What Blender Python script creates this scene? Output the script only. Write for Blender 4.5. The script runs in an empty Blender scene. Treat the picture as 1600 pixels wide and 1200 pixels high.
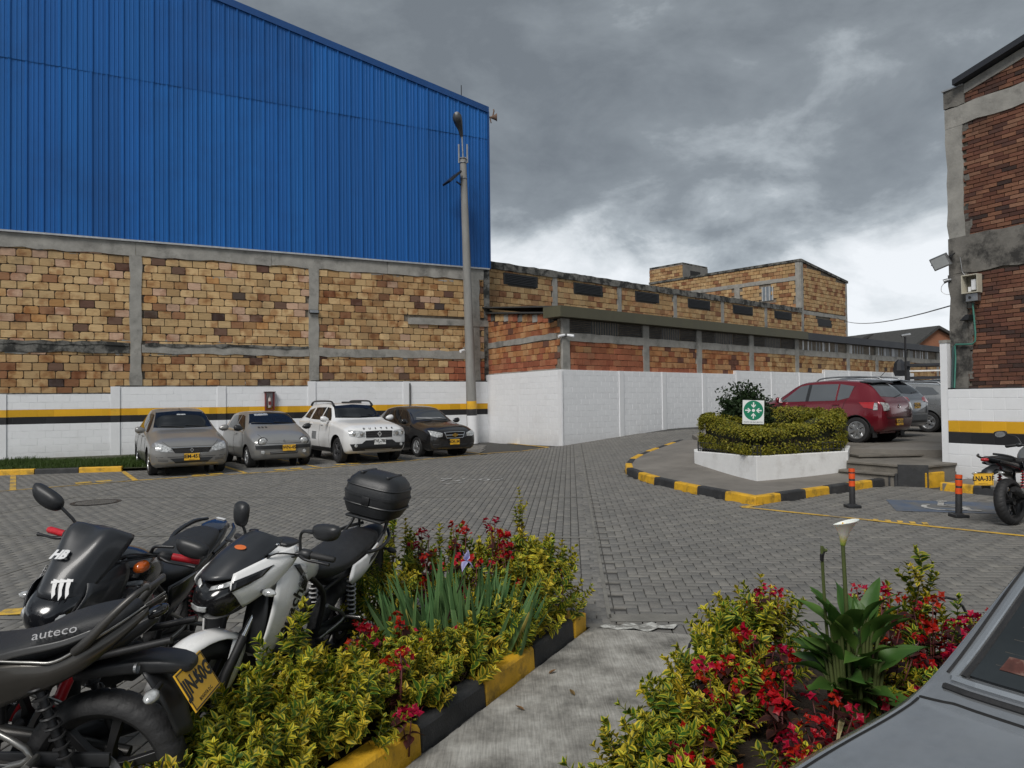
import bpy, bmesh, math, random
import numpy as np
from mathutils import Vector, Matrix
from mathutils.bvhtree import BVHTree
random.seed(7)
rng = np.random.default_rng(7)
PI = math.pi
R = math.radians
scene = bpy.context.scene
COL = scene.collection
# --- camera
EYE = Vector((0.0, 0.0, 1.84))
F = 1150.0                       # focal length in pixels of a 1600 px wide picture
TILT, ROLL = R(1.225), R(-0.676)
cam_data = bpy.data.cameras.new('camera')
cam = bpy.data.objects.new('camera', cam_data)
COL.objects.link(cam)
cam_data.sensor_width = 36.0
cam_data.lens = 36.0 * F / 1600.0
cam_data.clip_start = 0.05
cam_data.clip_end = 3000.0
CAM_M = Matrix.Rotation(PI / 2 + TILT, 4, 'X') @ Matrix.Rotation(ROLL, 4, 'Z')
cam.matrix_world = Matrix.Translation(EYE) @ CAM_M
scene.camera = cam
CAM3 = CAM_M.to_3x3()
# --- world: heavy broken overcast
SUN_EL, SUN_AZ = R(47), R(203)   # azimuth measured clockwise from +Y: behind the camera, to the left
world = bpy.data.worlds.new('World')
scene.world = world
world.use_nodes = True
wn, wl = world.node_tree.nodes, world.node_tree.links
wn.clear()
def N(t, **k):
 n = wn.new(t)
 for a, b in k.items():
  setattr(n, a, b)
 return n
def wmath(op, a, b=None, clamp=False):
 n = N('ShaderNodeMath', operation=op)
 n.use_clamp = clamp
 for i, v in enumerate((a, b)):
  if v is None: continue
  if isinstance(v, (int, float)): n.inputs[i].default_value = v
  else: wl.new(v, n.inputs[i])
 return n.outputs[0]
sky = N('ShaderNodeTexSky', sky_type='NISHITA')
sky.sun_disc = False
sky.sun_elevation = SUN_EL
sky.sun_rotation = SUN_AZ
sky.altitude = 2600
sky.dust_density = 2.0
tc = N('ShaderNodeTexCoord')
sep = N('ShaderNodeSeparateXYZ'); wl.new(tc.outputs['Generated'], sep.inputs[0])
def wnoise(scale, detail, rough, off, dist, stretch, turn=0.0):
 mp = N('ShaderNodeMapping'); wl.new(tc.outputs['Generated'], mp.inputs[0])
 mp.inputs['Location'].default_value = off
 mp.inputs['Scale'].default_value = stretch
 mp.inputs['Rotation'].default_value = (0, R(turn), 0)
 n = N('ShaderNodeTexNoise'); wl.new(mp.outputs[0], n.inputs['Vector'])
 n.inputs['Scale'].default_value = scale; n.inputs['Detail'].default_value = detail
 n.inputs['Roughness'].default_value = rough; n.inputs['Distortion'].default_value = dist
 return n.outputs['Fac']
big = wnoise(2.1, 3.0, 0.5, (3.1, 1.7, 0.4), 0.2, (1, 1, 2.2), 14)
mid = wnoise(5.2, 8.0, 0.58, (7.4, 2.2, 1.3), 0.35, (1, 1, 2.0), 14)
fine = wnoise(14.0, 6.0, 0.6, (1.4, 9.2, 0.0), 0.2, (1, 1, 1.8), 14)
dens = wmath('ADD', wmath('ADD', wmath('MULTIPLY', big, 0.62), wmath('MULTIPLY', mid, 0.62)), wmath('MULTIPLY', fine, 0.24))
dens = wmath('SUBTRACT', dens, 0.18)
elev = wmath('MULTIPLY', wmath('SUBTRACT', sep.outputs[2], 0.205), 1.75)
elev = wmath('MAXIMUM', wmath('MINIMUM', elev, 0.145), -0.24)
dens = wmath('ADD', dens, elev)
ramp = N('ShaderNodeValToRGB'); wl.new(dens, ramp.inputs[0])
cr = ramp.color_ramp
SK = 0.60
cr.elements[0].position = 0.36; cr.elements[0].color = (0.86 * SK, 0.89 * SK, 0.92 * SK, 1)
cr.elements[1].position = 0.84; cr.elements[1].color = (0.175 * SK, 0.198 * SK, 0.22 * SK, 1)
for p, c in ((0.47, (0.66, 0.70, 0.73)), (0.56, (0.40, 0.44, 0.47)), (0.66, (0.25, 0.28, 0.305))):
 e = cr.elements.new(p); e.color = tuple(q * SK for q in c) + (1,)
hsv = N('ShaderNodeVectorMath', operation='SCALE'); wl.new(sky.outputs[0], hsv.inputs[0]); hsv.inputs['Scale'].default_value = 1.0
bg1 = N('ShaderNodeBackground'); wl.new(sky.outputs[0], bg1.inputs[0]); bg1.inputs[1].default_value = 0.05
bg2 = N('ShaderNodeBackground'); wl.new(ramp.outputs[0], bg2.inputs[0]); bg2.inputs[1].default_value = 1.0
mixw = N('ShaderNodeMixShader'); mixw.inputs[0].default_value = 0.93
wl.new(bg1.outputs[0], mixw.inputs[1]); wl.new(bg2.outputs[0], mixw.inputs[2])
wout = N('ShaderNodeOutputWorld'); wl.new(mixw.outputs[0], wout.inputs[0])
sun_data = bpy.data.lights.new('sun', 'SUN')
sun_data.energy = 1.5
sun_data.angle = R(24)
sun_data.color = (1.0, 0.965, 0.92)
sun = bpy.data.objects.new('sun', sun_data)
COL.objects.link(sun)
sd = Vector((math.sin(SUN_AZ) * math.cos(SUN_EL), math.cos(SUN_AZ) * math.cos(SUN_EL), math.sin(SUN_EL)))
sun.rotation_euler = sd.to_track_quat('Z', 'Y').to_euler()
scene.render.engine = 'CYCLES'
vs = scene.view_settings
vs.view_transform = 'Standard'
vs.look = 'None'
vs.exposure = 0.84
vs.gamma = 1.0
vs.use_curve_mapping = False
scene.cycles.max_bounces = 6
scene.cycles.caustics_reflective = False
scene.cycles.caustics_refractive = False
# --- terrain and picture helpers
def sm(t):
 t = np.clip(t, 0, 1); return t * t * (3 - 2 * t)
def ground(x, y):
 z = .19 * np.clip((y - 4) / 14, 0, 1)
 return z + .49 * np.clip((.9 * x + .15 * y - 3.8) / 6, 0, 1) * sm((y - 14) / 4)
def ray(px, py):
 d = CAM3 @ Vector(((px - 800) / F, -(py - 600) / F, -1.0))
 return d / d.y
def at(px, py, Y):
 return EYE + ray(px, py) * Y
def gp(px, py, lift=0.0):
 """the point of the sloping yard that is seen at a pixel"""
 d = ray(px, py); t = 1.0
 while t < 90:
  p = EYE + d * t
  if p.z <= ground(p.x, p.y) + lift: return p
  t += .01
 return EYE + d * 90
def gz(x, y, lift=0.0):
 return Vector((x, y, float(ground(x, y)) + lift))
def project(P):
 """numpy (n,3) -> picture x, y (1600 x 1200) and depth"""
 Q = (np.asarray(P, float) - np.array(EYE)) @ np.array(CAM3)
 d = -Q[:, 2]
 dd = np.where(d > .01, d, .01)
 return 800 + F * Q[:, 0] / dd, 600 - F * Q[:, 1] / dd, d
# --- object helpers
def tag(o, label=None, cat=None, group=None, kind=None):
 if label: o['label'] = label
 if cat: o['category'] = cat
 if group: o['group'] = group
 if kind: o['kind'] = kind
 return o
def link(o, parent=None):
 COL.objects.link(o)
 if parent is not None: o.parent = parent
 return o
def thing(name, label, cat, loc=(0, 0, 0), rotz=0.0, group=None):
 o = bpy.data.objects.new(name, None)
 o.empty_display_size = .2
 o.location = loc; o.rotation_euler = (0, 0, rotz)
 link(o)
 return tag(o, label, cat, group)
def mesh_from(name, V, Fc, mats=None, idx=None, smooth=None):
 me = bpy.data.meshes.new(name)
 me.from_pydata([tuple(v) for v in V], [], Fc)
 for m in (mats or []): me.materials.append(m)
 if idx is not None and len(idx) == len(me.polygons):
  me.polygons.foreach_set('material_index', np.array(idx, dtype=np.int32))
 if smooth:
  me.polygons.foreach_set('use_smooth', np.ones(len(me.polygons), dtype=bool))
  if smooth is not True: me.set_sharp_from_angle(angle=R(smooth))
 me.update()
 return me
def mesh_np(name, V, Q, mat, n=4):
 """fast mesh: V (nv,3), Q (nf,n)"""
 me = bpy.data.meshes.new(name)
 V = np.asarray(V, np.float32); Q = np.asarray(Q, np.int32)
 me.vertices.add(len(V)); me.vertices.foreach_set('co', V.ravel())
 me.loops.add(Q.size); me.loops.foreach_set('vertex_index', Q.ravel())
 me.polygons.add(len(Q))
 me.polygons.foreach_set('loop_start', np.arange(0, Q.size, n, dtype=np.int32))
 me.polygons.foreach_set('loop_total', np.full(len(Q), n, dtype=np.int32))
 me.materials.append(mat)
 me.update(calc_edges=True); me.validate()
 return me
def obj(name, me, parent=None, loc=(0, 0, 0), rot=(0, 0, 0), scale=(1, 1, 1)):
 o = bpy.data.objects.new(name, me)
 o.location = loc; o.rotation_euler = rot; o.scale = scale
 return link(o, parent)
def cat_rom(pts, n, closed=False):
 P = [Vector(p) for p in pts]
 out = []
 m = len(P)
 segs = m if closed else m - 1
 for i in range(segs):
  if closed:
   a, b, c, d = P[(i - 1) % m], P[i], P[(i + 1) % m], P[(i + 2) % m]
  else:
   b, c = P[i], P[i + 1]
   a = P[i - 1] if i > 0 else b + (b - c)
   d = P[i + 2] if i + 2 < m else c + (c - b)
  for k in range(n):
   t = k / n
   out.append(.5 * ((2 * b) + (c - a) * t + (2 * a - 5 * b + 4 * c - d) * t * t + (3 * b - a - 3 * c + d) * t ** 3))
 if not closed: out.append(P[-1])
 return out
class MB:
 """collects simple solids; build() links them as ONE mesh object"""
 def __init__(s):
  s.V, s.F, s.I = [], [], []
  s.mats = []
 def mi(s, m):
  if m is None: return 0
  if m not in s.mats: s.mats.append(m)
  return s.mats.index(m)
 def add(s, V, Fc, m=None, M=None):
  o = len(s.V); k = s.mi(m)
  for v in V:
   v = Vector(v)
   s.V.append(M @ v if M is not None else v)
  for f in Fc:
   s.F.append([i + o for i in f]); s.I.append(k)
  return s
 def box(s, lo, hi, m=None, M=None, c=0.0):
  (x0, y0, z0), (x1, y1, z1) = lo, hi
  if c <= 0:
   V = [(x0, y0, z0), (x1, y0, z0), (x1, y1, z0), (x0, y1, z0), (x0, y0, z1), (x1, y0, z1), (x1, y1, z1), (x0, y1, z1)]
   Fc = [(0, 3, 2, 1), (4, 5, 6, 7), (0, 1, 5, 4), (1, 2, 6, 5), (2, 3, 7, 6), (3, 0, 4, 7)]
   return s.add(V, Fc, m, M)
  bm = bmesh.new()
  bmesh.ops.create_cube(bm, size=1.0)
  bmesh.ops.scale(bm, vec=(x1 - x0, y1 - y0, z1 - z0), verts=bm.verts)
  bmesh.ops.translate(bm, vec=((x0 + x1) / 2, (y0 + y1) / 2, (z0 + z1) / 2), verts=bm.verts)
  bmesh.ops.bevel(bm, geom=bm.edges[:] , offset=c, segments=2, affect='EDGES', profile=.5)
  bm.verts.index_update()
  V = [v.co.copy() for v in bm.verts]; Fc = [[v.index for v in f.verts] for f in bm.faces]
  bm.free()
  return s.add(V, Fc, m, M)
 def tube(s, path, r, n=10, m=None, M=None, cap=True, up=None):
  P = [Vector(p) for p in path]
  if isinstance(r, (int, float)): r = [r] * len(P)
  V, Fc = [], []
  prev = None
  for i, p in enumerate(P):
   t = (P[min(i + 1, len(P) - 1)] - P[max(i - 1, 0)])
   t = t.normalized() if t.length > 1e-9 else Vector((0, 0, 1))
   if prev is None:
    a = Vector((0, 0, 1)) if abs(t.z) < .9 else Vector((1, 0, 0))
    u = t.cross(a).normalized()
   else:
    u = (prev - t * prev.dot(t))
    u = u.normalized() if u.length > 1e-6 else t.orthogonal().normalized()
   prev = u
   w = t.cross(u)
   for k in range(n):
    a = 2 * PI * k / n
    V.append(p + (u * math.cos(a) + w * math.sin(a)) * r[i])
  for i in range(len(P) - 1):
   for k in range(n):
    a, b = i * n + k, i * n + (k + 1) % n
    Fc.append((a, b, b + n, a + n))
  if cap:
   Fc.append(tuple(reversed(range(n)))); Fc.append(tuple(range((len(P) - 1) * n, len(P) * n)))
  return s.add(V, Fc, m, M)
 def lathe(s, prof, n=24, m=None, M=None, axis='Y', close=False, a0=0.0, a1=2 * PI):
  """profile of (radius, height along axis)"""
  V, Fc = [], []
  full = abs(a1 - a0 - 2 * PI) < 1e-6
  cols = n if full else n + 1
  k = len(prof)
  for i in range(cols):
   a = a0 + (a1 - a0) * i / n
   c, d = math.cos(a), math.sin(a)
   for (r, h) in prof:
    if axis == 'Y': V.append((r * c, h, r * d))
    elif axis == 'Z': V.append((r * c, r * d, h))
    else: V.append((h, r * c, r * d))
  rows = k if close else k - 1
  for i in range(n):
   j = (i + 1) % cols
   for q in range(rows):
    q2 = (q + 1) % k
    Fc.append((i * k + q, i * k + q2, j * k + q2, j * k + q))
  return s.add(V, Fc, m, M)
 def prism(s, poly, h0, h1, m=None, M=None, axis='Z'):
  """2D polygon extruded along an axis"""
  n = len(poly)
  def P(a, b, h):
   return (a, b, h) if axis == 'Z' else ((a, h, b) if axis == 'Y' else (h, a, b))
  V = [P(a, b, h0) for a, b in poly] + [P(a, b, h1) for a, b in poly]
  Fc = [tuple(range(n))[::-1], tuple(range(n, 2 * n))]
  for i in range(n):
   j = (i + 1) % n
   Fc.append((i, j, n + j, n + i))
  return s.add(V, Fc, m, M)
 def loft(s, rings, m=None, M=None, cap=True, closed=True):
  n = len(rings[0]); V = [p for r in rings for p in r]; Fc = []
  for i in range(len(rings) - 1):
   for k in range(n if closed else n - 1):
    a, b = i * n + k, i * n + (k + 1) % n
    Fc.append((a, b, b + n, a + n))
  if cap and closed:
   Fc.append(tuple(reversed(range(n)))); Fc.append(tuple(range((len(rings) - 1) * n, len(rings) * n)))
  return s.add(V, Fc, m, M)
 def build(s, name, mat=None, parent=None, smooth=None, bevel=0.0, sub=0, solid=0.0, loc=(0, 0, 0), rot=(0, 0, 0), fix=True):
  mats = s.mats if s.mats else [mat]
  if mat is not None and s.mats: mats = s.mats
  me = mesh_from(name, s.V, s.F, mats, s.I, smooth)
  if fix:
   bm = bmesh.new(); bm.from_mesh(me)
   bmesh.ops.recalc_face_normals(bm, faces=bm.faces)
   bm.to_mesh(me); bm.free()
  o = obj(name, me, parent, loc, rot)
  if solid:
   md = o.modifiers.new('solid', 'SOLIDIFY'); md.thickness = solid; md.offset = 0
  if bevel:
   md = o.modifiers.new('bevel', 'BEVEL'); md.width = bevel; md.segments = 2; md.limit_method = 'ANGLE'; md.angle_limit = R(35)
  if sub:
   md = o.modifiers.new('sub', 'SUBSURF'); md.levels = sub; md.render_levels = sub
  return o
def ring_super(x, yc, zc, hw, up, dn, p=2.5, n=16):
 """closed section in the y-z plane at x, superellipse with separate upper and lower halves"""
 out = []
 for k in range(n):
  a = 2 * PI * k / n
  c, d = math.cos(a), math.sin(a)
  yy = hw * math.copysign(abs(c) ** (2 / p), c)
  z_ = (up if d >= 0 else dn) * math.copysign(abs(d) ** (2 / p), d)
  out.append(Vector((x, yc + yy, zc + z_)))
 return out
def copy_tree(o, parent=None):
 c = o.copy(); COL.objects.link(c)
 if parent is not None: c.parent = parent
 for ch in list(o.children): copy_tree(ch, c)
 return c
def text(name, s, size, mat, parent, M, depth=.002, align='CENTER', bold=0.0, sx=1.0):
 cu = bpy.data.curves.new(name, 'FONT')
 cu.body = s; cu.size = size; cu.align_x = align; cu.align_y = 'CENTER'
 cu.extrude = depth; cu.offset = bold; cu.resolution_u = 2
 tmp = bpy.data.objects.new(name, cu)
 me = bpy.data.meshes.new_from_object(tmp)
 bpy.data.objects.remove(tmp); bpy.data.curves.remove(cu)
 me.materials.clear(); me.materials.append(mat)
 me.transform(Matrix.Diagonal((sx, 1, 1, 1)))
 me.name = name
 o = obj(name, me, parent)
 o.matrix_local = M
 return o
def frame(o, x, y, z=None):
 """matrix with given origin, x axis, y axis (z = x cross y)"""
 x = Vector(x).normalized(); y = Vector(y); y = (y - x * y.dot(x)).normalized(); z = x.cross(y)
 M = Matrix.Identity(4)
 for i in range(3):
  M[i][0], M[i][1], M[i][2], M[i][3] = x[i], y[i], z[i], o[i]
 return M
# --- materials
MATS = {}
def nt(name):
 m = bpy.data.materials.new(name); m.use_nodes = True
 n = m.node_tree.nodes; l = m.node_tree.links
 b = n['Principled BSDF']
 return m, n, l, b
def setin(b, k, v):
 if k in b.inputs: b.inputs[k].default_value = v
def M(name, col, rough=.6, metal=0.0, var=.12, scale=6.0, bump=0.0, bscale=60.0, coat=0.0, spec=.5, dirt=None, dscale=1.5, damt=.5, dlo=.5, dhi=.7, stretch=None, rvar=.1, world=True):
 """plain procedural surface: colour with noise variation, optional dirt patches, bump"""
 if name in MATS: return MATS[name]
 m, n, l, b = nt(name)
 geo = n.new('ShaderNodeNewGeometry') if world else n.new('ShaderNodeTexCoord')
 vec = geo.outputs['Position' if world else 'Object']
 if stretch:
  mp = n.new('ShaderNodeMapping'); mp.inputs['Scale'].default_value = stretch
  l.new(vec, mp.inputs[0]); vec = mp.outputs[0]
 no = n.new('ShaderNodeTexNoise'); no.inputs['Scale'].default_value = scale; no.inputs['Detail'].default_value = 6
 no.inputs['Roughness'].default_value = .62
 l.new(vec, no.inputs['Vector'])
 rp = n.new('ShaderNodeValToRGB'); l.new(no.outputs['Fac'], rp.inputs[0])
 rp.color_ramp.elements[0].position = .3; rp.color_ramp.elements[1].position = .7
 rp.color_ramp.elements[0].color = tuple(c * (1 - var) for c in col) + (1,)
 rp.color_ramp.elements[1].color = tuple(min(1, c * (1 + var)) for c in col) + (1,)
 out = rp.outputs[0]
 if dirt is not None:
  d = n.new('ShaderNodeTexNoise'); d.inputs['Scale'].default_value = dscale; d.inputs['Detail'].default_value = 9
  d.inputs['Roughness'].default_value = .7
  l.new(vec, d.inputs['Vector'])
  dr = n.new('ShaderNodeMapRange'); l.new(d.outputs['Fac'], dr.inputs[0])
  dr.inputs[1].default_value = dlo; dr.inputs[2].default_value = dhi; dr.inputs[3].default_value = 0; dr.inputs[4].default_value = damt
  mx = n.new('ShaderNodeMix'); mx.data_type = 'RGBA'
  l.new(dr.outputs[0], mx.inputs[0]); l.new(out, mx.inputs[6]); mx.inputs[7].default_value = tuple(dirt) + (1,)
  out = mx.outputs[2]
 l.new(out, b.inputs['Base Color'])
 if rvar:
  rr = n.new('ShaderNodeMapRange'); l.new(no.outputs['Fac'], rr.inputs[0])
  rr.inputs[3].default_value = max(0, rough - rvar); rr.inputs[4].default_value = min(1, rough + rvar)
  l.new(rr.outputs[0], b.inputs['Roughness'])
 else: setin(b, 'Roughness', rough)
 setin(b, 'Metallic', metal); setin(b, 'Coat Weight', coat); setin(b, 'Coat Roughness', .06); setin(b, 'Specular IOR Level', spec)
 if bump:
  bn = n.new('ShaderNodeTexNoise'); bn.inputs['Scale'].default_value = bscale; bn.inputs['Detail'].default_value = 5
  l.new(vec, bn.inputs['Vector'])
  bp = n.new('ShaderNodeBump'); bp.inputs['Strength'].default_value = bump; bp.inputs['Distance'].default_value = .01
  l.new(bn.outputs['Fac'], bp.inputs['Height']); l.new(bp.outputs[0], b.inputs['Normal'])
 MATS[name] = m
 return m
def M_blocks(name, palette, rough=.85, bump=.25, grain=(1.0, 1.0, 9.0), dirt=(.05, .045, .04), damt=.55, dscale=.6, dlo=.56, dhi=.75, gvar=.18, pv=(.82, 1.15), burn=0.0, splash=0.0):
 """fired blocks: every piece picks a colour of the palette; fine grain and weathering on top"""
 if name in MATS: return MATS[name]
 m, n, l, b = nt(name)
 oi = n.new('ShaderNodeObjectInfo'); geo = n.new('ShaderNodeNewGeometry')
 ad = n.new('ShaderNodeMath'); ad.operation = 'ADD'
 l.new(oi.outputs['Random'], ad.inputs[0]); l.new(geo.outputs['Random Per Island'], ad.inputs[1])
 fr = n.new('ShaderNodeMath'); fr.operation = 'FRACT'; l.new(ad.outputs[0], fr.inputs[0])
 rp = n.new('ShaderNodeValToRGB'); rp.color_ramp.interpolation = 'CONSTANT'; l.new(fr.outputs[0], rp.inputs[0])
 tot = sum(w for w, c in palette); acc = 0
 els = rp.color_ramp.elements
 for i, (w, c) in enumerate(palette):
  if i == 0: e = els[0]
  elif i == 1: e = els[1]
  else: e = els.new(acc / tot)
  e.position = acc / tot; e.color = tuple(c) + (1,)
  acc += w
 wn_ = n.new('ShaderNodeTexWhiteNoise'); wn_.noise_dimensions = '1D'; l.new(fr.outputs[0], wn_.inputs['W'])
 mp = n.new('ShaderNodeMapping'); mp.inputs['Scale'].default_value = grain; l.new(geo.outputs['Position'], mp.inputs[0])
 no = n.new('ShaderNodeTexNoise'); no.inputs['Scale'].default_value = 4.0; no.inputs['Detail'].default_value = 7; no.inputs['Roughness'].default_value = .65
 l.new(mp.outputs[0], no.inputs['Vector'])
 hv = n.new('ShaderNodeHueSaturation'); l.new(rp.outputs[0], hv.inputs['Color'])
 mr = n.new('ShaderNodeMapRange'); l.new(no.outputs['Fac'], mr.inputs[0])
 mr.inputs[1].default_value = .25; mr.inputs[2].default_value = .75; mr.inputs[3].default_value = 1 - gvar; mr.inputs[4].default_value = 1 + gvar
 m2 = n.new('ShaderNodeMapRange'); l.new(wn_.outputs['Value'], m2.inputs[0]); m2.inputs[3].default_value = pv[0]; m2.inputs[4].default_value = pv[1]
 mu = n.new('ShaderNodeMath'); mu.operation = 'MULTIPLY'; l.new(mr.outputs[0], mu.inputs[0]); l.new(m2.outputs[0], mu.inputs[1])
 l.new(mu.outputs[0], hv.inputs['Value'])
 d = n.new('ShaderNodeTexNoise'); d.inputs['Scale'].default_value = dscale; d.inputs['Detail'].default_value = 8; d.inputs['Roughness'].default_value = .7
 l.new(geo.outputs['Position'], d.inputs['Vector'])
 dr = n.new('ShaderNodeMapRange'); l.new(d.outputs['Fac'], dr.inputs[0])
 dr.inputs[1].default_value = dlo; dr.inputs[2].default_value = dhi; dr.inputs[3].default_value = 0; dr.inputs[4].default_value = damt
 col = hv.outputs[0]
 if burn:
  bn = n.new('ShaderNodeTexNoise'); bn.inputs['Scale'].default_value = 3.4; bn.inputs['Detail'].default_value = 4; l.new(geo.outputs['Position'], bn.inputs['Vector'])
  bs = n.new('ShaderNodeMath'); bs.operation = 'MULTIPLY_ADD'; l.new(wn_.outputs['Value'], bs.inputs[0]); bs.inputs[1].default_value = .22; l.new(bn.outputs['Fac'], bs.inputs[2])
  br = n.new('ShaderNodeMapRange'); l.new(bs.outputs[0], br.inputs[0]); br.inputs[1].default_value = .62; br.inputs[2].default_value = .80; br.inputs[4].default_value = burn
  bm_ = n.new('ShaderNodeMix'); bm_.data_type = 'RGBA'; bm_.blend_type = 'MULTIPLY'; l.new(br.outputs[0], bm_.inputs[0]); l.new(col, bm_.inputs[6]); bm_.inputs[7].default_value = (.52, .36, .28, 1)
  col = bm_.outputs[2]
 if splash:
  sz = n.new('ShaderNodeSeparateXYZ'); l.new(geo.outputs['Position'], sz.inputs[0])
  s1 = n.new('ShaderNodeMapRange'); l.new(sz.outputs[2], s1.inputs[0]); s1.inputs[1].default_value = .15; s1.inputs[2].default_value = .75; s1.inputs[3].default_value = splash; s1.inputs[4].default_value = 0
  s2 = n.new('ShaderNodeTexNoise'); s2.inputs['Scale'].default_value = 2.6; s2.inputs['Detail'].default_value = 8; s2.inputs['Roughness'].default_value = .7; l.new(geo.outputs['Position'], s2.inputs['Vector'])
  s3 = n.new('ShaderNodeMath'); s3.operation = 'MULTIPLY'; l.new(s1.outputs[0], s3.inputs[0]); l.new(s2.outputs['Fac'], s3.inputs[1])
  bm_ = n.new('ShaderNodeMix'); bm_.data_type = 'RGBA'; l.new(s3.outputs[0], bm_.inputs[0]); l.new(col, bm_.inputs[6]); bm_.inputs[7].default_value = (.22, .20, .17, 1)
  col = bm_.outputs[2]
 mx = n.new('ShaderNodeMix'); mx.data_type = 'RGBA'; l.new(dr.outputs[0], mx.inputs[0]); l.new(col, mx.inputs[6]); mx.inputs[7].default_value = tuple(dirt) + (1,)
 l.new(mx.outputs[2], b.inputs['Base Color']); setin(b, 'Roughness', rough); setin(b, 'Specular IOR Level', .25)
 bp = n.new('ShaderNodeBump'); bp.inputs['Strength'].default_value = bump; bp.inputs['Distance'].default_value = .01
 l.new(no.outputs['Fac'], bp.inputs['Height']); l.new(bp.outputs[0], b.inputs['Normal'])
 MATS[name] = m
 return m
def M_glass(name, col=(.012, .014, .016), rough=.04):
 """tinted pane: dark, glossy"""
 if name in MATS: return MATS[name]
 m, n, l, b = nt(name)
 setin(b, 'Base Color', tuple(col) + (1,)); setin(b, 'Roughness', rough); setin(b, 'IOR', 1.5); setin(b, 'Specular IOR Level', .5)
 MATS[name] = m
 return m
CONC = M('concrete', (.29, .28, .255), .9, var=.22, scale=3, bump=.5, bscale=25, dirt=(.035, .035, .033), dscale=1.1, damt=.75, dlo=.52, dhi=.72)
CONC_D = M('mouldy_concrete', (.16, .155, .14), .92, var=.3, scale=5, bump=.6, bscale=22, dirt=(.012, .013, .012), dscale=2.4, damt=.92, dlo=.44, dhi=.56)
MORTAR = M('mortar', (.19, .16, .125), .95, var=.35, scale=7, bump=.6, bscale=40)
WHITE = M('white_wall_paint', (.77, .78, .795), .72, var=.035, scale=2.2, bump=.15, bscale=30, dirt=(.42, .41, .39), dscale=.9, damt=.35, dlo=.55, dhi=.8)
YEL = M('yellow_paint', (.72, .40, .025), .6, var=.12, scale=4, bump=.15, dirt=(.12, .09, .04), dscale=3, damt=.5, dlo=.55, dhi=.75)
BLK = M('black_paint', (.022, .022, .024), .6, var=.3, scale=5, bump=.2, dirt=(.09, .085, .08), dscale=3, damt=.5, dlo=.5, dhi=.8)
KYEL = M('kerb_yellow', (.66, .37, .02), .62, var=.15, scale=7, bump=.5, bscale=70, dirt=(.10, .075, .03), dscale=5, damt=.75, dlo=.5, dhi=.68)
KBLK = M('kerb_black', (.028, .029, .031), .7, var=.35, scale=7, bump=.5, bscale=70, dirt=(.11, .105, .095), dscale=4, damt=.55, dlo=.52, dhi=.75)
RUB = M('black_rubber', (.018, .018, .019), .62, var=.3, scale=9, bump=.2, bscale=90)
PLA = M('black_plastic', (.020, .021, .023), .42, var=.2, scale=14, bump=.05, bscale=200)
PLAG = M('glossy_black', (.010, .010, .011), .16, var=.15, scale=5, coat=.6, rvar=.04)
CHR = M('chrome', (.72, .73, .74), .14, metal=1, var=.05, rvar=.05)
ALU = M('cast_aluminium', (.42, .42, .42), .38, metal=1, var=.15, scale=20)
STEEL = M('galvanised_steel', (.34, .35, .36), .45, metal=.9, var=.18, scale=8)
DKM = M('dark_metal', (.035, .035, .037), .42, metal=.6, var=.2, scale=14)
LENS = M('clear_lens', (.40, .41, .41), .10, var=.65, scale=22, world=False, coat=1.0, spec=.8, rvar=.03)
RED_L = M('red_lens', (.42, .012, .016), .12, var=.15, scale=30, coat=1.0, rvar=.04)
AMB = M('amber_lens', (.62, .12, .012), .15, var=.1, scale=30, coat=.8, rvar=.04)
PLATE_Y = M('plate_yellow', (.78, .44, .03), .45, var=.06, scale=20)
PLATE_W = M('plate_white', (.75, .75, .73), .45, var=.05, scale=20)
INK = M('plate_ink', (.012, .012, .012), .5, var=.1)
GLASS = M_glass('tinted_glass')
# ===== masonry generator
def block_variants(name, bw, bh, dep, mat, k=4, chip=.35, ch=.006, seed=3):
 """chamfered blocks, front face at y=-dep/2, some with a broken corner"""
 rr = random.Random(seed); out = []
 for v in range(k):
  w, h = bw / 2, bh / 2
  def j(): return rr.uniform(-.012, .012) * bw
  c = [(-w + j(), -h), (w + j(), -h + j() * .3), (w + j(), h + j() * .3), (-w + j(), h)]
  poly = []
  for i, (a, b) in enumerate(c):
   if rr.random() < chip:
    s = rr.uniform(.08, .2) * bh
    p, q = c[i - 1], c[(i + 1) % 4]
    def to(o, t):
     L = math.hypot(o[0] - a, o[1] - b); return (a + (o[0] - a) / L * t, b + (o[1] - b) / L * t)
    poly += [to(p, s), to(q, s * rr.uniform(.6, 1.3))]
   else: poly.append((a, b))
  n = len(poly)
  inn = [(a * (1 - 2 * ch / bw), b * (1 - 2 * ch / bh)) for a, b in poly]
  V = [(a, 0, b) for a, b in poly] + [(a, -dep + ch, b) for a, b in poly] + [(a, -dep, b) for a, b in inn]
  Fc = []
  for i in range(n):
   q = (i + 1) % n
   Fc.append((i, q, n + q, n + i)); Fc.append((n + i, n + q, 2 * n + q, 2 * n + i))
  Fc.append(tuple(range(2 * n, 3 * n)))
  out.append(mesh_from(name, V, Fc, [mat]))
 return out
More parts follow.
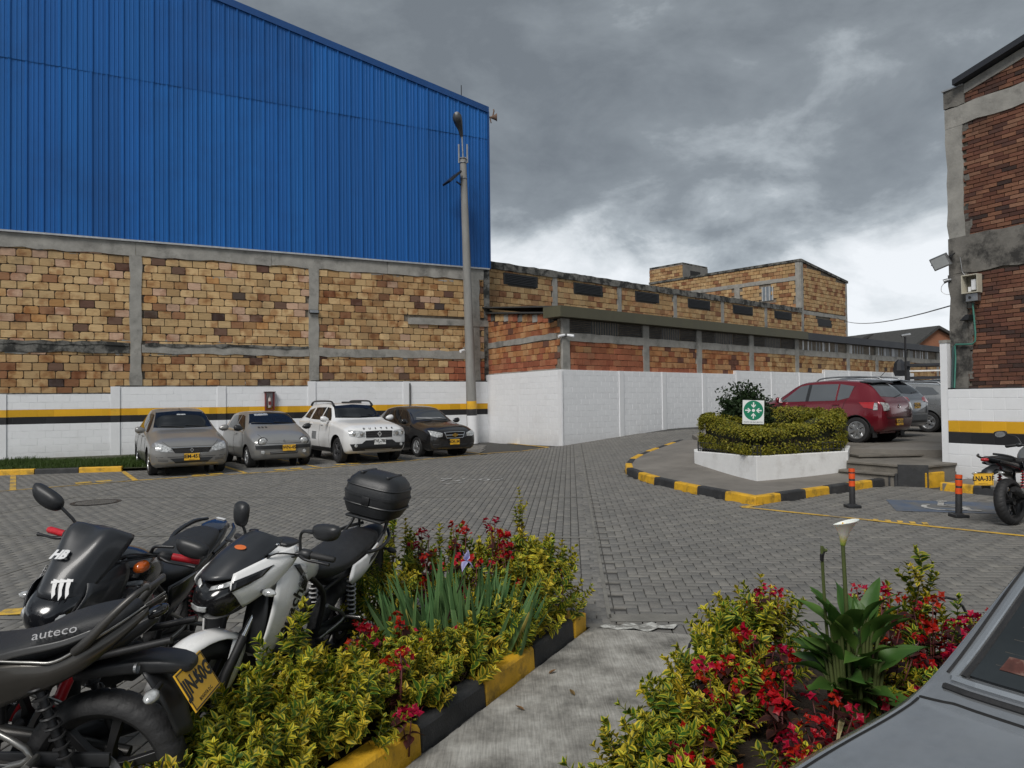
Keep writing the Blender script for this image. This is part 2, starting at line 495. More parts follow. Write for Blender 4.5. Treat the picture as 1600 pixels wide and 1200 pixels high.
def masonry(parent, name, O, dx, W, z0, z1, bw, bh, mat, gap=.012, dep=.03, keep=None, limit=300, jit=.006, seed=1, stag=.5, chip=.35, off=0.0, matf=None, used=None, rough_rows=.0, ch=.006, drop=.0):
 """courses of blocks on a wall plane through O along dx; the blocks that show largest become objects named `name`, the rest one stuff part.
 Returns the number of objects made."""
 rr = random.Random(seed)
 dx = Vector((dx[0], dx[1], 0)).normalized(); nrm = Vector((dx.y, -dx.x, 0))
 O = Vector(O)
 variants = {}
 def var(mt):
  if mt not in variants: variants[mt] = block_variants(name, bw - gap, bh - gap, dep, mt, seed=seed + len(variants), chip=chip, ch=ch)
  return variants[mt]
 items = []
 row = 0; z = z0 + bh / 2
 while z - bh / 2 < z1 - .02:
  u = -((row % 2) * stag) * bw + off + rr.uniform(-rough_rows, rough_rows) * bw
  while u < W:
   a, b = max(u, 0), min(u + bw, W)
   if b - a > bw * .2 and rr.random() >= drop:
    hi = min(z + bh / 2, z1); lo = z - bh / 2
    uc, zc = (a + b) / 2, (hi + lo) / 2
    if keep is None or keep(uc, zc):
     items.append((uc, zc, (b - a) / bw, (hi - lo) / bh))
   u += bw
  z += bh; row += 1
 if not items: return 0
 ang = math.atan2(dx.y, dx.x)
 P = np.array([[O.x + dx.x * i[0], O.y + dx.y * i[0], i[1]] for i in items])
 px, py, d = project(P)
 infr = (px > -20) & (px < 1620) & (py > -20) & (py < 1220) & (d > 0)
 score = np.where(infr, d, d + 1000)
 order = np.argsort(score)
 nobj = sum(infr[:]) if limit else 0
 nobj = int(min(limit, nobj))
 rest = {}
 for rank, i in enumerate(order):
  u, zc, su, sv = items[i]
  mt = matf(u, zc) if matf else mat
  me = rr.choice(var(mt))
  push = rr.uniform(-jit, jit)
  loc = Vector((P[i][0], P[i][1], zc)) - nrm * 0 + nrm * push
  rz = ang + rr.uniform(-.006, .006); ry = rr.uniform(-.008, .008)
  if rank < nobj:
   o = obj(name, me, parent, loc, (0, ry, rz), (su, 1, sv))
  else:
   rest.setdefault(mt, []).append((me, loc, ry, rz, su, sv))
 for mt, L in rest.items():
  V, Fc = [], []
  for me, loc, ry, rz, su, sv in L:
   Mx = Matrix.Translation(loc) @ Matrix.Rotation(rz, 4, 'Z') @ Matrix.Rotation(ry, 4, 'Y') @ Matrix.Diagonal((su, 1, sv, 1))
   o0 = len(V)
   V += [Mx @ v.co for v in me.vertices]
   Fc += [[q + o0 for q in p.vertices] for p in me.polygons]
  tag(obj(name + '_field', mesh_from(name + '_field', V, Fc, [mt]), parent), kind='stuff')
 return nobj
def wall_box(mb, O, dx, u0, u1, z0, z1, front, back, m=None, c=0.0):
 """box on a wall plane: `front` metres proud of the plane, `back` metres behind it"""
 dx = Vector((dx[0], dx[1], 0)).normalized()
 Mx = Matrix.Translation(Vector((O[0], O[1], 0))) @ Matrix.Rotation(math.atan2(dx.y, dx.x), 4, 'Z')
 mb.box((u0, -front, z0), (u1, back, z1), m, Mx, c)
def rough_strip(mb, O, dx, u0, u1, z0, z1, front, back, seed=0, amp=.03, step=.35):
 """cast concrete member with uneven arrises"""
 rr = random.Random(seed)
 dx = Vector((dx[0], dx[1], 0)).normalized(); n = Vector((dx.y, -dx.x, 0)); O = Vector((O[0], O[1], 0))
 horiz = (u1 - u0) > (z1 - z0)
 L = (u1 - u0) if horiz else (z1 - z0)
 k = max(2, int(L / step)); rings = []
 for i in range(k + 1):
  t = i / k
  e = [rr.uniform(-amp, amp) for _ in range(3)]
  if horiz:
   u = u0 + L * t
   q = [(u, z0 + e[0], front + e[2] * .3), (u, z1 + e[1], front + e[2] * .3), (u, z1 + e[1], -back), (u, z0 + e[0], -back)]
  else:
   z = z0 + L * t
   q = [(u0 + e[0], z, front + e[2] * .2), (u1 + e[1], z, front + e[2] * .2), (u1 + e[1], z, -back), (u0 + e[0], z, -back)]
  rings.append([O + dx * a + n * f + Vector((0, 0, z_)) for a, z_, f in q])
 mb.loft(rings)
# ===== ground
def ground_mat(name, c, joint=False):
 return M(name, c, .9, var=.25, scale=2.5, bump=.5, bscale=35, dirt=(.07, .07, .068), dscale=.5, damt=.45)
GROUND = M('yard_ground', (.050, .048, .044), .95, var=.3, scale=8, bump=.5, bscale=60)
xs = np.unique(np.concatenate([np.array([-400, -150, -60, -30]), np.arange(-20, 30, .5), np.array([40, 70, 160, 400])]))
ys = np.unique(np.concatenate([np.array([-60, -20, -8]), np.arange(-4, 45, .5), np.array([50, 60, 80, 120, 250, 500, 900])]))
X, Y = np.meshgrid(xs, ys, indexing='ij')
Z = ground(X, Y) - .016
V = np.stack([X.ravel(), Y.ravel(), Z.ravel()], 1)
ni, nj = X.shape
I, J = np.meshgrid(np.arange(ni - 1), np.arange(nj - 1), indexing='ij')
a = (I * nj + J).ravel()
tag(obj('ground', mesh_np('ground', V, np.stack([a, a + nj, a + nj + 1, a + 1], 1), GROUND)), kind='structure')
# --- pavers
PAVE = M_blocks('paver_concrete', [(3, (.170, .165, .153)), (3, (.182, .175, .162)), (2, (.158, .154, .145)), (1, (.195, .187, .170))],
    rough=.85, bump=.35, grain=(6, 6, 6), dirt=(.075, .073, .068), damt=.5, dscale=.5, dlo=.52, dhi=.8, gvar=.15, pv=(.92, 1.07))
paving = tag(thing('paving', None, None), kind='structure')
PA = R(-4.5)
ca, sa = math.cos(PA), math.sin(PA)
KD = Vector((.473, .881, 0))                      # direction of the walkway kerb
KP = Vector((.56, 5.82, 0))
BED_L = [(.36, 6.15), (-1.02, 6.25), (-1.2, 4.6), (-1.42, 3.2), (-1.42, 2.35), (-1.30, 2.28), (-.70, 3.75), (.40, 5.82)]
BED_R = [(.27, 3.05), (.72, 3.9), (1.42, 5.15), (3.9, 5.05), (4.3, 4.6), (2.6, 3.62), (1.0, 2.55), (.62, 2.4)]
WALK = [(.60, 5.86), (1.78, 5.52), (1.42, 5.15), (.27, 3.05), (.62, 2.4), (-.1, 1.0), (-2.0, .9), (-1.16, 2.58)]
ISLAND = [(3.86, 11.79), (7.25, 14.09), (8.2, 14.75), (8.0, 15.6), (6.9, 16.6), (5.2, 21.0), (4.81, 21.39), (3.43, 18.94), (2.68, 17.3), (2.43, 16.3), (2.47, 15.7), (2.75, 14.6), (3.2, 13.3)]
def inside(poly, x, y):
 r = np.zeros(np.shape(x), bool); n = len(poly)
 for i in range(n):
  x1, y1 = poly[i]; x2, y2 = poly[(i + 1) % n]
  c = ((y1 > y) != (y2 > y)) & (x < (x2 - x1) * (y - y1) / (y2 - y1 + 1e-12) + x1)
  r ^= c
 return r
U0 = 0.30                                           # the paving changes bond along this line (local x)
STRIPS_U = [U0, U0 - 3.15, U0 - 6.3, U0 - 9.45]
STRIPS_V = [5.95, 9.45, 12.95, 16.6, 20.4]
def to_world(u, v): return u * ca - v * sa, u * sa + v * ca
pav = []
pw, pl = .105, .21
for i in range(-150, 4):
 u = U0 + (i + .5) * pw
 if u > U0: continue
 for j in range(0, 140):
  v = (j + (.5 if i % 2 else 0)) * pl + 1.0
  pav.append((u, v, pw, pl))
for i in range(-2, 130):
 for j in range(-10, 270):
  mth = (i - j) % 4
  u = U0 + .05 + i * pw; v = 1.0 + j * pw
  if mth == 0: pav.append((u + pw, v + pw / 2, 2 * pw, pw))
  elif mth == 3: pav.append((u + pw / 2, v + pw, pw, 2 * pw))
pav = np.array(pav)
u, v = pav[:, 0], pav[:, 1]
wx, wy = to_world(u, v)
ok = (wy > 1.0) & (wy < 27.0) & (wx > -.72 * wy - 2.0) & (wx < .72 * wy + 1.5)
ok &= ~((u > U0) & (u - pav[:, 2] / 2 < U0 + .04))
for poly in (BED_L, BED_R, WALK, ISLAND): ok &= ~inside(poly, wx, wy)
WDIR = Vector((.886, .463, 0)); WA = Vector((-.92, 29.25, 0)); WN = Vector((WDIR.y, -WDIR.x, 0))
LDIR = Vector((.749, .663, 0)); LN = Vector((LDIR.y, -LDIR.x, 0))
ADIR = Vector((.459, -.889, 0))
LB = Vector((at(878, 600, 24.6).x, 24.6, 0))
ok &= ((wx - WA.x) * WN.x + (wy - WA.y) * WN.y > .05)
ok &= ~((wx > -1) & (wy > 22) & ((wx - LB.x) * LN.x + (wy - LB.y) * LN.y < .03))
ok &= ~((wx > 7.6) & (wy > 13.4))
pav = pav[ok]; wx, wy = wx[ok], wy[ok]
pvz = ground(wx, wy)
P = np.stack([wx, wy, pvz], 1)
px, py, dep = project(P)
infr = (px > 0) & (px < 1600) & (py < 1200)
order = np.argsort(np.where(infr, dep, dep + 1000))
def paver_geo(w, l, zt, tx, ty):
 g = .0042
 a, b = w / 2 - g, l / 2 - g; c = .004
 V = np.array([(-a, -b, -.018), (a, -b, -.018), (a, b, -.018), (-a, b, -.018),
     (-a, -b, -c), (a, -b, -c), (a, b, -c), (-a, b, -c),
     (-a + c, -b + c, 0), (a - c, -b + c, 0), (a - c, b - c, 0), (-a + c, b - c, 0)])
 V[:, 2] += zt + V[:, 0] * tx + V[:, 1] * ty
 return V
PFACES = [(0, 1, 5, 4), (1, 2, 6, 5), (2, 3, 7, 6), (3, 0, 4, 7), (4, 5, 9, 8), (5, 6, 10, 9), (6, 7, 11, 10), (7, 4, 8, 11), (8, 9, 10, 11)]
unit = {}
for nm, (w_, l_) in {'a': (pw, pl), 'b': (pl, pw)}.items():
 unit[nm] = mesh_from('paver', paver_geo(w_, l_, 0, 0, 0), PFACES, [PAVE])
AV, AF = [], []
cnt = 0; rr = random.Random(5)
FQ = np.array(PFACES)
rotm = np.array([[ca, -sa, 0], [sa, ca, 0], [0, 0, 1]])
for rank, i in enumerate(order):
 w_, l_ = pav[i][2], pav[i][3]
 zt = rr.uniform(-.0014, .0014); tx, ty = rr.gauss(0, .004), rr.gauss(0, .004)
 sy = float(ground(wx[i], wy[i] + .05) - ground(wx[i], wy[i] - .05)) / .1
 sx = float(ground(wx[i] + .05, wy[i]) - ground(wx[i] - .05, wy[i])) / .1
 if rank < 300:
  o = obj('paver', unit['a' if w_ < l_ else 'b'], paving, (wx[i], wy[i], pvz[i] + zt), (sy + ty, -sx + tx, PA))
 else:
  Vv = paver_geo(w_, l_, zt, tx + sx, ty + sy) @ rotm.T + P[i]
  AF.append(FQ + len(AV) * 12); AV.append(Vv)
tag(obj('paver_field', mesh_np('paver_field', np.concatenate(AV), np.concatenate(AF), PAVE), paving), kind='stuff')
def drape(poly, lift, mat, name, parent=None, step=.35, thick=0.0):
 """polygon in plan -> grid sheet lying `lift` above the ground"""
 bm = bmesh.new()
 vs_ = [bm.verts.new((x, y, 0)) for x, y in poly]
 bm.faces.new(vs_)
 bmesh.ops.triangulate(bm, faces=bm.faces)
 L = max(max(p[0] for p in poly) - min(p[0] for p in poly), max(p[1] for p in poly) - min(p[1] for p in poly))
 for _ in range(8):
  long_ = [e for e in bm.edges if e.calc_length() > step]
  if not long_: break
  bmesh.ops.subdivide_edges(bm, edges=long_, cuts=1)
  bmesh.ops.triangulate(bm, faces=bm.faces)
 for v_ in bm.verts: v_.co.z = float(ground(v_.co.x, v_.co.y)) + lift
 bmesh.ops.recalc_face_normals(bm, faces=bm.faces)
 if sum(f.normal.z for f in bm.faces) < 0: bmesh.ops.reverse_faces(bm, faces=bm.faces)
 if thick:
  ret = bmesh.ops.extrude_face_region(bm, geom=bm.faces[:])
  nv = [g for g in ret['geom'] if isinstance(g, bmesh.types.BMVert)]
  bmesh.ops.translate(bm, vec=(0, 0, thick), verts=nv)
  bmesh.ops.recalc_face_normals(bm, faces=bm.faces)
 me = bpy.data.meshes.new(name); bm.to_mesh(me); bm.free(); me.materials.append(mat)
 return obj(name, me, parent)
STRIPM = M('joint_concrete', (.175, .168, .15), .9, var=.25, scale=4, bump=.4, bscale=50, dirt=(.10, .098, .09), dscale=1.5, damt=.6)
def strip_poly(u0, v0, u1, v1, w):
 a = np.array([u0, v0]); b = np.array([u1, v1]); d = (b - a) / np.linalg.norm(b - a); n = np.array([-d[1], d[0]]) * w / 2
 return [to_world(*p) for p in (a - n, b - n, b + n, a + n)]
for s in STRIPS_U: drape(strip_poly(s, 6.15, s, 24.5, .035), .0045, STRIPM, 'joint_strip', paving)
for s in STRIPS_V: drape(strip_poly(-.72 * s - 1, s, U0, s, .09), .0045, STRIPM, 'joint_strip', paving)
drape(strip_poly(U0, 6.15, 4.6, 6.35, .2), .0045, STRIPM, 'joint_strip', paving)
m, n_, l_, b_ = nt('broomed_concrete')
geo = n_.new('ShaderNodeNewGeometry')
mp = n_.new('ShaderNodeMapping'); mp.inputs['Rotation'].default_value = (0, 0, R(28)); mp.inputs['Scale'].default_value = (60, 3.5, 1)
l_.new(geo.outputs['Position'], mp.inputs[0])
br = n_.new('ShaderNodeTexNoise'); br.inputs['Scale'].default_value = 1.6; br.inputs['Detail'].default_value = 6; l_.new(mp.outputs[0], br.inputs['Vector'])
bl = n_.new('ShaderNodeTexNoise'); bl.inputs['Scale'].default_value = 2.4; bl.inputs['Detail'].default_value = 10; bl.inputs['Roughness'].default_value = .68; l_.new(geo.outputs['Position'], bl.inputs['Vector'])
rp = n_.new('ShaderNodeValToRGB'); l_.new(bl.outputs['Fac'], rp.inputs[0])
rp.color_ramp.elements[0].position = .34; rp.color_ramp.elements[0].color = (.11, .105, .093, 1)
rp.color_ramp.elements[1].position = .68; rp.color_ramp.elements[1].color = (.46, .45, .415, 1)
e = rp.color_ramp.elements.new(.5); e.color = (.27, .26, .235, 1)
rb = n_.new('ShaderNodeMapRange'); l_.new(br.outputs['Fac'], rb.inputs[0]); rb.inputs[1].default_value = .3; rb.inputs[2].default_value = .7; rb.inputs[3].default_value = .78; rb.inputs[4].default_value = 1.2
mu = n_.new('ShaderNodeMix'); mu.data_type = 'RGBA'; mu.blend_type = 'MULTIPLY'; mu.inputs[0].default_value = 1
l_.new(rp.outputs[0], mu.inputs[6]); l_.new(rb.outputs[0], mu.inputs[7]); l_.new(mu.outputs[2], b_.inputs['Base Color'])
setin(b_, 'Roughness', .9); bp = n_.new('ShaderNodeBump'); bp.inputs['Strength'].default_value = .6; bp.inputs['Distance'].default_value = .008
l_.new(br.outputs['Fac'], bp.inputs['Height']); l_.new(bp.outputs[0], b_.inputs['Normal'])
tag(drape(WALK, .012, m, 'walkway', None, .4), kind='structure')
WPAINT = M('old_white_paint', (.62, .62, .58), .8, var=.2, scale=9, dirt=(.17, .165, .15), dscale=9, damt=.95, dlo=.42, dhi=.55)
drape([(.66, 5.86), (.74, 5.93), (.83, 5.87), (.90, 5.96), (.99, 5.88), (1.10, 5.95), (1.16, 5.86), (1.30, 5.90), (1.24, 5.78), (1.12, 5.80), (1.02, 5.71), (.93, 5.80), (.80, 5.77), (.70, 5.82)], .017, WPAINT, 'paint_spill', paving, .12)
LINE = M('worn_yellow_line', (.60, .37, .05), .75, var=.2, scale=8, bump=.25, bscale=60, dirt=(.15, .14, .12), dscale=3.0, damt=.9, dlo=.46, dhi=.62)
def pline(p, q, w, mat=LINE, name='bay_line', lift=.007):
 p, q = Vector(p), Vector(q); d = (q - p); d.z = 0; d.normalize(); nn = Vector((-d.y, d.x, 0)) * w / 2
 drape([tuple((p - nn)[:2]), tuple((q - nn)[:2]), tuple((q + nn)[:2]), tuple((p + nn)[:2])], lift, mat, name, paving, .5)
fl = [gp(x_, y_) for x_, y_ in ((-60, 771), (0, 768), (212, 751), (385, 740), (450, 736), (630, 721), (770, 708), (857, 699))]
for i in range(len(fl) - 1): pline(fl[i], fl[i + 1], .10)
BDIR = Vector((.56, -.83, 0))
for (x_, y_), L in (((20, 766), 3.4), ((212, 751), 3.6), ((385, 740), 4.5), ((500, 731), 4.6), ((632, 720), 4.6), ((752, 709), 4.6)):
 p = gp(x_, y_); pline(p, p - BDIR * L, .11)
pline(gp(857, 699), gp(770, 690), .10)
NUMY = M('number_yellow', (.66, .42, .06), .75, var=.2, scale=9, dirt=(.15, .14, .12), dscale=7, damt=.85, dlo=.5, dhi=.62)
for (x_, y_) in ((118, 756), (300, 744), (430, 735), (525, 727)):
 for k in (0, .32):
  p = gp(x_, y_) + Vector((.3, .25, 0)) * (k / .32)
  pline(p, p + Vector((.24, .19, 0)), .17, NUMY, 'bay_number', .009)
  pline(p + Vector((-.1, .14, 0)), p + Vector((.14, .33, 0)), .06, NUMY, 'bay_number', .010)
pline(gp(1160, 793), gp(1640, 842), .10)
pline(gp(1160, 793), gp(1185, 789), .12)
for k in range(5):
 p = gp(1370, 815) + Vector((.13 * k, -.075 * k, 0))
 pline(p, p + Vector((.06, .16, 0)), .07, NUMY, 'bay_number', .009)
pline(gp(0, 958), gp(44, 956), .20, NUMY, 'bay_line', .009)
WST = M('worn_white_stencil', (.58, .58, .56), .8, var=.15, scale=9, dirt=(.15, .145, .135), dscale=9, damt=.92, dlo=.40, dhi=.56)
p = gp(738, 750); p.z += .012
text('bay_stencil', '72-62', .62, WST, paving, frame(p, (1, -.02, 0), (.15, 1, .013)), .001)
p = gp(690, 757); pline(p, p + Vector((.5, .35, 0)), .06, WST, 'bay_stencil', .008)
BLU = M('worn_blue_paint', (.085, .115, .17), .8, var=.2, scale=5, dirt=(.13, .128, .12), dscale=2.5, damt=.95, dlo=.42, dhi=.6)
c = gp(1478, 792)
drape([(c.x - .95, c.y - .35), (c.x + .55, c.y - .75), (c.x + .95, c.y + .35), (c.x - .55, c.y + .75)], .006, BLU, 'symbol_ground', paving, .4)
mb = MB()
def wc(a, b): return Vector((c.x, c.y, float(ground(c.x, c.y)) + .013)) + Vector((.80, -.55, 0)) * a + Vector((.55, .80, .012)) * b
def wline(pts, w):
 for i in range(len(pts) - 1):
  p_, q_ = Vector(pts[i]), Vector(pts[i + 1]); d_ = (q_ - p_).normalized(); nn_ = Vector((-d_.y, d_.x, 0)) * w / 2
  mb.add([p_ - nn_ - d_ * w * .3, q_ - nn_ + d_ * w * .3, q_ + nn_ + d_ * w * .3, p_ + nn_ - d_ * w * .3], [(0, 1, 2, 3)])
wline([wc(.30 * math.cos(t), -.12 + .30 * math.sin(t)) for t in np.linspace(R(150), R(395), 16)], .075)
wline([wc(-.10, .42), wc(-.08, .05), wc(.22, .02), wc(.34, -.28), wc(.46, -.25)], .085)
wline([wc(-.09, .22), wc(.16, .20)], .06)
wline([wc(-.10 + .05 * math.cos(t), .54 + .05 * math.sin(t)) for t in np.linspace(0, 2 * PI, 9)], .07)
mb.build('wheelchair_symbol', WST, paving, fix=False)
mc = gp(150, 785)
mh = thing('manhole_cover', 'round iron manhole cover set flush in the grey paving', 'manhole cover', mc)
mb = MB(); mb.lathe([(.40, .002), (.40, .007), (.33, .007), (.33, .003)], 36, axis='Z'); mb.build('frame', DKM, mh)
mb = MB(); mb.lathe([(.325, .004), (.31, .008), (.12, .008), (.10, .006), (.001, .006)], 36, axis='Z')
for i in range(-4, 5):
 for j in range(-4, 5):
  if i * i + j * j < 18: mb.box((i * .065 - .014, j * .065 - .014, .006), (i * .065 + .014, j * .065 + .014, .011))
mb.build('lid', M('rusty_iron', (.135, .128, .116), .75, metal=.3, var=.3, scale=12), mh)
mb = MB(); mb.lathe([(.36, .002), (.36, .006), (.001, .006)], 30, axis='Z', M=Matrix.Translation(gp(172, 751)))
tag(mb.build('drain_cover', STRIPM), 'second pale round drain cover beside the yellow bay line near the grey saloon', 'drain cover')
# ===== kerbs
def kerb(name, pts, label, cols, h=.13, w=.15, seg=.5, cat='kerb', lift0=None, inner=1):
 """row of separate painted kerb stones along a polyline (plan), each one a part"""
 root = thing(name, label, cat, (0, 0, 0))
 P = [Vector((p[0], p[1], 0)) for p in pts]
 cum = [0]
 for i in range(len(P) - 1): cum.append(cum[-1] + (P[i + 1] - P[i]).length)
 def pos(s):
  for i in range(len(P) - 1):
   if s <= cum[i + 1] or i == len(P) - 2:
    t = (s - cum[i]) / (cum[i + 1] - cum[i]); return P[i].lerp(P[i + 1], t)
 n = max(1, round(cum[-1] / seg))
 cuts = [cum[-1] * i / n for i in range(n + 1)]
 for i in range(n):
  a, b = pos(cuts[i] + .006), pos(cuts[i + 1] - .006)
  d = (b - a).normalized(); nn = Vector((-d.y, d.x, 0)) * inner
  za, zb = float(ground(a.x, a.y)), float(ground(b.x, b.y))
  jz = random.uniform(-.006, .006); c = .022
  prof = [(0, -.05), (.012, h - c), (c + .006, h), (w - c, h), (w, h - c), (w, -.05)]
  ring = lambda p, z: [p + nn * q[0] + Vector((0, 0, z + q[1] + jz)) for q in prof]
  mb = MB(); steps = 3
  mb.loft([ring(a.lerp(b, t / steps), za + (zb - za) * t / steps) for t in range(steps + 1)])
  col = cols[i % len(cols)]
  mb.build('kerb_stone', col, root, bevel=.008)
 return root
ke = KP; ks = KP - KD * 4.2
kerb('kerb', [tuple(ks[:2]), tuple((ke - KD * .22)[:2])], 'yellow and black kerb stones beside the walkway, edging the left flower bed', [KYEL, KBLK], h=.15, w=.16, seg=.66)
mb = MB()
Mx = frame(ke - KD * .21 + Vector((0, 0, -.04)), KD, (-KD.y, KD.x, 0))
mb.box((0, 0, 0), (.22, .34, .20), None, Mx, .012)
tag(mb.build('kerb_end', KYEL), 'yellow painted end stone closing the walkway kerb', 'kerb')
isl = [ISLAND[i] for i in (1, 0, 12, 11, 10, 9, 8, 7, 6)]
kerb('kerb', [ISLAND[0], ISLAND[1]], 'straight yellow and black kerb below the planter, running towards the steps', [KYEL, KBLK], h=.14, w=.17, seg=.68)
kerb('kerb', [ISLAND[0], ISLAND[12], ISLAND[11], ISLAND[10], ISLAND[9], ISLAND[8], ISLAND[7], ISLAND[6]], 'curved yellow and black kerb around the left nose of the traffic island', [KYEL, KBLK], h=.14, w=.17, seg=.72, inner=-1)
kl0, kl1 = gp(-80, 745), gp(190, 737)
kl0 = gp(-90, 746);
kerb('kerb', [tuple(kl0[:2]), tuple(kl1[:2])], 'yellow and black kerb along the grass strip at the far left', [KBLK, KYEL], h=.13, w=.15, seg=.98)
k2a, k2b = WA + WN * .18 - WDIR * 1.45, WA + WN * .18 + WDIR * .45
kerb('kerb', [tuple(k2a[:2]), tuple(k2b[:2])], 'short yellow and black kerb at the foot of the wall by the lamp post', [KYEL, KBLK], h=.16, w=.16, seg=.63)
SIDEW = M('sidewalk_concrete', (.185, .17, .15), .9, var=.18, scale=1.8, bump=.35, bscale=40, dirt=(.10, .092, .082), dscale=.8, damt=.5)
cxi = sum(p[0] for p in ISLAND) / len(ISLAND); cyi = sum(p[1] for p in ISLAND) / len(ISLAND)
isl_in = []
for i, p in enumerate(ISLAND):
 a, b, c_ = Vector(ISLAND[i - 1]), Vector(p), Vector(ISLAND[(i + 1) % len(ISLAND)])
 d1 = (b - a).normalized(); d2 = (c_ - b).normalized()
 nn = (Vector((-d1.y, d1.x)) + Vector((-d2.y, d2.x))).normalized()
 q = b + nn * .10
 isl_in.append((q.x, q.y))
tag(drape(isl_in, .12, SIDEW, 'sidewalk', None, .5), kind='structure')
UP = [(6.75, 16.35), (8.1, 15.55), (9.5, 15.2), (30, 15.2), (40, 60), (14, 48), (9.2, 30.5), (5.6, 23), (5.3, 21.2)]
mb = MB(); mb.prism(UP, .2, .69)
tag(mb.build('upper_yard', SIDEW), kind='structure')
# ===== buildings
def u_at(px, O, d):
 """distance along a wall line at which it crosses picture column px"""
 r = ray(px, 620)
 det = d.x * (-r.y) - d.y * (-r.x)
 return ((-O.x) * (-r.y) - (-O.y) * (-r.x)) / det
def hp(px, py, z):
 d = ray(px, py); t = (z - EYE.z) / d.z
 return EYE + d * t
def cladding_mat(name, c):
 return M(name, c, .42, var=.10, scale=.8, bump=.05, bscale=8, dirt=tuple(q * .55 for q in c), dscale=.35, damt=.5, stretch=(1, 1, .12), spec=.4)
BLUE = M_blocks('blue_sheet', [(2, (.012, .100, .33)), (2, (.013, .108, .345)), (1, (.012, .093, .305))], rough=.42, bump=.08, grain=(1.6, 1.6, .07), dirt=(.012, .06, .19), damt=.55, dscale=.25, dlo=.5, dhi=.75, gvar=.14, pv=(.95, 1.05))
BLUE_T = cladding_mat('blue_trim', (.010, .06, .20))
TAN = M_blocks('tan_block', [(14, (.55, .385, .20)), (11, (.51, .35, .175)), (6, (.52, .345, .24)), (4, (.45, .28, .13)), (1.5, (.30, .155, .08)), (1.0, (.17, .10, .07)), (1.5, (.46, .25, .10)), (.3, (.10, .075, .06))],
    grain=(1.2, 1.2, 14), dirt=(.075, .055, .04), damt=.62, dscale=.6, dlo=.53, dhi=.72, gvar=.24, burn=.75)
TAN2 = M_blocks('brown_block', [(9, (.45, .295, .145)), (9, (.41, .26, .12)), (5, (.35, .20, .09)), (2, (.25, .12, .06)), (5, (.49, .335, .17)), (1, (.13, .07, .05)), (.4, (.08, .06, .055))],
    grain=(1.2, 1.2, 16), dirt=(.06, .045, .035), damt=.6, dscale=.5, dlo=.5, gvar=.26, burn=.9)
PALE = M_blocks('pale_block', [(10, (.47, .32, .165)), (8, (.42, .27, .13)), (4, (.40, .235, .12)), (2, (.24, .115, .06)), (1.5, (.30, .16, .08))],
    grain=(1.2, 1.2, 10), dirt=(.12, .09, .06), damt=.4, dscale=.4, burn=.6)
REDB = M_blocks('red_block', [(6, (.36, .13, .07)), (4, (.30, .10, .055)), (3, (.40, .17, .09))], grain=(1, 1, 20), damt=.4, burn=.5)
ORB = M_blocks('orange_block', [(5, (.42, .20, .085)), (4, (.36, .155, .07)), (4, (.45, .25, .12)), (3, (.30, .11, .055)), (1.5, (.14, .065, .045))], grain=(1.2, 1.2, 14), damt=.45, burn=.7)
RBR = M_blocks('old_brick', [(6, (.165, .072, .046)), (6, (.135, .058, .040)), (4, (.20, .095, .058)), (4, (.09, .044, .034)), (2, (.24, .125, .08)), (2, (.058, .036, .031))],
    grain=(5, 5, 9), dirt=(.035, .03, .028), damt=.6, dscale=1.3, dlo=.5, dhi=.7, bump=.5)
WBLK = M_blocks('white_block_paint', [(1, (.80, .812, .828)), (1, (.79, .802, .818)), (1, (.805, .817, .833))], rough=.7, bump=.12, grain=(2, 2, 2), dirt=(.50, .485, .46), damt=.4, dscale=.8, dlo=.55, dhi=.85, gvar=.03, pv=(.98, 1.01), splash=.55)
YBLK = M_blocks('yellow_block_paint', [(1, (.72, .395, .022)), (1, (.69, .37, .02))], rough=.65, bump=.12, grain=(2, 2, 2), dirt=(.4, .25, .05), damt=.3, gvar=.05)
KBK = M_blocks('black_block_paint', [(1, (.020, .020, .022)), (1, (.026, .026, .028))], rough=.65, bump=.12, grain=(2, 2, 2), dirt=(.08, .075, .07), damt=.4, gvar=.15)
OLIVE = M('olive_fascia', (.085, .080, .048), .6, var=.12, scale=1.5, stretch=(1, 1, .2))
BFAS = M('black_fascia', (.020, .022, .028), .55, var=.2, scale=1.5)
LOUV = M('louvre_metal', (.085, .088, .09), .6, metal=.3, var=.2, scale=5)
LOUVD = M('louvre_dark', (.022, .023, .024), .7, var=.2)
CORR = M('old_sheet', (.30, .305, .31), .6, metal=.4, var=.2, scale=3, dirt=(.08, .075, .07), dscale=1.2, damt=.5)
DARKS = M('weathered_dark', (.05, .05, .048), .85, var=.3, scale=6)
# --- blue warehouse
WL = 25.0
WO = WA - WDIR * WL                       # wall origin at the far left, u = WL at the corner
def uw(px): return u_at(px, WO, WDIR)
def W(u, f, z): return WO + WDIR * u + WN * f + Vector((0, 0, z))
bw_ = thing('blue_warehouse', 'big warehouse with blue ribbed metal cladding above a wall of tan clay blocks', 'warehouse', WO)
bw_.location = (0, 0, 0)
ZB0, ZF = 1.9, 7.05
def zroof(u): return 13.40 + .207 * (WL - u)
core = MB()
core.prism([(0, 0), (WL, 0), (WL, zroof(WL) - .12), (0, zroof(0) - .12)], .20, 22.0, None, None, 'Y')
Mx = Matrix.Translation(WO) @ Matrix.Rotation(math.atan2(WDIR.y, WDIR.x), 4, 'Z')
c_ = MB(); c_.V = [Mx @ v for v in core.V]; c_.F = core.F; c_.I = core.I
c_.build('side_wall', BLUE_T, bw_)
mb = MB(); wall_box(mb, WO, WDIR, 0, WL, 0, ZF, -.012, .19); mb.build('wall', MORTAR, bw_)
cols_px = (-260, 212, 490, 743)
cu_ = [uw(p) for p in cols_px]
CW = .34
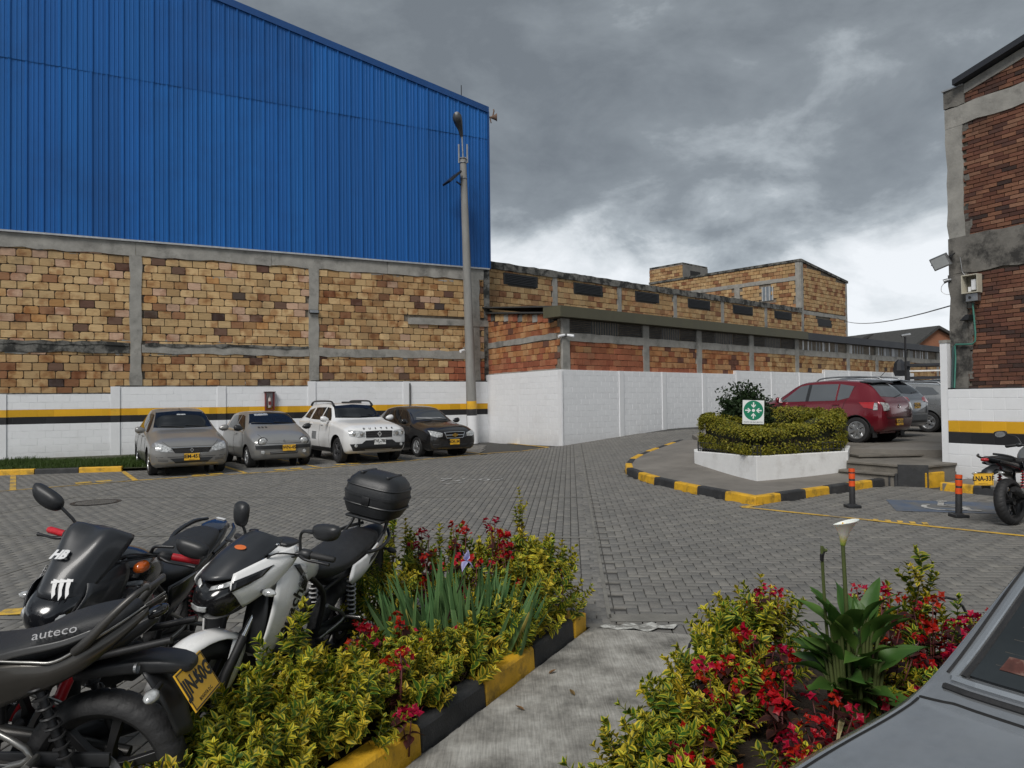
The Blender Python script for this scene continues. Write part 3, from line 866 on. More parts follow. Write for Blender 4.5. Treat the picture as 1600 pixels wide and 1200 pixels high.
def keepW(u, z):
 for c0 in cu_:
  if abs(u - c0) < .07: return False
 if 3.50 < z < 3.72: return False
 if z > 6.68: return False
 if u > uw(640) and 4.72 < z < 5.0: return False
 return True
def matW(u, z):
 lo = z < 3.5; right = u > uw(497)
 if u > uw(700) and z < 3.3: return REDB
 if right or lo: return TAN2 if random.random() < (.5 if right and not lo else .7) else TAN
 return TAN if random.random() < .9 else TAN2
masonry(bw_, 'clay_block', WO, WDIR, WL - .05, 1.9, 6.75, .405, .245, TAN, gap=.02, dep=.05, keep=keepW, matf=matW, seed=11, rough_rows=.12, jit=.012, chip=.5)
for i, c0 in enumerate(cu_):
 mb = MB(); e = CW / 2
 rough_strip(mb, WO, WDIR, c0 - e, c0 + e, 1.6, 6.60, .080 + .002 * i, .02, seed=i, amp=.022)
 mb.build('concrete_column', CONC, bw_)
segs = [0] + cu_ + [WL]
for i in range(len(segs) - 1):
 a, b = segs[i], segs[i + 1]
 if b - a < .3: continue
 mb = MB(); rough_strip(mb, WO, WDIR, a + (0 if i == 0 else CW / 2), b - (CW / 2 if i < len(segs) - 2 else 0), 3.46, 3.76, .076, .02, seed=20 + i, amp=.03)
 mb.build('ring_beam', CONC_D if i < 2 else CONC, bw_)
 if i in (1, 2):
  mb = MB(); rough_strip(mb, WO, WDIR, a + .25, b - .2, 3.70, 3.80, .10, .0, seed=40 + i, amp=.03, step=.25); mb.build('mortar_ledge', CONC_D, bw_)
for k in range(6):
 a, b = WL * k / 6, WL * (k + 1) / 6 - .01
 mb = MB(); rough_strip(mb, WO, WDIR, a, b, 6.58, 7.02, .082, .02, seed=60 + k, amp=.035); mb.build('top_beam', CONC, bw_)
mb = MB(); rough_strip(mb, WO, WDIR, uw(638), WL, 4.74, 4.98, .11, .0, seed=91, amp=.012); mb.build('concrete_lintel', CONC, bw_)
mb = MB(); rough_strip(mb, WO, WDIR, WL - .22, WL + .02, 1.7, 7.0, .09, .1, seed=92, amp=.01); mb.build('corner_column', CONC_D, bw_)
mb = MB(); wall_box(mb, WO, WDIR, WL - .02, WL + .16, 2.0, 5.4, .02, .2); mb.build('drain_channel', DARKS, bw_)
rr = random.Random(4)
mb = MB()
for k in range(34):
 u0 = rr.uniform(uw(-40), WL - .6); z0 = rr.choice([6.45, 6.5, 3.4, 3.86, 3.9, rr.uniform(2.3, 6.4)])
 L = rr.uniform(.2, .9)
 rough_strip(mb, WO, WDIR, u0, u0 + L, z0, z0 + rr.uniform(.03, .09), .045, .0, seed=200 + k, amp=.02, step=.12)
tag(mb.build('mortar_smear', CONC, bw_), kind='stuff')
SW = .86; pitch = .43
def sheet_profile():
 prof = []
 for k in range(2):
  x0 = k * pitch
  prof += [(x0, 0), (x0 + .030, .036), (x0 + .065, .036), (x0 + .095, 0), (x0 + .19, 0), (x0 + .205, .012), (x0 + .225, .012), (x0 + .24, 0), (x0 + .305, 0), (x0 + .32, .012), (x0 + .34, .012), (x0 + .355, 0)]
 prof.append((SW + .03, .004))
 return prof
prof = sheet_profile()
def sheet_mesh(z0, z1a, z1b, name='cladding_sheet', mat=BLUE, nrow=3):
 V = []; n = len(prof)
 for r in range(nrow + 1):
  for (x, y) in prof:
   t = x / SW; zt = z1a + (z1b - z1a) * t
   V.append((x, -y, z0 + (zt - z0) * r / nrow))
 Fc = [(r * n + i, r * n + i + 1, (r + 1) * n + i + 1, (r + 1) * n + i) for r in range(nrow) for i in range(n - 1)]
 return mesh_from(name, V, Fc, [mat])
low = sheet_mesh(ZF, 12.36, 12.36)
ang = math.atan2(WDIR.y, WDIR.x)
n_sh = int(WL / SW)
u_start = WL - n_sh * SW
for i in range(n_sh):
 u = u_start + i * SW
 p = W(u, .075 + rr.uniform(-.004, .004), 0)
 obj('cladding_sheet', low, bw_, p, (0, rr.uniform(-.0012, .0012), ang + rr.uniform(-.004, .004)))
 q = W(u, .092 + rr.uniform(-.004, .004), 0)
 obj('cladding_sheet', sheet_mesh(12.25, zroof(u), zroof(u + SW)), bw_, q, (0, 0, ang + rr.uniform(-.004, .004)))
mb = MB(); wall_box(mb, WO, WDIR, 0, WL + .02, ZF - .035, ZF + .02, .16, 0); mb.build('flashing', M('pale_flashing', (.42, .43, .44), .5, metal=.4, var=.2), bw_)
mb = MB()
P4 = [W(0, .16, zroof(0) - .10), W(WL + .06, .16, zroof(WL) - .10), W(WL + .06, .16, zroof(WL) + .14), W(0, .16, zroof(0) + .14)]
Q4 = [p - WN * .5 for p in P4]
mb.loft([P4, Q4]); mb.build('roof_trim', BLUE_T, bw_)
mb = MB(); wall_box(mb, WO, WDIR, WL, WL + .07, ZF, 13.35, .15, .4); mb.build('corner_trim', BLUE_T, bw_)
p = W(WL + .05, .05, 13.15)
dsh = thing('roof_siren', 'small brown cone siren bracketed to the top corner of the blue cladding', 'siren', p)
mb = MB(); mb.tube([(0, 0, 0), (.14, 0, .02), (.22, 0, .0)], .025, 8); mb.build('bracket', DKM, dsh)
RUST = M('rusty_metal', (.16, .10, .07), .8, metal=.3, var=.3, scale=12)
mb = MB(); mb.lathe([(.03, -.12), (.06, -.04), (.12, .10), (.16, .16), (.14, .14), (.02, 0)], 14, axis='X', M=Matrix.Translation((.22, 0, 0))); mb.build('horn', RUST, dsh)
mb = MB(); mb.tube([(.2, 0, .02), (.26, 0, .25), (.24, .04, .33)], .03, 6); mb.tube([(.1, 0, -.02), (.14, .02, -.22)], .025, 6); mb.build('driver', RUST, dsh)
p = W(uw(729), -.2, zroof(uw(729)))
mb = MB(); mb.tube([(0, 0, -.1), (0, 0, .75)], .018, 6); mb.lathe([(.03, 0), (.03, .25), (.012, .3)], 8, axis='Z')
tag(mb.build('antenna', DKM, None, loc=p), 'thin whip antenna standing on the roof edge of the blue warehouse', 'antenna')
# --- white boundary wall with yellow and black stripes
bwall = thing('boundary_wall', 'long white block wall with yellow and black stripes behind the parked cars on the left', 'wall')
RH = .215; ZS = .205
WF = .16                                       # stands proud of the clay block wall
WOf = WO + WN * WF
def topz(u):
 return 2.20 if u < uw(180) else (2.42 if u < uw(485) else 2.59)
def wmat(u, z):
 k = (z - ZS) / RH
 if 5 <= k < 6: return KBK
 if 6 <= k < 7: return YBLK
 return WBLK
pil_px = (-190, 3, 180, 345, 485, 632)
pil_u = [uw(p) for p in pil_px]
uedge = [0, uw(180), uw(485), WL - .02]
tops = [2.20, 2.42, 2.59]
for i in range(3):
 mb = MB(); wall_box(mb, WOf, WDIR, uedge[i], uedge[i + 1], 0, tops[i] - .03, (.034), WF - .005); mb.build('wall', MORTAR if False else M('joint_white', (.73, .74, .755), .8, var=.04, scale=4), bwall)
 mb = MB(); wall_box(mb, WOf, WDIR, uedge[i], uedge[i + 1], 1.281, 1.495, .0365, .0); mb.build('stripe', BLK, bwall)
 mb = MB(); wall_box(mb, WOf, WDIR, uedge[i], uedge[i + 1], 1.496, 1.709, .0365, .0); mb.build('stripe', YEL, bwall)
 off = uedge[i]
 masonry(bwall, 'painted_block', WOf + WDIR * off, WDIR, uedge[i + 1] - off, ZS - RH, tops[i] - .03, .42, RH, WBLK, gap=.006, dep=.04, limit=100, matf=lambda u, z: wmat(u, z), seed=30 + i, chip=.05, jit=.0015, ch=.004)
 mb = MB(); rough_strip(mb, WOf, WDIR, uedge[i], uedge[i + 1] - .01, tops[i] - .03, tops[i] + .012, .03, WF, seed=70 + i, amp=.006); mb.build('coping', CONC_D, bwall)
for i, pu in enumerate(pil_u):
 tz = topz(pu + .2) - .02
 for (a, b, mt) in ((0, 1.28, WHITE), (1.28, 1.495, BLK), (1.495, 1.71, YEL), (1.71, tz, WHITE)):
  mb = MB(); wall_box(mb, WOf, WDIR, pu - .13, pu + .13, a + .001, b, .07, .03); mb.build('pilaster', mt, bwall)
mb = MB(); wall_box(mb, WOf, WDIR, WL - .05, WL + .06, 0, 2.56, .045, .15); mb.build('end_pier', WHITE, bwall)
# --- low louvred building and its white wall
AD = (LB - WA); AD.z = 0; AL = AD.length; AD.normalize(); AN = Vector((AD.y, -AD.x, 0))
LLEN = 36.0
def ul(px): return u_at(px, LB, LDIR)
def Lp(u, f, z): return LB + LDIR * u + LN * f + Vector((0, 0, z))
lowb = thing('low_workshop', 'low clay block workshop with louvred windows under an olive and black fascia', 'workshop')
ZW = 2.82
mb = MB(); wall_box(mb, LB, LDIR, .02, LLEN, 0, 4.55, -.013, .2); mb.build('wall', MORTAR, lowb)
mb = MB(); qa, qb = WA + AD * .02 - AN * .0, WA + AD * (AL - .02)
mb.loft([[qa - AN * -.013 + Vector((0, 0, 0)), qb - AN * -.013, qb - AN * -.013 + Vector((0, 0, 4.46)), qa - AN * -.013 + Vector((0, 0, 5.0))], [p_ - AN * .22 for p_ in (qa, qb, qb + Vector((0, 0, 4.46)), qa + Vector((0, 0, 5.0)))]]); mb.build('wall', MORTAR, lowb)
colL = [.14] + [ul(p) for p in (1009, 1092, 1174, 1245, 1325, 1370, 1420, 1465)]
def keepL(u, z):
 for c0 in colL:
  if abs(u - c0) < .05: return False
 return z < 3.86
def matL(u, z):
 if u < ul(1009): return REDB if z < 3.33 or random.random() < .12 else ORB
 if u < ul(1092) and z < 3.05: return REDB
 return ORB if u < ul(1200) else TAN2
masonry(lowb, 'clay_block', LB, LDIR, LLEN, 2.78, 3.86, .40, .215, ORB, gap=.016, dep=.045, keep=keepL, matf=matL, limit=190, seed=51, chip=.25, rough_rows=.1)
def keepA(u, z): return not (3.90 < z < 4.06) and u < AL - .2 and z < 5.08 - .55 * u / AL
masonry(lowb, 'clay_block', WA, AD, AL - .05, 2.78, 5.2, .38, .215, ORB, gap=.016, dep=.045, keep=keepA, matf=lambda u, z: REDB if (z < 3.25 or (z < 3.5 and random.random() < .35)) else ORB, limit=100, seed=52, chip=.25, rough_rows=.1)
mb = MB(); rough_strip(mb, WA, AD, .02, AL - .25, 3.88, 4.08, .062, .02, seed=3, amp=.02); mb.build('ring_beam', CONC, lowb)
for i in range(len(colL)):
 mb = MB(); w = .17 if i else .2
 rough_strip(mb, LB, LDIR, colL[i] - w * (1 if i else .7), colL[i] + w, 2.7, 4.55, .07, .05, seed=10 + i, amp=.012); mb.build('concrete_column', CONC, lowb)
 a = colL[i] + w; b = (colL[i + 1] - .17) if i + 1 < len(colL) else LLEN
 mb = MB(); rough_strip(mb, LB, LDIR, a, b, 3.80, 4.08, .062, .02, seed=30 + i, amp=.014); mb.build('sill_beam', CONC, lowb)
 if b - a < .6: continue
 if i < 4:
  L = b - a
  parts_ = [(a, a + L * .29, 'l'), (a + L * .29, a + L * .66, 'c'), (a + L * .66, b, 'l')] if i < 5 else []
  for (p0, p1, kind) in parts_:
   if kind == 'l':
    mb = MB(); wall_box(mb, LB, LDIR, p0 + .01, p1 - .01, 4.09, 4.54, -.05, .1); lv = mb.build('louvre', LOUVD, lowb)
    for k in range(7):
     mb = MB(); z = 4.115 + k * .062
     A_, B_ = Lp(p0 + .02, .0, z), Lp(p1 - .02, .0, z)
     V = [A_ + LN * .03, B_ + LN * .03, B_ - LN * .04 + Vector((0, 0, .045)), A_ - LN * .04 + Vector((0, 0, .045))]
     V2 = [v + Vector((0, 0, .008)) for v in V]
     mb.loft([V, V2]); mb.build('slat', LOUV, lv)
   else:
    mb = MB(); k = max(3, int((p1 - p0) / .13))
    Z0, Z1 = 4.09, 4.54
    lo_, hi_ = [], []
    for q in range(k * 4 + 1):
     uu = p0 + (p1 - p0) * q / (k * 4); ff = (-.02, .0, .0, -.02)[q % 4]
     lo_.append(Lp(uu, ff, Z0)); hi_.append(Lp(uu, ff, Z1))
    mb.add(lo_ + hi_, [(q, q + 1, len(lo_) + q + 1, len(lo_) + q) for q in range(len(lo_) - 1)])
    mb.build('corrugated_panel', LOUV if i else M('dark_sheet', (.06, .066, .068), .6, metal=.3), lowb)
 else:
  k = max(3, int((b - a) / .17))
  for q in range(k):
   mb = MB(); u0 = a + (b - a) * q / k; u1 = a + (b - a) * (q + .72) / k
   wall_box(mb, LB, LDIR, u0, u1, 4.09, 4.54, rr.uniform(-.03, 0), .04)
   mb.build('upright_slat', CORR if rr.random() < .7 else WHITE, lowb)
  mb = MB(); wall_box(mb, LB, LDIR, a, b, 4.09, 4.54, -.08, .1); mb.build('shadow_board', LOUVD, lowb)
uf = ul(1255)
mb = MB(); wall_box(mb, LB, LDIR, -.35, uf, 4.57, 4.93, .32, .5, c=0); mb.build('fascia', OLIVE, lowb)
mb = MB(); wall_box(mb, LB, LDIR, uf + .005, LLEN, 4.56, 4.90, .30, .5); mb.build('fascia', BFAS, lowb)
mb = MB()
MX = Matrix.Translation(LB) @ Matrix.Rotation(math.atan2(LDIR.y, LDIR.x), 4, 'Z')
mb.prism([(-.5, 4.86), (-.5, 4.94), (6.2, 5.72), (6.2, 5.62)], -.3, LLEN, None, MX @ Matrix.Rotation(PI / 2, 4, 'Z') @ Matrix.Scale(-1, 4, (1, 0, 0)) @ Matrix.Scale(-1, 4, (1, 0, 0)), 'Y') if False else None
R0 = [Lp(-.2, .1, 4.90), Lp(LLEN, .1, 4.88), Lp(LLEN, -5.4, 5.5), Lp(.9, -5.4, 5.5)]
mb.loft([R0, [p + Vector((0, 0, .05)) for p in R0]]); mb.build('roof', DARKS, lowb)
k = 14
for q in range(k):
 t0, t1 = q / k, (q + .94) / k
 a0, a1 = WA + AD * (AL - .35) * t0, WA + AD * (AL - .35) * t1
 zt = 5.25 - .55 * (t0 + t1) / 2
 mb = MB(); wall_box(mb, a0, AD, 0, (a1 - a0).length, zt - .27, zt, .07, .1)
 mb.build('verge_brick', (REDB, CONC, TAN2, CONC_D)[(q * 7 + q // 3) % 4], lowb, bevel=.01)
a0 = WA + AN * .16; a1 = WA + AD * (AL + .1) + AN * .16
mb = MB(); mb.loft([[a0 + Vector((0, 0, 5.27)), a1 + Vector((0, 0, 4.70)), a1 + Vector((0, 0, 4.75)), a0 + Vector((0, 0, 5.33))], [p - AN * .6 for p in (a0 + Vector((0, 0, 5.27)), a1 + Vector((0, 0, 4.70)), a1 + Vector((0, 0, 4.75)), a0 + Vector((0, 0, 5.33)))]])
mb.build('verge_board', DARKS, lowb)
mb = MB(); rough_strip(mb, WA, AD, .05, AL - .1, 2.80, 2.87, .10, .0, seed=77, amp=.012); mb.build('mortar_ledge', CONC, lowb)
wwall = thing('boundary_wall', 'plain white pilastered wall along the driveway below the louvred workshop', 'wall')
JW = MATS['joint_white']
WF2 = .13
AOf = WA + AN * WF2
mb = MB(); wall_box(mb, AOf, AD, .0, AL + WF2, 0, ZW, .0295, WF2 - .01); mb.build('wall', JW, wwall)
masonry(wwall, 'painted_block', AOf, AD, AL + WF2, .02, ZW, .42, .2, WBLK, gap=.006, dep=.034, limit=90, seed=61, chip=.03, jit=.0012, ch=.004)
for t in (-.02, AL * .47, AL + .02):
 mb = MB(); wall_box(mb, AOf, AD, t, t + .2, 0, ZW + .004, .035, .02); mb.build('pilaster', WHITE, wwall)
LOf = LB + LN * WF2 + LDIR * .0
steps_u = [(-.10, ul(1145), ZW), (ul(1145), ul(1284), 2.97), (ul(1284), LLEN - 6, 3.15)]
for i, (a, b, tz) in enumerate(steps_u):
 mb = MB(); wall_box(mb, LOf, LDIR, a, b - .005, 0, tz, .0295, WF2 - .01); mb.build('wall', JW, wwall)
 masonry(wwall, 'painted_block', LOf + LDIR * a, LDIR, b - a, .04, tz, .42, .2, WBLK, gap=.006, dep=.034, limit=(120, 50, 40)[i], seed=62 + i, chip=.03, jit=.0012, ch=.004)
for p_ in (962, 1029, 1092, 1145, 1200, 1244, 1284, 1322, 1357, 1390):
 pu = ul(p_); tz = [t for a, b, t in steps_u if a - .01 <= pu < b][0]
 mb = MB(); wall_box(mb, LOf, LDIR, pu, pu + .24, 0, tz + .004, .06, .02); mb.build('pilaster', WHITE, wwall)
p = Lp(.10, .12, 3.95)
cc = thing('security_camera', 'pair of white cameras on a bracket at the corner column of the louvred workshop', 'camera', p)
mb = MB(); mb.box((-.12, -.02, -.02), (.12, .02, .02)); mb.tube([(-.3, 0, .0), (-.2, .03, .06), (-.1, 0, 0)], .02, 6); mb.build('bracket', DKM, cc)
for sx in (-1, 1):
 mb = MB(); mb.tube([(sx * .05, -.02, .03), (sx * .26, -.14, -.02)], [.045, .05], 10); mb.build('camera_body', WHITE, cc, smooth=40)
# --- long warehouse of pale blocks behind
MO = Vector((-.95, 30.0, 0))
def um(px): return u_at(px, MO, LDIR)
longb = thing('brick_warehouse', 'long pale clay block warehouse with black vents under a mouldy coping', 'warehouse')
ML = um(1254); ZT = 7.50
mb = MB(); wall_box(mb, MO, LDIR, 0, ML, 0, ZT, -.015, 8.0); mb.build('wall', MORTAR, longb)
vents = [(791, 838), (900, 940), (996, 1029), (1078, 1109), (1148, 1176), (1213, 1237)]
vu = [(um(a), um(b)) for a, b in vents]
colm = [um(p) for p in (868, 969, 1056, 1130, 1198)]
def keepM(u, z):
 for c0 in colm:
  if abs(u - c0) < .05: return False
 for a, b in vu:
  if a - .02 < u < b + .02 and 6.72 < z < 7.10: return False
 return True
masonry(longb, 'clay_block', MO, LDIR, ML, 4.4, 7.22, .40, .245, PALE, gap=.02, dep=.045, keep=keepM, seed=71, rough_rows=.2, chip=.2)
for i, c0 in enumerate(colm):
 mb = MB(); rough_strip(mb, MO, LDIR, c0 - .14, c0 + .14, 4.4, 7.22, .066, .02, seed=i, amp=.01); mb.build('concrete_column', CONC, longb)
k = 9
for i in range(k):
 mb = MB(); rough_strip(mb, MO, LDIR, ML * i / k, ML * (i + 1) / k - .01, 7.22, 7.52, .10, .3, seed=80 + i, amp=.02); mb.build('coping', CONC_D, longb)
VB = M('vent_black', (.025, .026, .028), .55, metal=.3, var=.2)
for a, b in vu:
 mb = MB(); wall_box(mb, MO, LDIR, a - .12, b + .12, 6.66, 7.14, .056, .1); v_ = mb.build('vent', LOUVD, longb)
 for q in range(6):
  mb = MB(); z = 6.715 + q * .068
  n0 = MO + LDIR * (a + .01); n1 = MO + LDIR * (b - .01)
  V = [n0 + LN * .085 + Vector((0, 0, z)), n1 + LN * .085 + Vector((0, 0, z)), n1 + LN * .058 + Vector((0, 0, z + .055)), n0 + LN * .058 + Vector((0, 0, z + .055))]
  mb.loft([V, [p_ + Vector((0, 0, .008)) for p_ in V]]); mb.build('slat', VB, v_)
# --- tall block of brick at the end
TC = MO + LDIR * ML
TD = Vector((.663, -.749, 0)); TN = Vector((TD.y, -TD.x, 0))
tall = thing('brick_building', 'tall pale brick building with stair tower rising behind the long warehouse', 'building')
TL = 12.1; TLO = TC - TD * TL                     # left face runs from TLO to TC
def ut(px): return u_at(px, TLO, TD)
ZC = 10.66; RL = 6.6; ZE = 9.86
mb = MB()
poly = [TC, TC + LDIR * RL, TC + LDIR * RL - TD * TL, TLO]
back = [LDIR * .02 - TD * .02]
pb = [TC + LDIR * .02 - TD * .02, TC + LDIR * RL - TD * .02, TC + LDIR * RL - TD * TL, TLO + LDIR * .02]
topz_ = [ZC, ZE, ZE, ZC]
mb.loft([[p_.copy() for p_ in pb], [p_ + Vector((0, 0, z_)) for p_, z_ in zip(pb, topz_)]]); mb.build('wall', MORTAR, tall)
def keepT(u, z):
 if 9.30 < z < 9.72: return False
 if abs(u - ut(1155)) < .3 and z < 9.4: return False
 if u > TL - .3: return False
 if ut(1193) < u < ut(1212) and 8.2 < z < 9.25: return False
 return True
masonry(tall, 'clay_block', TLO, TD, TL - .02, 6.6, ZC - .12, .42, .25, PALE, gap=.025, dep=.045, keep=keepT, seed=81, limit=170, rough_rows=.2)
def keepT2(u, z): return not (7.1 < z < 7.45) and u > .28 and z < ZC - .25 - (ZC - ZE) * u / RL and not (ul2a < u < ul2b and 6.5 < z < 7.1)
def ur(px): return u_at(px, TC, LDIR)
ul2a, ul2b = ur(1278), ur(1301)
def keepT3(u, z):
 if u > RL - .25: return False
 return keepT2(u, z)
masonry(tall, 'clay_block', TC, LDIR, RL, 5.2, ZC - .1, .42, .25, PALE, gap=.025, dep=.045, keep=keepT3, seed=82, limit=130, rough_rows=.2)
for (O_, D_, u0, u1, z0, z1, f) in ((TLO, TD, 0, TL, 9.38, 9.64, .05), (TC, LDIR, 0.02, RL, 7.16, 7.40, .052)):
 mb = MB(); rough_strip(mb, O_, D_, u0, u1, z0, z1, f, .02, seed=5, amp=.012); mb.build('ring_beam', CONC, tall)
for (O_, D_, u0, u1, z0, z1, f) in ((TLO, TD, ut(1155) - .2, ut(1155) + .2, 7.0, 9.38, .045), (TC, LDIR, RL - .22, RL, 4.5, ZE - .1, .06), (TC, LDIR, -.02, .28, 4.5, ZC - .05, .06), (TLO, TD, TL - .3, TL + .0, 6.5, ZC - .05, .058)):
 mb = MB(); rough_strip(mb, O_, D_, u0, u1, z0, z1, f, .02, seed=6, amp=.01); mb.build('concrete_column', CONC, tall)
mb = MB(); wall_box(mb, TLO, TD, 0, TL + .08, ZC - .10, ZC + .06, .10, .3); mb.build('coping', CONC_D, tall)
mb = MB()
e0 = [TC + LN * .1 + Vector((0, 0, ZC - .1)), TC + LDIR * (RL + .15) + LN * .1 + Vector((0, 0, ZE - .1)), TC + LDIR * (RL + .15) + LN * .1 + Vector((0, 0, ZE + .07)), TC + LN * .1 + Vector((0, 0, ZC + .07))]
mb.loft([e0, [p_ - LN * .4 for p_ in e0]]); mb.build('verge', CONC_D, tall)
mb = MB(); wall_box(mb, TC, LDIR, ul2a, ul2b, 6.55, 7.0, .03, .05); mb.build('vent', LOUVD, tall)
wa, wb = ut(1194), ut(1211)
mb = MB(); wall_box(mb, TLO, TD, wa, wb, 8.25, 9.2, .02, .1); wf = mb.build('window', M('window_grey', (.22, .25, .28), .35, metal=.2), tall)
for t in (0, .33, .66, .97):
 mb = MB(); uu = wa + (wb - wa) * t; wall_box(mb, TLO, TD, uu, uu + .05, 8.25, 9.2, .05, 0); mb.build('mullion', M('pale_frame', (.5, .5, .48), .6), wf)
ta, tb = ut(1018), ut(1070)
TO2 = TLO + TD * tb
pb = [TO2, TO2 + LDIR * 3.2, TO2 + LDIR * 3.2 - TD * (tb - ta), TO2 - TD * (tb - ta)]
ins = [TO2 + LDIR * .02 - TD * .02, TO2 + LDIR * 3.2 - TD * .02, TO2 + LDIR * 3.2 - TD * (tb - ta), TO2 - TD * (tb - ta) + LDIR * .02]
mb = MB(); mb.loft([[p_ + Vector((0, 0, 9.5)) for p_ in ins], [p_ + Vector((0, 0, 11.72)) for p_ in ins]]); mb.build('tower_wall', CONC, tall)
masonry(tall, 'tower_block', TLO + TD * ta, TD, tb - ta, 10.6, 11.66, .42, .25, PALE, gap=.025, dep=.045, seed=83, limit=60)
mb = MB(); wall_box(mb, TO2, LDIR, .05, 3.2, 10.6, 11.7, .03, .0); mb.build('tower_face', M('grey_render', (.17, .165, .155), .9, var=.2, scale=2), tall)
mb = MB(); wall_box(mb, TO2, LDIR, .9, 2.2, 10.95, 11.32, .04, .0); mb.build('tower_opening', M('opening_dark', (.02, .02, .02), .9), tall)
mb = MB(); mb.loft([[p_ + Vector((0, 0, 11.72)) for p_ in pb], [p_ + Vector((0, 0, 11.84)) for p_ in pb]]); mb.build('tower_roof', CONC_D, tall)
# --- right-hand brick building
RO = Vector((8.57, 14.28, 0)); RD = Vector((.47, -.883, 0)).normalized(); RN = Vector((RD.y, -RD.x, 0))
def Rp(u, f, z): return RO + RD * u + RN * f + Vector((0, 0, z))
def urr(px): return u_at(px, RO, RD)
rb = thing('brick_building', 'old red brick building with stained concrete corner column at the right edge', 'building')
RW = 7.0
def zrr(u): return 7.76 + .24 * u
mb = MB()
bk = [Rp(.02, -.013, 0), Rp(RW, -.013, 0), Rp(RW, -9, 0), Rp(.02, -9, 0)]
tz_ = [zrr(0) - .1, zrr(RW) - .1, zrr(RW) - .1, zrr(0) - .1]
mb.loft([bk, [p_ + Vector((0, 0, z_)) for p_, z_ in zip(bk, tz_)]]); mb.build('wall', MORTAR, rb)
ZR0 = 1.93
def keepR(u, z):
 if u < .27: return False
 if 4.16 < z < 4.86: return False
 if 7.0 < z < 7.42: return False
 return z < zrr(u) - .22
masonry(rb, 'brick', RO + RD * .0, RD, 3.2, ZR0, 8.4, .25, .0762, RBR, gap=.011, dep=.03, keep=keepR, limit=300, seed=91, chip=.35, jit=.006, rough_rows=.12, ch=.003)
STN = M('stained_concrete', (.165, .155, .138), .92, var=.25, scale=3.5, bump=.7, bscale=18, dirt=(.022, .021, .020), dscale=1.7, damt=.9, dlo=.47, dhi=.6)
mb = MB(); rough_strip(mb, RO, RD, -.01, .33, 1.0, 4.16, .05, .1, seed=1, amp=.03, step=.22); mb.build('concrete_column', STN, rb)
mb = MB(); rough_strip(mb, RO, RD, -.01, .30, 4.86, 7.02, .05, .1, seed=2, amp=.02, step=.25); mb.build('concrete_column', CONC, rb)
mb = MB(); rough_strip(mb, RO, RD, -.01, RW, 4.17, 4.86, .055, .1, seed=3, amp=.025, step=.25); mb.build('ring_beam', STN, rb)
mb = MB(); rough_strip(mb, RO, RD, -.02, RW, 7.02, 7.40, .055, .1, seed=4, amp=.02, step=.3); mb.build('ring_beam', CONC, rb)
mb = MB(); rough_strip(mb, RO, RD, -.03, .36, 7.40, 7.74, .06, .3, seed=5, amp=.015, step=.1); mb.build('beam_end', STN, rb)
mb = MB(); mb.lathe([(.035, -.002), (.035, .012), (.001, .012)], 12, axis='Y', M=frame(Rp(.16, .062, 7.55), RD, -RN)); mb.build('drain_hole', PLA, rb)
mb = MB()
rough = []
for a_ in (.36, 1.2, 2.4, RW):
 rough.append([Rp(a_, .05, zrr(a_) - .26), Rp(a_, .05, zrr(a_) - .08), Rp(a_, -.1, zrr(a_) - .08), Rp(a_, -.1, zrr(a_) - .26)])
mb.loft(rough); mb.build('gable_beam', CONC, rb)
mb = MB(); q4 = []
for a_ in (.24, .5, 1.2, RW):
 q4.append([Rp(a_, .22, zrr(a_) - .06), Rp(a_, .22, zrr(a_) + .05), Rp(a_, -.4, zrr(a_) + .05), Rp(a_, -.4, zrr(a_) - .06)])
mb.loft(q4); mb.build('roof_edge', BFAS, rb)
mb = MB(); wall_box(mb, RO, RD, -.05, .36, 7.745, 7.775, .09, .3); mb.build('flashing', M('zinc_flashing', (.40, .41, .42), .45, metal=.6), rb)
mb = MB()
for kx in range(26):
 z0 = rr.uniform(2.0, 7.0); u0 = .29 + rr.uniform(0, .05)
 rough_strip(mb, RO, RD, u0, u0 + rr.uniform(.04, .14), z0, z0 + rr.uniform(.08, .35), .034, 0, seed=300 + kx, amp=.018, step=.06)
tag(mb.build('mortar_smear', STN, rb), kind='stuff')
rw = thing('boundary_wall', 'white block wall with yellow and black stripes under the red brick building on the right', 'wall')
RF = .14; ROf = RO + RN * RF
mb = MB(); wall_box(mb, ROf, RD, -.02, RW, 0, 1.94, .0295, RF - .01); mb.build('wall', JW, rw)
mb = MB(); wall_box(mb, ROf, RD, -.02, RW, 1.126, 1.339, .0315, 0); mb.build('stripe', YEL, rw)
mb = MB(); wall_box(mb, ROf, RD, -.02, RW, .911, 1.125, .0315, 0); mb.build('stripe', BLK, rw)
def rmat(u, z):
 if 1.125 < z < 1.34: return YBLK
 if .91 < z < 1.125: return KBK
 return WBLK
masonry(rw, 'painted_block', ROf - RD * .02, RD, RW, 1.34 - .215 * 6, 1.94, .42, .215, WBLK, gap=.006, dep=.034, limit=60, seed=93, chip=.05, jit=.0012, matf=rmat, ch=.004)
mb = MB(); rough_strip(mb, ROf, RD, -.02, RW, 1.94, 1.965, .02, RF, seed=8, amp=.004); mb.build('coping', DARKS, rw)
mb = MB(); wall_box(mb, ROf, RD, -.16, -.022, 0, 2.84, .02, .22); mb.build('end_pier', WHITE, rw)
mb = MB(); wall_box(mb, ROf, RD, -.17, -.012, 2.842, 2.90, .03, .23); mb.build('pier_cap', CONC, rw)
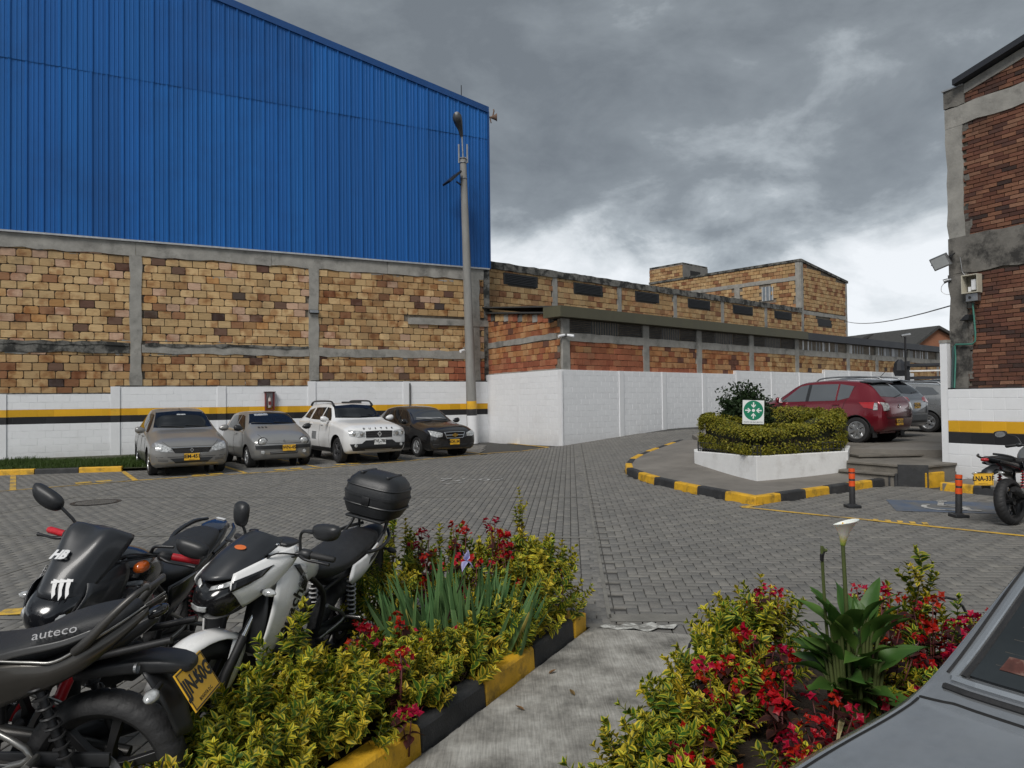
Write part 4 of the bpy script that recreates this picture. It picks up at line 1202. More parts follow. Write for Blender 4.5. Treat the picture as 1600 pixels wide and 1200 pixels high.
# --- steps up to the upper yard
STEPC = M('step_concrete', (.165, .15, .128), .92, var=.22, scale=3, bump=.5, bscale=30, dirt=(.07, .062, .052), dscale=1.6, damt=.7)
steps = thing('steps', 'brown concrete steps climbing from the sidewalk to the upper car park', 'steps')
def slab(name, pts, z0, z1, mat, parent=steps, bev=.012):
 mb = MB(); mb.loft([[Vector((p_[0], p_[1], z0)) for p_ in pts], [Vector((p_[0], p_[1], z1)) for p_ in pts]])
 return mb.build(name, mat, parent, bevel=bev)
z1, z2, z3, z4 = .375, .535, .605, .692
far = [(9.6, 17.2), (7.0, 17.2)]
S1 = [hp(1309, 733, z1), hp(1396, 740, z1)]; S2 = [hp(1323, 720, z2), hp(1402, 726, z2), hp(1450, 727, z2), hp(1504, 722, z2)]
S3 = [hp(1341, 711, z3), hp(1496, 708, z3)]; S4 = [hp(1386, 691, z4), hp(1498, 693, z4)]
def step(front, back, z):
 s_ = slab('step', front + back, .08, z - .045, STEPC)
 f2 = [Vector(p_) + Vector((-.012, -.045, 0)) for p_ in front]  # front edge pushed out as an added lip that casts a shadow line
 slab('tread', f2 + back, z - .044, z, STEPC, s_, .008)
step(S1, [(8.3, 15.2), (7.2, 15.4)], z1); step(S2, [(9.4, 15.4), (7.4, 16.6)], z2); step(S3, [(9.9, 16.6), (7.3, 17.6)], z3); step(S4, [(10.4, 18.5), (8.2, 19.0)], z4)
slab('cheek_block', [hp(1327, 700, .70), hp(1345, 699, .70), hp(1388, 691.5, .70), (8.3, 18.2), (7.1, 17.2)], .1, .70, STEPC)
a, b = Vector(S2[1]), Vector(S2[2]); d_ = (b - a).normalized(); nn_ = Vector((d_.y, -d_.x, 0))
slab('painted_block', [a + nn_ * .06, b + nn_ * .06, b + nn_ * .005, a + nn_ * .005], .06, z2 + .004, KBLK, bev=.003)
slab('painted_block', [a + nn_ * .07 - d_ * .16, a + nn_ * .07 - d_ * .004, a - nn_ * .2 - d_ * .004, a - nn_ * .2 - d_ * .16], .06, .372, KBLK, bev=.01)
y0, y1 = hp(1446, 739, .40), hp(1476, 737, .40)
slab('painted_block', [y0, y1, Vector(y1) + Vector((.1, .35, 0)), Vector(y0) + Vector((.05, .35, 0))], .06, .40, KYEL, bev=.015)
slab('step', [hp(1476, 738, .37), hp(1531, 734, .37), (9.6, 14.6), (8.7, 15.2)], .06, .37, STEPC)
s0, s1 = hp(1472, 754, .27), hp(1600, 765, .27)
slab('low_landing', [Vector(s0), Vector(s1) + Vector((.6, -.35, 0)), (9.6, 12.3), (9.1, 13.4), (8.9, 14.2)], .02, .26, SIDEW)
d_ = (Vector(s1) - Vector(s0)).normalized()
kerb('kerb', [tuple((Vector(s0) - d_ * .05)[:2]), tuple((Vector(s0) + d_ * 3.3)[:2])], 'short yellow and black kerb right of the steps by the parked motorcycle', [KYEL, KBLK], h=.145, w=.16, seg=.55)
# --- raised planter
PT = [hp(1182, 713, .72), hp(1325, 705, .72), Vector((7.6, 16.6, .72)), Vector((6.2, 18.0, .72)), Vector((5.0, 17.6, .70)), Vector((4.15, 16.9, .66)), hp(1085, 705, .66)]
PT = [Vector(p_) for p_ in PT]
planter = thing('planter', 'low white painted masonry planter on the traffic island', 'planter')
WPL = M('planter_white', (.78, .785, .78), .75, var=.05, scale=3, bump=.4, bscale=14, dirt=(.42, .40, .37), dscale=2.2, damt=.6, dlo=.52, dhi=.75)
cp = sum(PT, Vector()) / len(PT)
for i in range(len(PT)):
 a, b = PT[i], PT[(i + 1) % len(PT)]
 d_ = (b - a); d_.z = 0; L_ = d_.length; d_.normalize(); nn_ = Vector((-d_.y, d_.x, 0))
 if nn_.dot(cp - a) < 0: nn_ = -nn_
 i_a, i_b = a + nn_ * .16 + d_ * .1, b + nn_ * .16 - d_ * .1
 bot = lambda p_: Vector((p_.x, p_.y, .12))
 mb = MB(); mb.loft([[bot(a), bot(b), bot(i_b), bot(i_a)], [a, b, i_b, i_a]]); mb.build('planter_wall', WPL, planter, bevel=.012)
SOIL = M('soil', (.035, .024, .016), .95, var=.4, scale=18, bump=1.0, bscale=60)
mb = MB(); ins = [p_ + (cp - p_) * .04 - Vector((0, 0, .05)) for p_ in PT]
mb.loft([[Vector((p_.x, p_.y, .2)) for p_ in ins], ins]); mb.build('soil', SOIL, planter)
# --- far background
def far_box(name, label, cat, px0, px1, D, ztop, mat, depth=8, gable=None, roofmat=None):
 a, b = at(px0, 610, D), at(px1, 610, D + 2)
 d_ = b - a; d_.z = 0; L_ = d_.length; d_.normalize()
 root = thing(name, label, cat)
 mb = MB()
 pf = [(0, 0), (L_, 0), (L_, ztop), (0, ztop)] if gable is None else [(0, 0), (L_, 0), (L_, ztop)] + [(L_ * g, z_) for g, z_ in gable] + [(0, ztop)]
 Mx = Matrix.Translation((a.x, a.y, 0)) @ Matrix.Rotation(math.atan2(d_.y, d_.x), 4, 'Z')
 mb.prism(pf, 0, depth, None, Mx, 'Y'); mb.build('wall', mat, root)
 top = pf[2:]
 for i in range(len(top) - 1):
  (x0, z0), (x1, z1_) = top[i], top[i + 1]
  mb = MB(); q = [(x0, z0), (x1, z1_), (x1, z1_ + .22), (x0, z0 + .22)]
  mb.prism(q, -.3, depth + .3, None, Mx, 'Y'); mb.build('roof', roofmat or DARKS, root)
 return root, Mx, L_
BRF = M_blocks('far_brick', [(1, (.25, .10, .06)), (1, (.21, .085, .05)), (1, (.29, .13, .075))], dirt=(.06, .04, .03))
rt, Mx, L_ = far_box('brick_shed', 'distant red brick shed with a sloping roof seen beside the right building', 'shed', 1420, 1530, 56, 5.2, BRF, gable=[(.42, 6.9), (.40, 6.95)])
fb, _, _ = far_box('grey_shed', 'distant grey shed roof just right of the tall brick building', 'shed', 1322, 1408, 62, 6.0, M('grey_roof_sheet', (.20, .20, .195), .7, var=.2), gable=[(.45, 6.9)])
g0 = Vector((at(1418, 600, 40).x, 40, 0))
gate = thing('slat_gate', 'white and black slatted gate at the end of the upper car park', 'gate', g0)
GD = Vector((.92, -.39, 0)); Mg = Matrix.Rotation(math.atan2(GD.y, GD.x), 4, 'Z')
zg = .68
for x_ in (0, 2.0, 4.2):
 mb = MB(); mb.box((x_ - .12, -.12, zg), (x_ + .12, .12, zg + (3.0 if x_ == 0 else 2.6)), None, Mg); mb.build('post', BFAS, gate)
for k in range(9):
 mb = MB(); mb.box((.12, -.05, zg + .25 + k * .22), (4.2, .0, zg + .40 + k * .22), None, Mg); mb.build('slat', WHITE if k not in (7, 8) else BFAS, gate)
mb = MB(); mb.box((.1, -.14, zg + 2.42), (2.3, -.06, zg + 2.50), None, Mg); mb.build('tube_light', M('white_metal', (.75, .75, .75), .4), gate)
mb = MB(); mb.box((-.2, -.3, zg + 2.72), (9, 2.0, zg + 2.85), None, Mg); mb.build('canopy', BFAS, gate)
mb = MB(); mb.lathe([(.25, 0), (.35, .3), (.28, .7), (.1, .9)], 10, axis='Z', M=Matrix.Translation((-.4, 0, zg + 2.2))); mb.build('flag_roll', BFAS, gate)
lp = Vector((at(1416, 600, 38).x, 38, .6))
fl_ = thing('street_lamp', 'small distant lamp post rising above the black roof edge', 'lamp post', lp)
mb = MB(); mb.tube([(0, 0, 0), (0, 0, 4.3)], .05, 8); mb.build('post', DKM, fl_)
mb = MB(); mb.tube([(-.2, 0, 4.3), (.25, 0, 4.36)], [.07, .1], 8); mb.build('lamp_head', STEEL, fl_)
ca_ = at(1308, 497, 49.0); cb_ = Rp(-.02, .02, 0); cb_.z = at(1495, 478, 14.3).z
pts = [ca_.lerp(cb_, t) - Vector((0, 0, .35 * 4 * t * (1 - t))) for t in np.linspace(0, 1, 14)]
mb = MB(); mb.tube(pts, .014, 5); tag(mb.build('overhead_cable', DKM), 'single black cable sagging across the sky to the right building', 'cable')
# --- fittings on the right building
p = Rp(-.02, .06, at(1497, 401, 14.2).z)
fl2 = thing('floodlight', 'grey square floodlight bracketed to the corner of the right brick building', 'floodlight', p)
Mq = Matrix.Rotation(math.atan2(RD.y, RD.x), 4, 'Z') @ Matrix.Rotation(R(-14), 4, 'Y') @ Matrix.Rotation(R(22), 4, 'X')
mb = MB(); mb.box((-.17, -.33, -.13), (.17, -.27, .12), None, Mq, .012); mb.build('housing', STEEL, fl2)
mb = MB(); mb.box((-.145, -.336, -.105), (.145, -.331, .095), None, Mq); mb.build('lens', M('lamp_lens', (.5, .52, .52), .2, var=.1), fl2)
mb = MB(); mb.tube([Mq @ Vector((.19, -.3, 0)), Mq @ Vector((.2, -.1, .03)), Vector((0.03, .05, .0))], .014, 6); mb.tube([Mq @ Vector((-.19, -.3, 0)), Mq @ Vector((.0, -.12, .0)), Vector((0.03, .05, .0))], .012, 6); mb.build('bracket', DKM, fl2)
def rbox(name, label, cat, pxc, pyc, w, h, d):
 u_ = urr(pxc); Pp = Rp(u_, .05, 0); z_ = at(pxc, pyc, Pp.y).z
 root = thing(name, label, cat, (Pp.x, Pp.y, z_))
 return root, Matrix.Rotation(math.atan2(RD.y, RD.x), 4, 'Z')
mbx, Mq = rbox('meter_box', 'open cream metal box holding a white unit, fixed to the stained column', 'box', 1529, 444, .3, .36, .18)
CREAM = M('cream_metal', (.50, .47, .38), .5, var=.08)
w, h, d = .15, .175, .16
mb = MB(); mb.box((-w, -.012, -h), (w, 0, h), None, Mq); mb.build('back_plate', M('box_inner', (.14, .13, .10), .7), mbx)
for (lo, hi) in (((-w, -d, -h), (-w + .018, -.012, h)), ((w - .018, -d, -h), (w, -.012, h)), ((-w + .018, -d, h - .018), (w - .018, -.012, h)), ((-w + .018, -d, -h), (w - .018, -.012, -h + .018))):
 mb = MB(); mb.box(lo, hi, None, Mq); mb.build('side_panel', CREAM, mbx)
mb = MB(); mb.box((.0, -.10, -.12), (.085, -.02, .08), None, Mq, .006); mb.build('unit', WHITE, mbx)
mb = MB(); mb.box((-.07, -.08, -.14), (-.02, -.02, -.05), None, Mq, .004); mb.build('small_unit', WHITE, mbx)
jb, Mq = rbox('junction_box', 'small grey junction box just under the open cream box', 'junction box', 1530, 465, .2, .14, .1)
mb = MB(); mb.box((-.11, -.12, -.075), (.11, 0, .075), None, Mq, .008); mb.build('body', STEEL, jb)
mb = MB(); mb.lathe([(.025, 0), (.025, .012), (.001, .012)], 10, axis='Y', M=Mq @ Matrix.Translation((-.03, -.122, 0)) @ Matrix.Rotation(PI, 4, 'X')); mb.build('knockout', PLA, jb)
GRN = M('green_conduit', (.055, .20, .155), .5, var=.12)
def rpt(px, py, f=.09):
 u_ = urr(px); P_ = Rp(u_, f, 0); P_.z = at(px, py, P_.y).z; return P_
mb = MB(); mb.tube([rpt(1528, 474), rpt(1531, 520), rpt(1530.5, 533), rpt(1526, 537.5), rpt(1510, 538), rpt(1500, 538), rpt(1498.5, 540), rpt(1499, 560), rpt(1500, 606, .17)], .016, 8)
tag(mb.build('conduit', GRN, smooth=50), 'green conduit running from the junction box down to the white wall', 'pipe')
mb = MB(); mb.tube([rpt(1495.5, 541), rpt(1496.5, 606, .17)], .02, 8); tag(mb.build('conduit', M('dark_conduit', (.03, .06, .06), .5)), 'dark straight pipe beside the green conduit at the white pier', 'pipe')
sp, Mq = rbox('wall_lamp', 'black wedge shaped wall lamp beside the green conduit', 'wall lamp', 1520, 497, .1, .1, .1)
mb = MB(); mb.prism([(-.10, -.05), (.07, -.05), (.09, .06), (.02, .06)], -.16, 0, None, Mq, 'Y'); mb.build('body', PLA, sp, bevel=.01)
mb = MB(); mb.tube([(0, 0, .0), Vector(Mq @ Vector((.10, -.03, .03)))], .02, 6); mb.build('arm', PLA, sp)
cm, Mq = rbox('security_camera', 'small grey camera on the corner edge with a looping white cable', 'camera', 1493, 437, .1, .1, .1)
mb = MB(); mb.tube([Mq @ Vector((0, -.0, 0)), Mq @ Vector((-.05, -.05, -.01)), Mq @ Vector((-.10, -.08, -.03))], [.03, .04, .045], 10); mb.build('camera_body', STEEL, cm, smooth=40)
mb = MB(); mb.tube(cat_rom([Mq @ Vector(q) for q in ((-.06, -.04, -.02), (-.15, -.05, -.10), (-.17, -.04, -.20), (-.10, -.02, -.27), (.0, .02, -.28))], 5), .006, 6); mb.build('cable', WHITE, cm)
mb = MB(); mb.tube([rpt(1510, 402), rpt(1513, 425), rpt(1519, 432)], .005, 5); tag(mb.build('lamp_cable', STEEL), 'thin cable from the floodlight to the open cream box', 'cable')
# --- lamp post by the wall
pb_ = gp(739, 692); Dp = pb_.y
pb_ = Vector((at(739, 690, 28.2).x, 28.2, .19))
lpole = thing('light_pole', 'grey concrete lamp pole painted yellow, black and white at its foot', 'lamp post', pb_)
tp = at(723.5, 248, 27.8) - pb_
PCON = M('pole_concrete', (.25, .245, .23), .85, var=.15, scale=5, bump=.3, stretch=(1, 1, .3))
def on(t): return Vector((0, 0, 0)).lerp(tp, t)
zt = tp.z
cuts = [(0, 1.07 / zt, WHITE), (1.07 / zt, 1.32 / zt, BLK), (1.32 / zt, 1.62 / zt, YEL), (1.62 / zt, 1, PCON)]
for a, b, mt in cuts:
 mb = MB(); n_ = 8 if b == 1 else 1
 mb.tube([on(a + (b - a) * i / n_) for i in range(n_ + 1)], [.205 - .085 * (a + (b - a) * i / n_) for i in range(n_ + 1)], 20, cap=(b == 1 or a == 0))
 mb.build('pole', mt, lpole, smooth=40)
for z_ in (.93, .985, 1.0):
 mb = MB(); mb.lathe([(.13, -.03), (.15, 0), (.13, .03)], 14, axis='Z', M=Matrix.Translation(on(z_))); mb.build('clamp', STEEL, lpole)
for s in (-1, 1):
 mb = MB(); mb.tube([on(.985) + Vector((s * .16, 0, 0)), on(1.0) + Vector((s * .16, 0, .55))], .035, 8); mb.build('insulator', STEEL, lpole)
mb = MB(); mb.tube([on(1.0), on(1.0) + Vector((-.05, 0, 1.35))], .03, 8); mb.build('lamp_arm', STEEL, lpole)
hd = on(1.0) + Vector((-.16, -.2, 1.35))
mb = MB()
mb.loft([[hd + Vector((.72 * r_ * math.cos(a_), f_ * .8, .8 * r_ * math.sin(a_))) + Vector((dx_, 0, dz_)) for a_ in np.linspace(0, 2 * PI, 13)[:-1]] for (r_, f_, dx_, dz_) in ((.06, .25, .12, -.52), (.10, .2, .10, -.42), (.13, .1, .07, -.25), (.23, -.05, .0, .0), (.25, -.2, -.02, .08), (.20, -.32, -.02, .12), (.05, -.36, -.02, .13))])
mb.build('lamp_head', M('lamp_grey', (.05, .052, .054), .4, var=.1), lpole, smooth=60)
fb_ = on(.93) + Vector((-.42, -.25, -.05))
Mq = Matrix.Translation(fb_) @ Matrix.Rotation(R(-38), 4, 'Y') @ Matrix.Rotation(R(20), 4, 'X') @ Matrix.Rotation(R(30), 4, 'Z')
mb = MB(); mb.box((-.36, -.28, -.04), (.36, .28, .04), None, Mq, .02); mb.build('floodlight_housing', DKM, lpole)
mb = MB(); mb.box((-.32, -.24, -.047), (.32, .24, -.041), None, Mq); mb.build('floodlight_lens', M('dim_lens', (.10, .105, .11), .2), lpole)
mb = MB(); mb.tube([fb_ + Vector((.15, .1, -.1)), on(.90)], .03, 8); mb.build('floodlight_arm', DKM, lpole)
q = on((at(733, 548, 28).z - pb_.z) / zt)
pc = thing('security_camera', 'small white camera clamped halfway up the concrete lamp pole', 'camera', pb_ + q)
mb = MB(); mb.tube([(-.12, 0, 0), (-.26, -.1, .02)], .02, 6); mb.build('arm', WHITE, pc)
mb = MB(); mb.tube([(-.22, -.06, .02), (-.34, -.26, -.03)], [.05, .055], 10); mb.build('camera_body', WHITE, pc, smooth=40)
mb = MB(); mb.tube([on((1.0 + k * .3) / zt) + Vector((-.19 + .004 * k, -.03, 0)) for k in range(-3, 16)], .017, 6); mb.build('conduit', DARKS, lpole)
u0 = uw(637)
mb = MB(); mb.tube([W(u0, WF + .09, .3), W(u0, WF + .09, 2.5)], .025, 8); tag(mb.build('conduit', DARKS), 'thin grey conduit up the white wall behind the black saloon', 'pipe')
p = W(uw(490), .06, at(490, 489, W(uw(490), 0, 0).y).z)
wl_ = thing('wall_lamp', 'small flat floodlight on the concrete column of the clay block wall', 'wall lamp', p)
Mq = Matrix.Rotation(ang, 4, 'Z') @ Matrix.Rotation(R(-18), 4, 'X')
mb = MB(); mb.box((-.18, -.12, -.07), (.18, -.07, .07), None, Mq, .015); mb.build('housing', DKM, wl_)
mb = MB(); mb.box((-.15, -.127, -.05), (.15, -.122, .05), None, Mq); mb.build('lens', STEEL, wl_)
mb = MB(); mb.box((-.05, -.08, -.02), (.05, .03, .02), None, Mq); mb.build('bracket', DKM, wl_)
u_ = uw(419); p = W(u_, WF + .01, 0); p.z = at(419, 627, p.y).z
ex = thing('extinguisher_cabinet', 'dark red open cabinet with a fire extinguisher hung on the striped wall', 'cabinet', p)
Mq = Matrix.Rotation(ang, 4, 'Z')
REDC = M('cabinet_red', (.16, .018, .02), .5, var=.15)
w, h, d = .15, .30, .2
mb = MB(); mb.box((-w, -.015, -h), (w, 0, h), None, Mq); mb.build('back_plate', REDC, ex)
for lo, hi in (((-w, -d, -h), (-w + .03, -.015, h)), ((w - .03, -d, -h), (w, -.015, h)), ((-w + .03, -d, -h), (w - .03, -.015, -h + .03))):
 mb = MB(); mb.box(lo, hi, None, Mq); mb.build('side_panel', REDC, ex)
mb = MB(); mb.box((-w - .03, -d - .04, h), (w + .03, .0, h + .03), None, Mq); mb.build('canopy', M('cabinet_top', (.05, .02, .02), .6), ex)
mb = MB(); mb.lathe([(.001, -.22), (.06, -.22), (.065, -.2), (.065, .08), (.03, .15), (.02, .2), (.001, .2)], 12, axis='Z', M=Mq @ Matrix.Translation((0, -.1, 0))); mb.build('extinguisher', M('extinguisher_pale', (.55, .50, .46), .4, var=.2), ex, smooth=40)
mb = MB(); mb.box((-.045, -.175, -.12), (.045, -.166, .0), None, Mq); mb.build('extinguisher_band', REDC, ex)
# --- bollards
for (px_, py_, lab) in ((1332, 793, 'left one of two black bollards with orange bands, nearest the island kerb'), (1498, 808, 'right one of two black bollards with orange bands, beside the wheelchair symbol')):
 b0 = gp(px_, py_)
 bo = thing('bollard', lab, 'bollard', b0, 0, 'flexible bollards along the disabled bay')
 bo.rotation_euler = (0, R(1.5 if px_ > 1400 else .0), 0)
 hgt = .60
 ORG = M('orange_band', (.72, .085, .012), .5, var=.1, scale=8)
 mb = MB(); mb.lathe([(.001, 0), (.095, 0), (.095, .03), (.06, .055), (.045, .06), (.042, hgt - .02), (.03, hgt), (.001, hgt)], 18, axis='Z'); mb.build('post', BLK, bo, smooth=35)
 mb = MB(); mb.box((-.10, -.10, 0), (.10, .10, .045), None, None, .01); mb.build('base', PLA, bo)
 for z_, hh in ((.33, .085), (.445, .085), (.55, .055)):
  mb = MB(); mb.lathe([(.043, z_), (.0465, z_ + .004), (.0465, z_ + hh - .004), (.043, z_ + hh)], 18, axis='Z'); mb.build('band', ORG, bo, smooth=35)
# --- assembly point sign
p = Vector((at(1177, 650, 14.75).x, 14.75, .68))
sg = thing('assembly_sign', 'white and green assembly point sign standing in the hedge', 'sign', p)
zc_ = at(1177, 644, 14.75).z - .68
W_, H_ = .43, .475
tl = Matrix.Translation((0, 0, zc_)) @ Matrix.Rotation(R(2.0), 4, 'Y')
SIGNW = M('sign_white', (.78, .80, .79), .4, var=.03)
SGRN = M('sign_green', (.006, .20, .105), .4, var=.05)
mb = MB(); mb.box((-W_ / 2, -.012, -H_ / 2), (W_ / 2, .004, H_ / 2), None, tl, .003); mb.build('panel', SIGNW, sg)
cz = .035; Rr = .197
mb = MB(); mb.lathe([(.0005, -.0135), (Rr, -.0135), (Rr, -.0122)], 48, axis='Y', M=tl @ Matrix.Translation((0, 0, cz))); mb.build('disc', SGRN, sg)
for k in range(4):
 Ma = tl @ Matrix.Translation((0, 0, cz)) @ Matrix.Rotation(k * PI / 2, 4, 'Y')
 poly = [(-.012, .165), (.012, .165), (.012, .095), (.042, .125), (.046, .10), (0, .052), (-.046, .10), (-.042, .125), (-.012, .095)]
 mb = MB(); mb.prism(poly, -.0155, -.0138, None, Ma, 'Y'); mb.build('arrow', SIGNW, sg)
mb = MB(); mb.lathe([(.0005, -.0155), (.031, -.0155), (.031, -.0138)], 24, axis='Y', M=tl @ Matrix.Translation((0, 0, cz))); mb.build('dot', SIGNW, sg)
text('caption', 'PUNTO DE ENCUENTRO', .040, M('sign_ink', (.06, .09, .10), .5), sg, tl @ frame((0, -.0135, -H_ / 2 + .036), (1, 0, 0), (0, 0, 1)), .0008, sx=.86)
mb = MB(); mb.tube([(0, .02, -.1), (0, .02, zc_ + .2)], .018, 8); mb.build('post', DKM, sg)
# ===== cars
def car_paint(name, c, metal=.5, rough=.28, dirt=None):
 return M(name, c, rough, metal=metal, var=.05, scale=3, coat=.6, rvar=.05, dirt=dirt or tuple(q * .75 + .015 for q in c), dscale=1.5, damt=.45, world=False)
DOORGAP = M('panel_gap', (.008, .008, .008), .8, var=.1)
TYRE = RUB
HUBCAP = M('hubcap_silver', (.55, .56, .57), .3, metal=.8, var=.1, scale=20)
ALLOY_D = M('dark_alloy', (.12, .12, .125), .35, metal=.7, var=.1)
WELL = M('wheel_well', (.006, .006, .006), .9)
TRIM = M('grey_trim', (.05, .05, .052), .6, var=.15)
SMOKE = M_glass('smoked_glass', (.006, .007, .009), .05)
SEATS = M('car_interior', (.06, .058, .055), .8, var=.2)
def interp_stations(st, n):
 """rows (s, zb, w0, zm, w1, zs, w2, zr, w3, zt) -> dense rows"""
 st = np.array(st, float); s = st[:, 0]
 ss = np.unique(np.concatenate([np.linspace(s[0], s[-1], n), s]))
 out = np.zeros((len(ss), st.shape[1])); out[:, 0] = ss
 for k in range(1, st.shape[1]):
  y = st[:, k]; d = np.diff(y) / np.diff(s)
  m_ = np.zeros(len(s)); m_[1:-1] = np.where(d[:-1] * d[1:] > 0, 2 * d[:-1] * d[1:] / (d[:-1] + d[1:] + 1e-12), 0); m_[0] = d[0]; m_[-1] = d[-1]
  i = np.clip(np.searchsorted(s, ss, 'right') - 1, 0, len(s) - 2)
  h = s[i + 1] - s[i]; t = (ss - s[i]) / h
  out[:, k] = (2 * t**3 - 3 * t**2 + 1) * y[i] + (t**3 - 2 * t**2 + t) * h * m_[i] + (-2 * t**3 + 3 * t**2) * y[i + 1] + (t**3 - t**2) * h * m_[i + 1]
 return out
class Car:
 def __init__(c, name, label, st, paint, fo, wb, r, loc, fwd, wcov='hub', group=None, arch=None, n=70, yw=None, cat='car', scale=1.0):
  c.fo, c.wb, c.r = fo, wb, r
  fwd = Vector((fwd[0], fwd[1], 0)).normalized()
  c.root = thing(name, label, cat, loc, math.atan2(fwd.y, fwd.x), group)
  c.root.scale = (scale,) * 3
  dz = float(ground(loc[0] + fwd.x * .5, loc[1] + fwd.y * .5) - ground(loc[0] - fwd.x * .5, loc[1] - fwd.y * .5))
  c.root.rotation_euler = (0, -math.atan(dz), math.atan2(fwd.y, fwd.x))
  c.paint = paint
  rows = interp_stations(st, n)
  c.L = st[-1][0]
  rings = []
  per = 4
  for q in rows:
   s, zb, w0, zm, w1, zs, w2, zr, w3, zt = q
   pts = [(w0 - .08, zb), (w0, zb + .05), (w1, zm), (w2 + (w1 - w2) * .25, zs - (zs - zm) * .28), (w2, zs), (w3 + (w2 - w3) * .12, zr - (zr - zs) * .12), (w3, zr), (w3 * .86, zr + (zt - zr) * .62), (w3 * .45, zr + (zt - zr) * .93), (0, zt)]
   half = []
   for i in range(len(pts) - 1):
    a, b = pts[i], pts[i + 1]
    for k in range(per):
     t = k / per; half.append((a[0] + (b[0] - a[0]) * t, a[1] + (b[1] - a[1]) * t))
   half.append(pts[-1])
   h = half[:]
   for _ in range(2):
    h = [h[0]] + [((h[i - 1][0] + 2 * h[i][0] + h[i + 1][0]) / 4, (h[i - 1][1] + 2 * h[i][1] + h[i + 1][1]) / 4) for i in range(1, len(h) - 1)] + [h[-1]]
   x = fo - s
   ring = [Vector((x, y, z)) for y, z in h] + [Vector((x, -y, z)) for y, z in reversed(h[:-1])]
   rings.append(ring)
  mb = MB(); mb.loft(rings)
  bm = bmesh.new()
  vs_ = [bm.verts.new(v) for v in mb.V]
  for f in mb.F:
   try: bm.faces.new([vs_[i] for i in f])
   except ValueError: pass
  bmesh.ops.recalc_face_normals(bm, faces=bm.faces)
  c.bvh = BVHTree.FromBMesh(bm)
  ar = arch or r + .055
  for ax in (0.0, -wb):
   kill = []
   for f in bm.faces:
    m_ = f.calc_center_median()
    if len(f.verts) <= 4 and abs(m_.y) > .40 and math.hypot(m_.x - ax, m_.z - r) < ar: kill.append(f)
   bmesh.ops.delete(bm, geom=kill, context='FACES')
   for e in bm.edges:
    if e.is_boundary:
     for v in e.verts:
      d = Vector((v.co.x - ax, v.co.z - r))
      if abs(v.co.y) > .38 and d.length < ar + .12 and v.co.z > .12:
       if d.y > 0:
        d = d.normalized() * ar
        v.co.x, v.co.z = ax + d.x, r + d.y
       else:
        v.co.x = ax + math.copysign(math.sqrt(max(0, ar * ar - d.y * d.y)), d.x)
  me = bpy.data.meshes.new('body'); bm.to_mesh(me); bm.free()
  me.materials.append(paint)
  me.polygons.foreach_set('use_smooth', np.ones(len(me.polygons), bool)); me.set_sharp_from_angle(angle=R(42))
  c.body = obj('body', me, c.root)
  yw = yw or (st[4][4] - .10)
  c.yw = yw
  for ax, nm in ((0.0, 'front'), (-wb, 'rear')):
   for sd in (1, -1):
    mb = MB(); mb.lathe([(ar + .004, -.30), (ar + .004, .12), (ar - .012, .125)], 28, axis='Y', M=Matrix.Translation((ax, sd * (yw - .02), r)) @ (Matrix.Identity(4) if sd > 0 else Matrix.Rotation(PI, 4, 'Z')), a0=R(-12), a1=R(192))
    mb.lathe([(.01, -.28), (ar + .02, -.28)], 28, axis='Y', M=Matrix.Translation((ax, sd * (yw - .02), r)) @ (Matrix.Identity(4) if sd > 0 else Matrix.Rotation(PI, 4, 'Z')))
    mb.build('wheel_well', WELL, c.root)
  first = c.wheel(wcov)
  for ax in (0.0, -wb):
   for sd in (1, -1):
    o = first if (ax == 0.0 and sd == 1) else copy_tree(first, c.root)
    o.location = (ax, sd * yw, r)
    o.rotation_euler = (0, random.uniform(0, 6), 0) if sd > 0 else (0, random.uniform(0, 6), PI)
 def wheel(c, kind):
  r = c.r; rr_ = r * .66
  mb = MB(); mb.lathe([(rr_, -.09), (r - .025, -.105), (r, -.085), (r, .055), (r - .022, .085), (rr_ + .02, .088), (rr_, .07)], 36, axis='Y', close=True)
  w = mb.build('wheel', TYRE, c.root, smooth=35)
  mb = MB(); mb.lathe([(rr_, -.08), (rr_ + .004, .078), (rr_ - .018, .08), (rr_ - .028, .045), (.05, .02)], 36, axis='Y')
  rim = mb.build('rim', HUBCAP if kind != 'dark' else ALLOY_D, w, smooth=35)
  n = {'hub': 7, 'five': 5, 'dark': 5}[kind]
  mb = MB()
  for i in range(n):
   a = 2 * PI * i / n
   Mx = Matrix.Rotation(a, 4, 'Y')
   wd = .34 if kind == 'hub' else .26
   mb.prism([(.04, -.028), (rr_ - .02, -rr_ * wd * .55), (rr_ - .02, rr_ * wd * .55), (.04, .028)], .05, .078, None, Mx, 'Y') if False else mb.loft([[Mx @ Vector((x_, y_, z_)) for x_, z_ in ((.04, -.03), (rr_ - .02, -rr_ * wd * .5), (rr_ - .02, rr_ * wd * .5), (.04, .03))] for y_ in (.045, .076)])
  mb.lathe([(.001, .088), (.05, .086), (.062, .05)], 18, axis='Y')
  mb.build('spokes', HUBCAP if kind != 'dark' else ALLOY_D, w, bevel=.004)
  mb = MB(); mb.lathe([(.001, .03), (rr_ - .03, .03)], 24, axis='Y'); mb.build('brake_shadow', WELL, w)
  return w
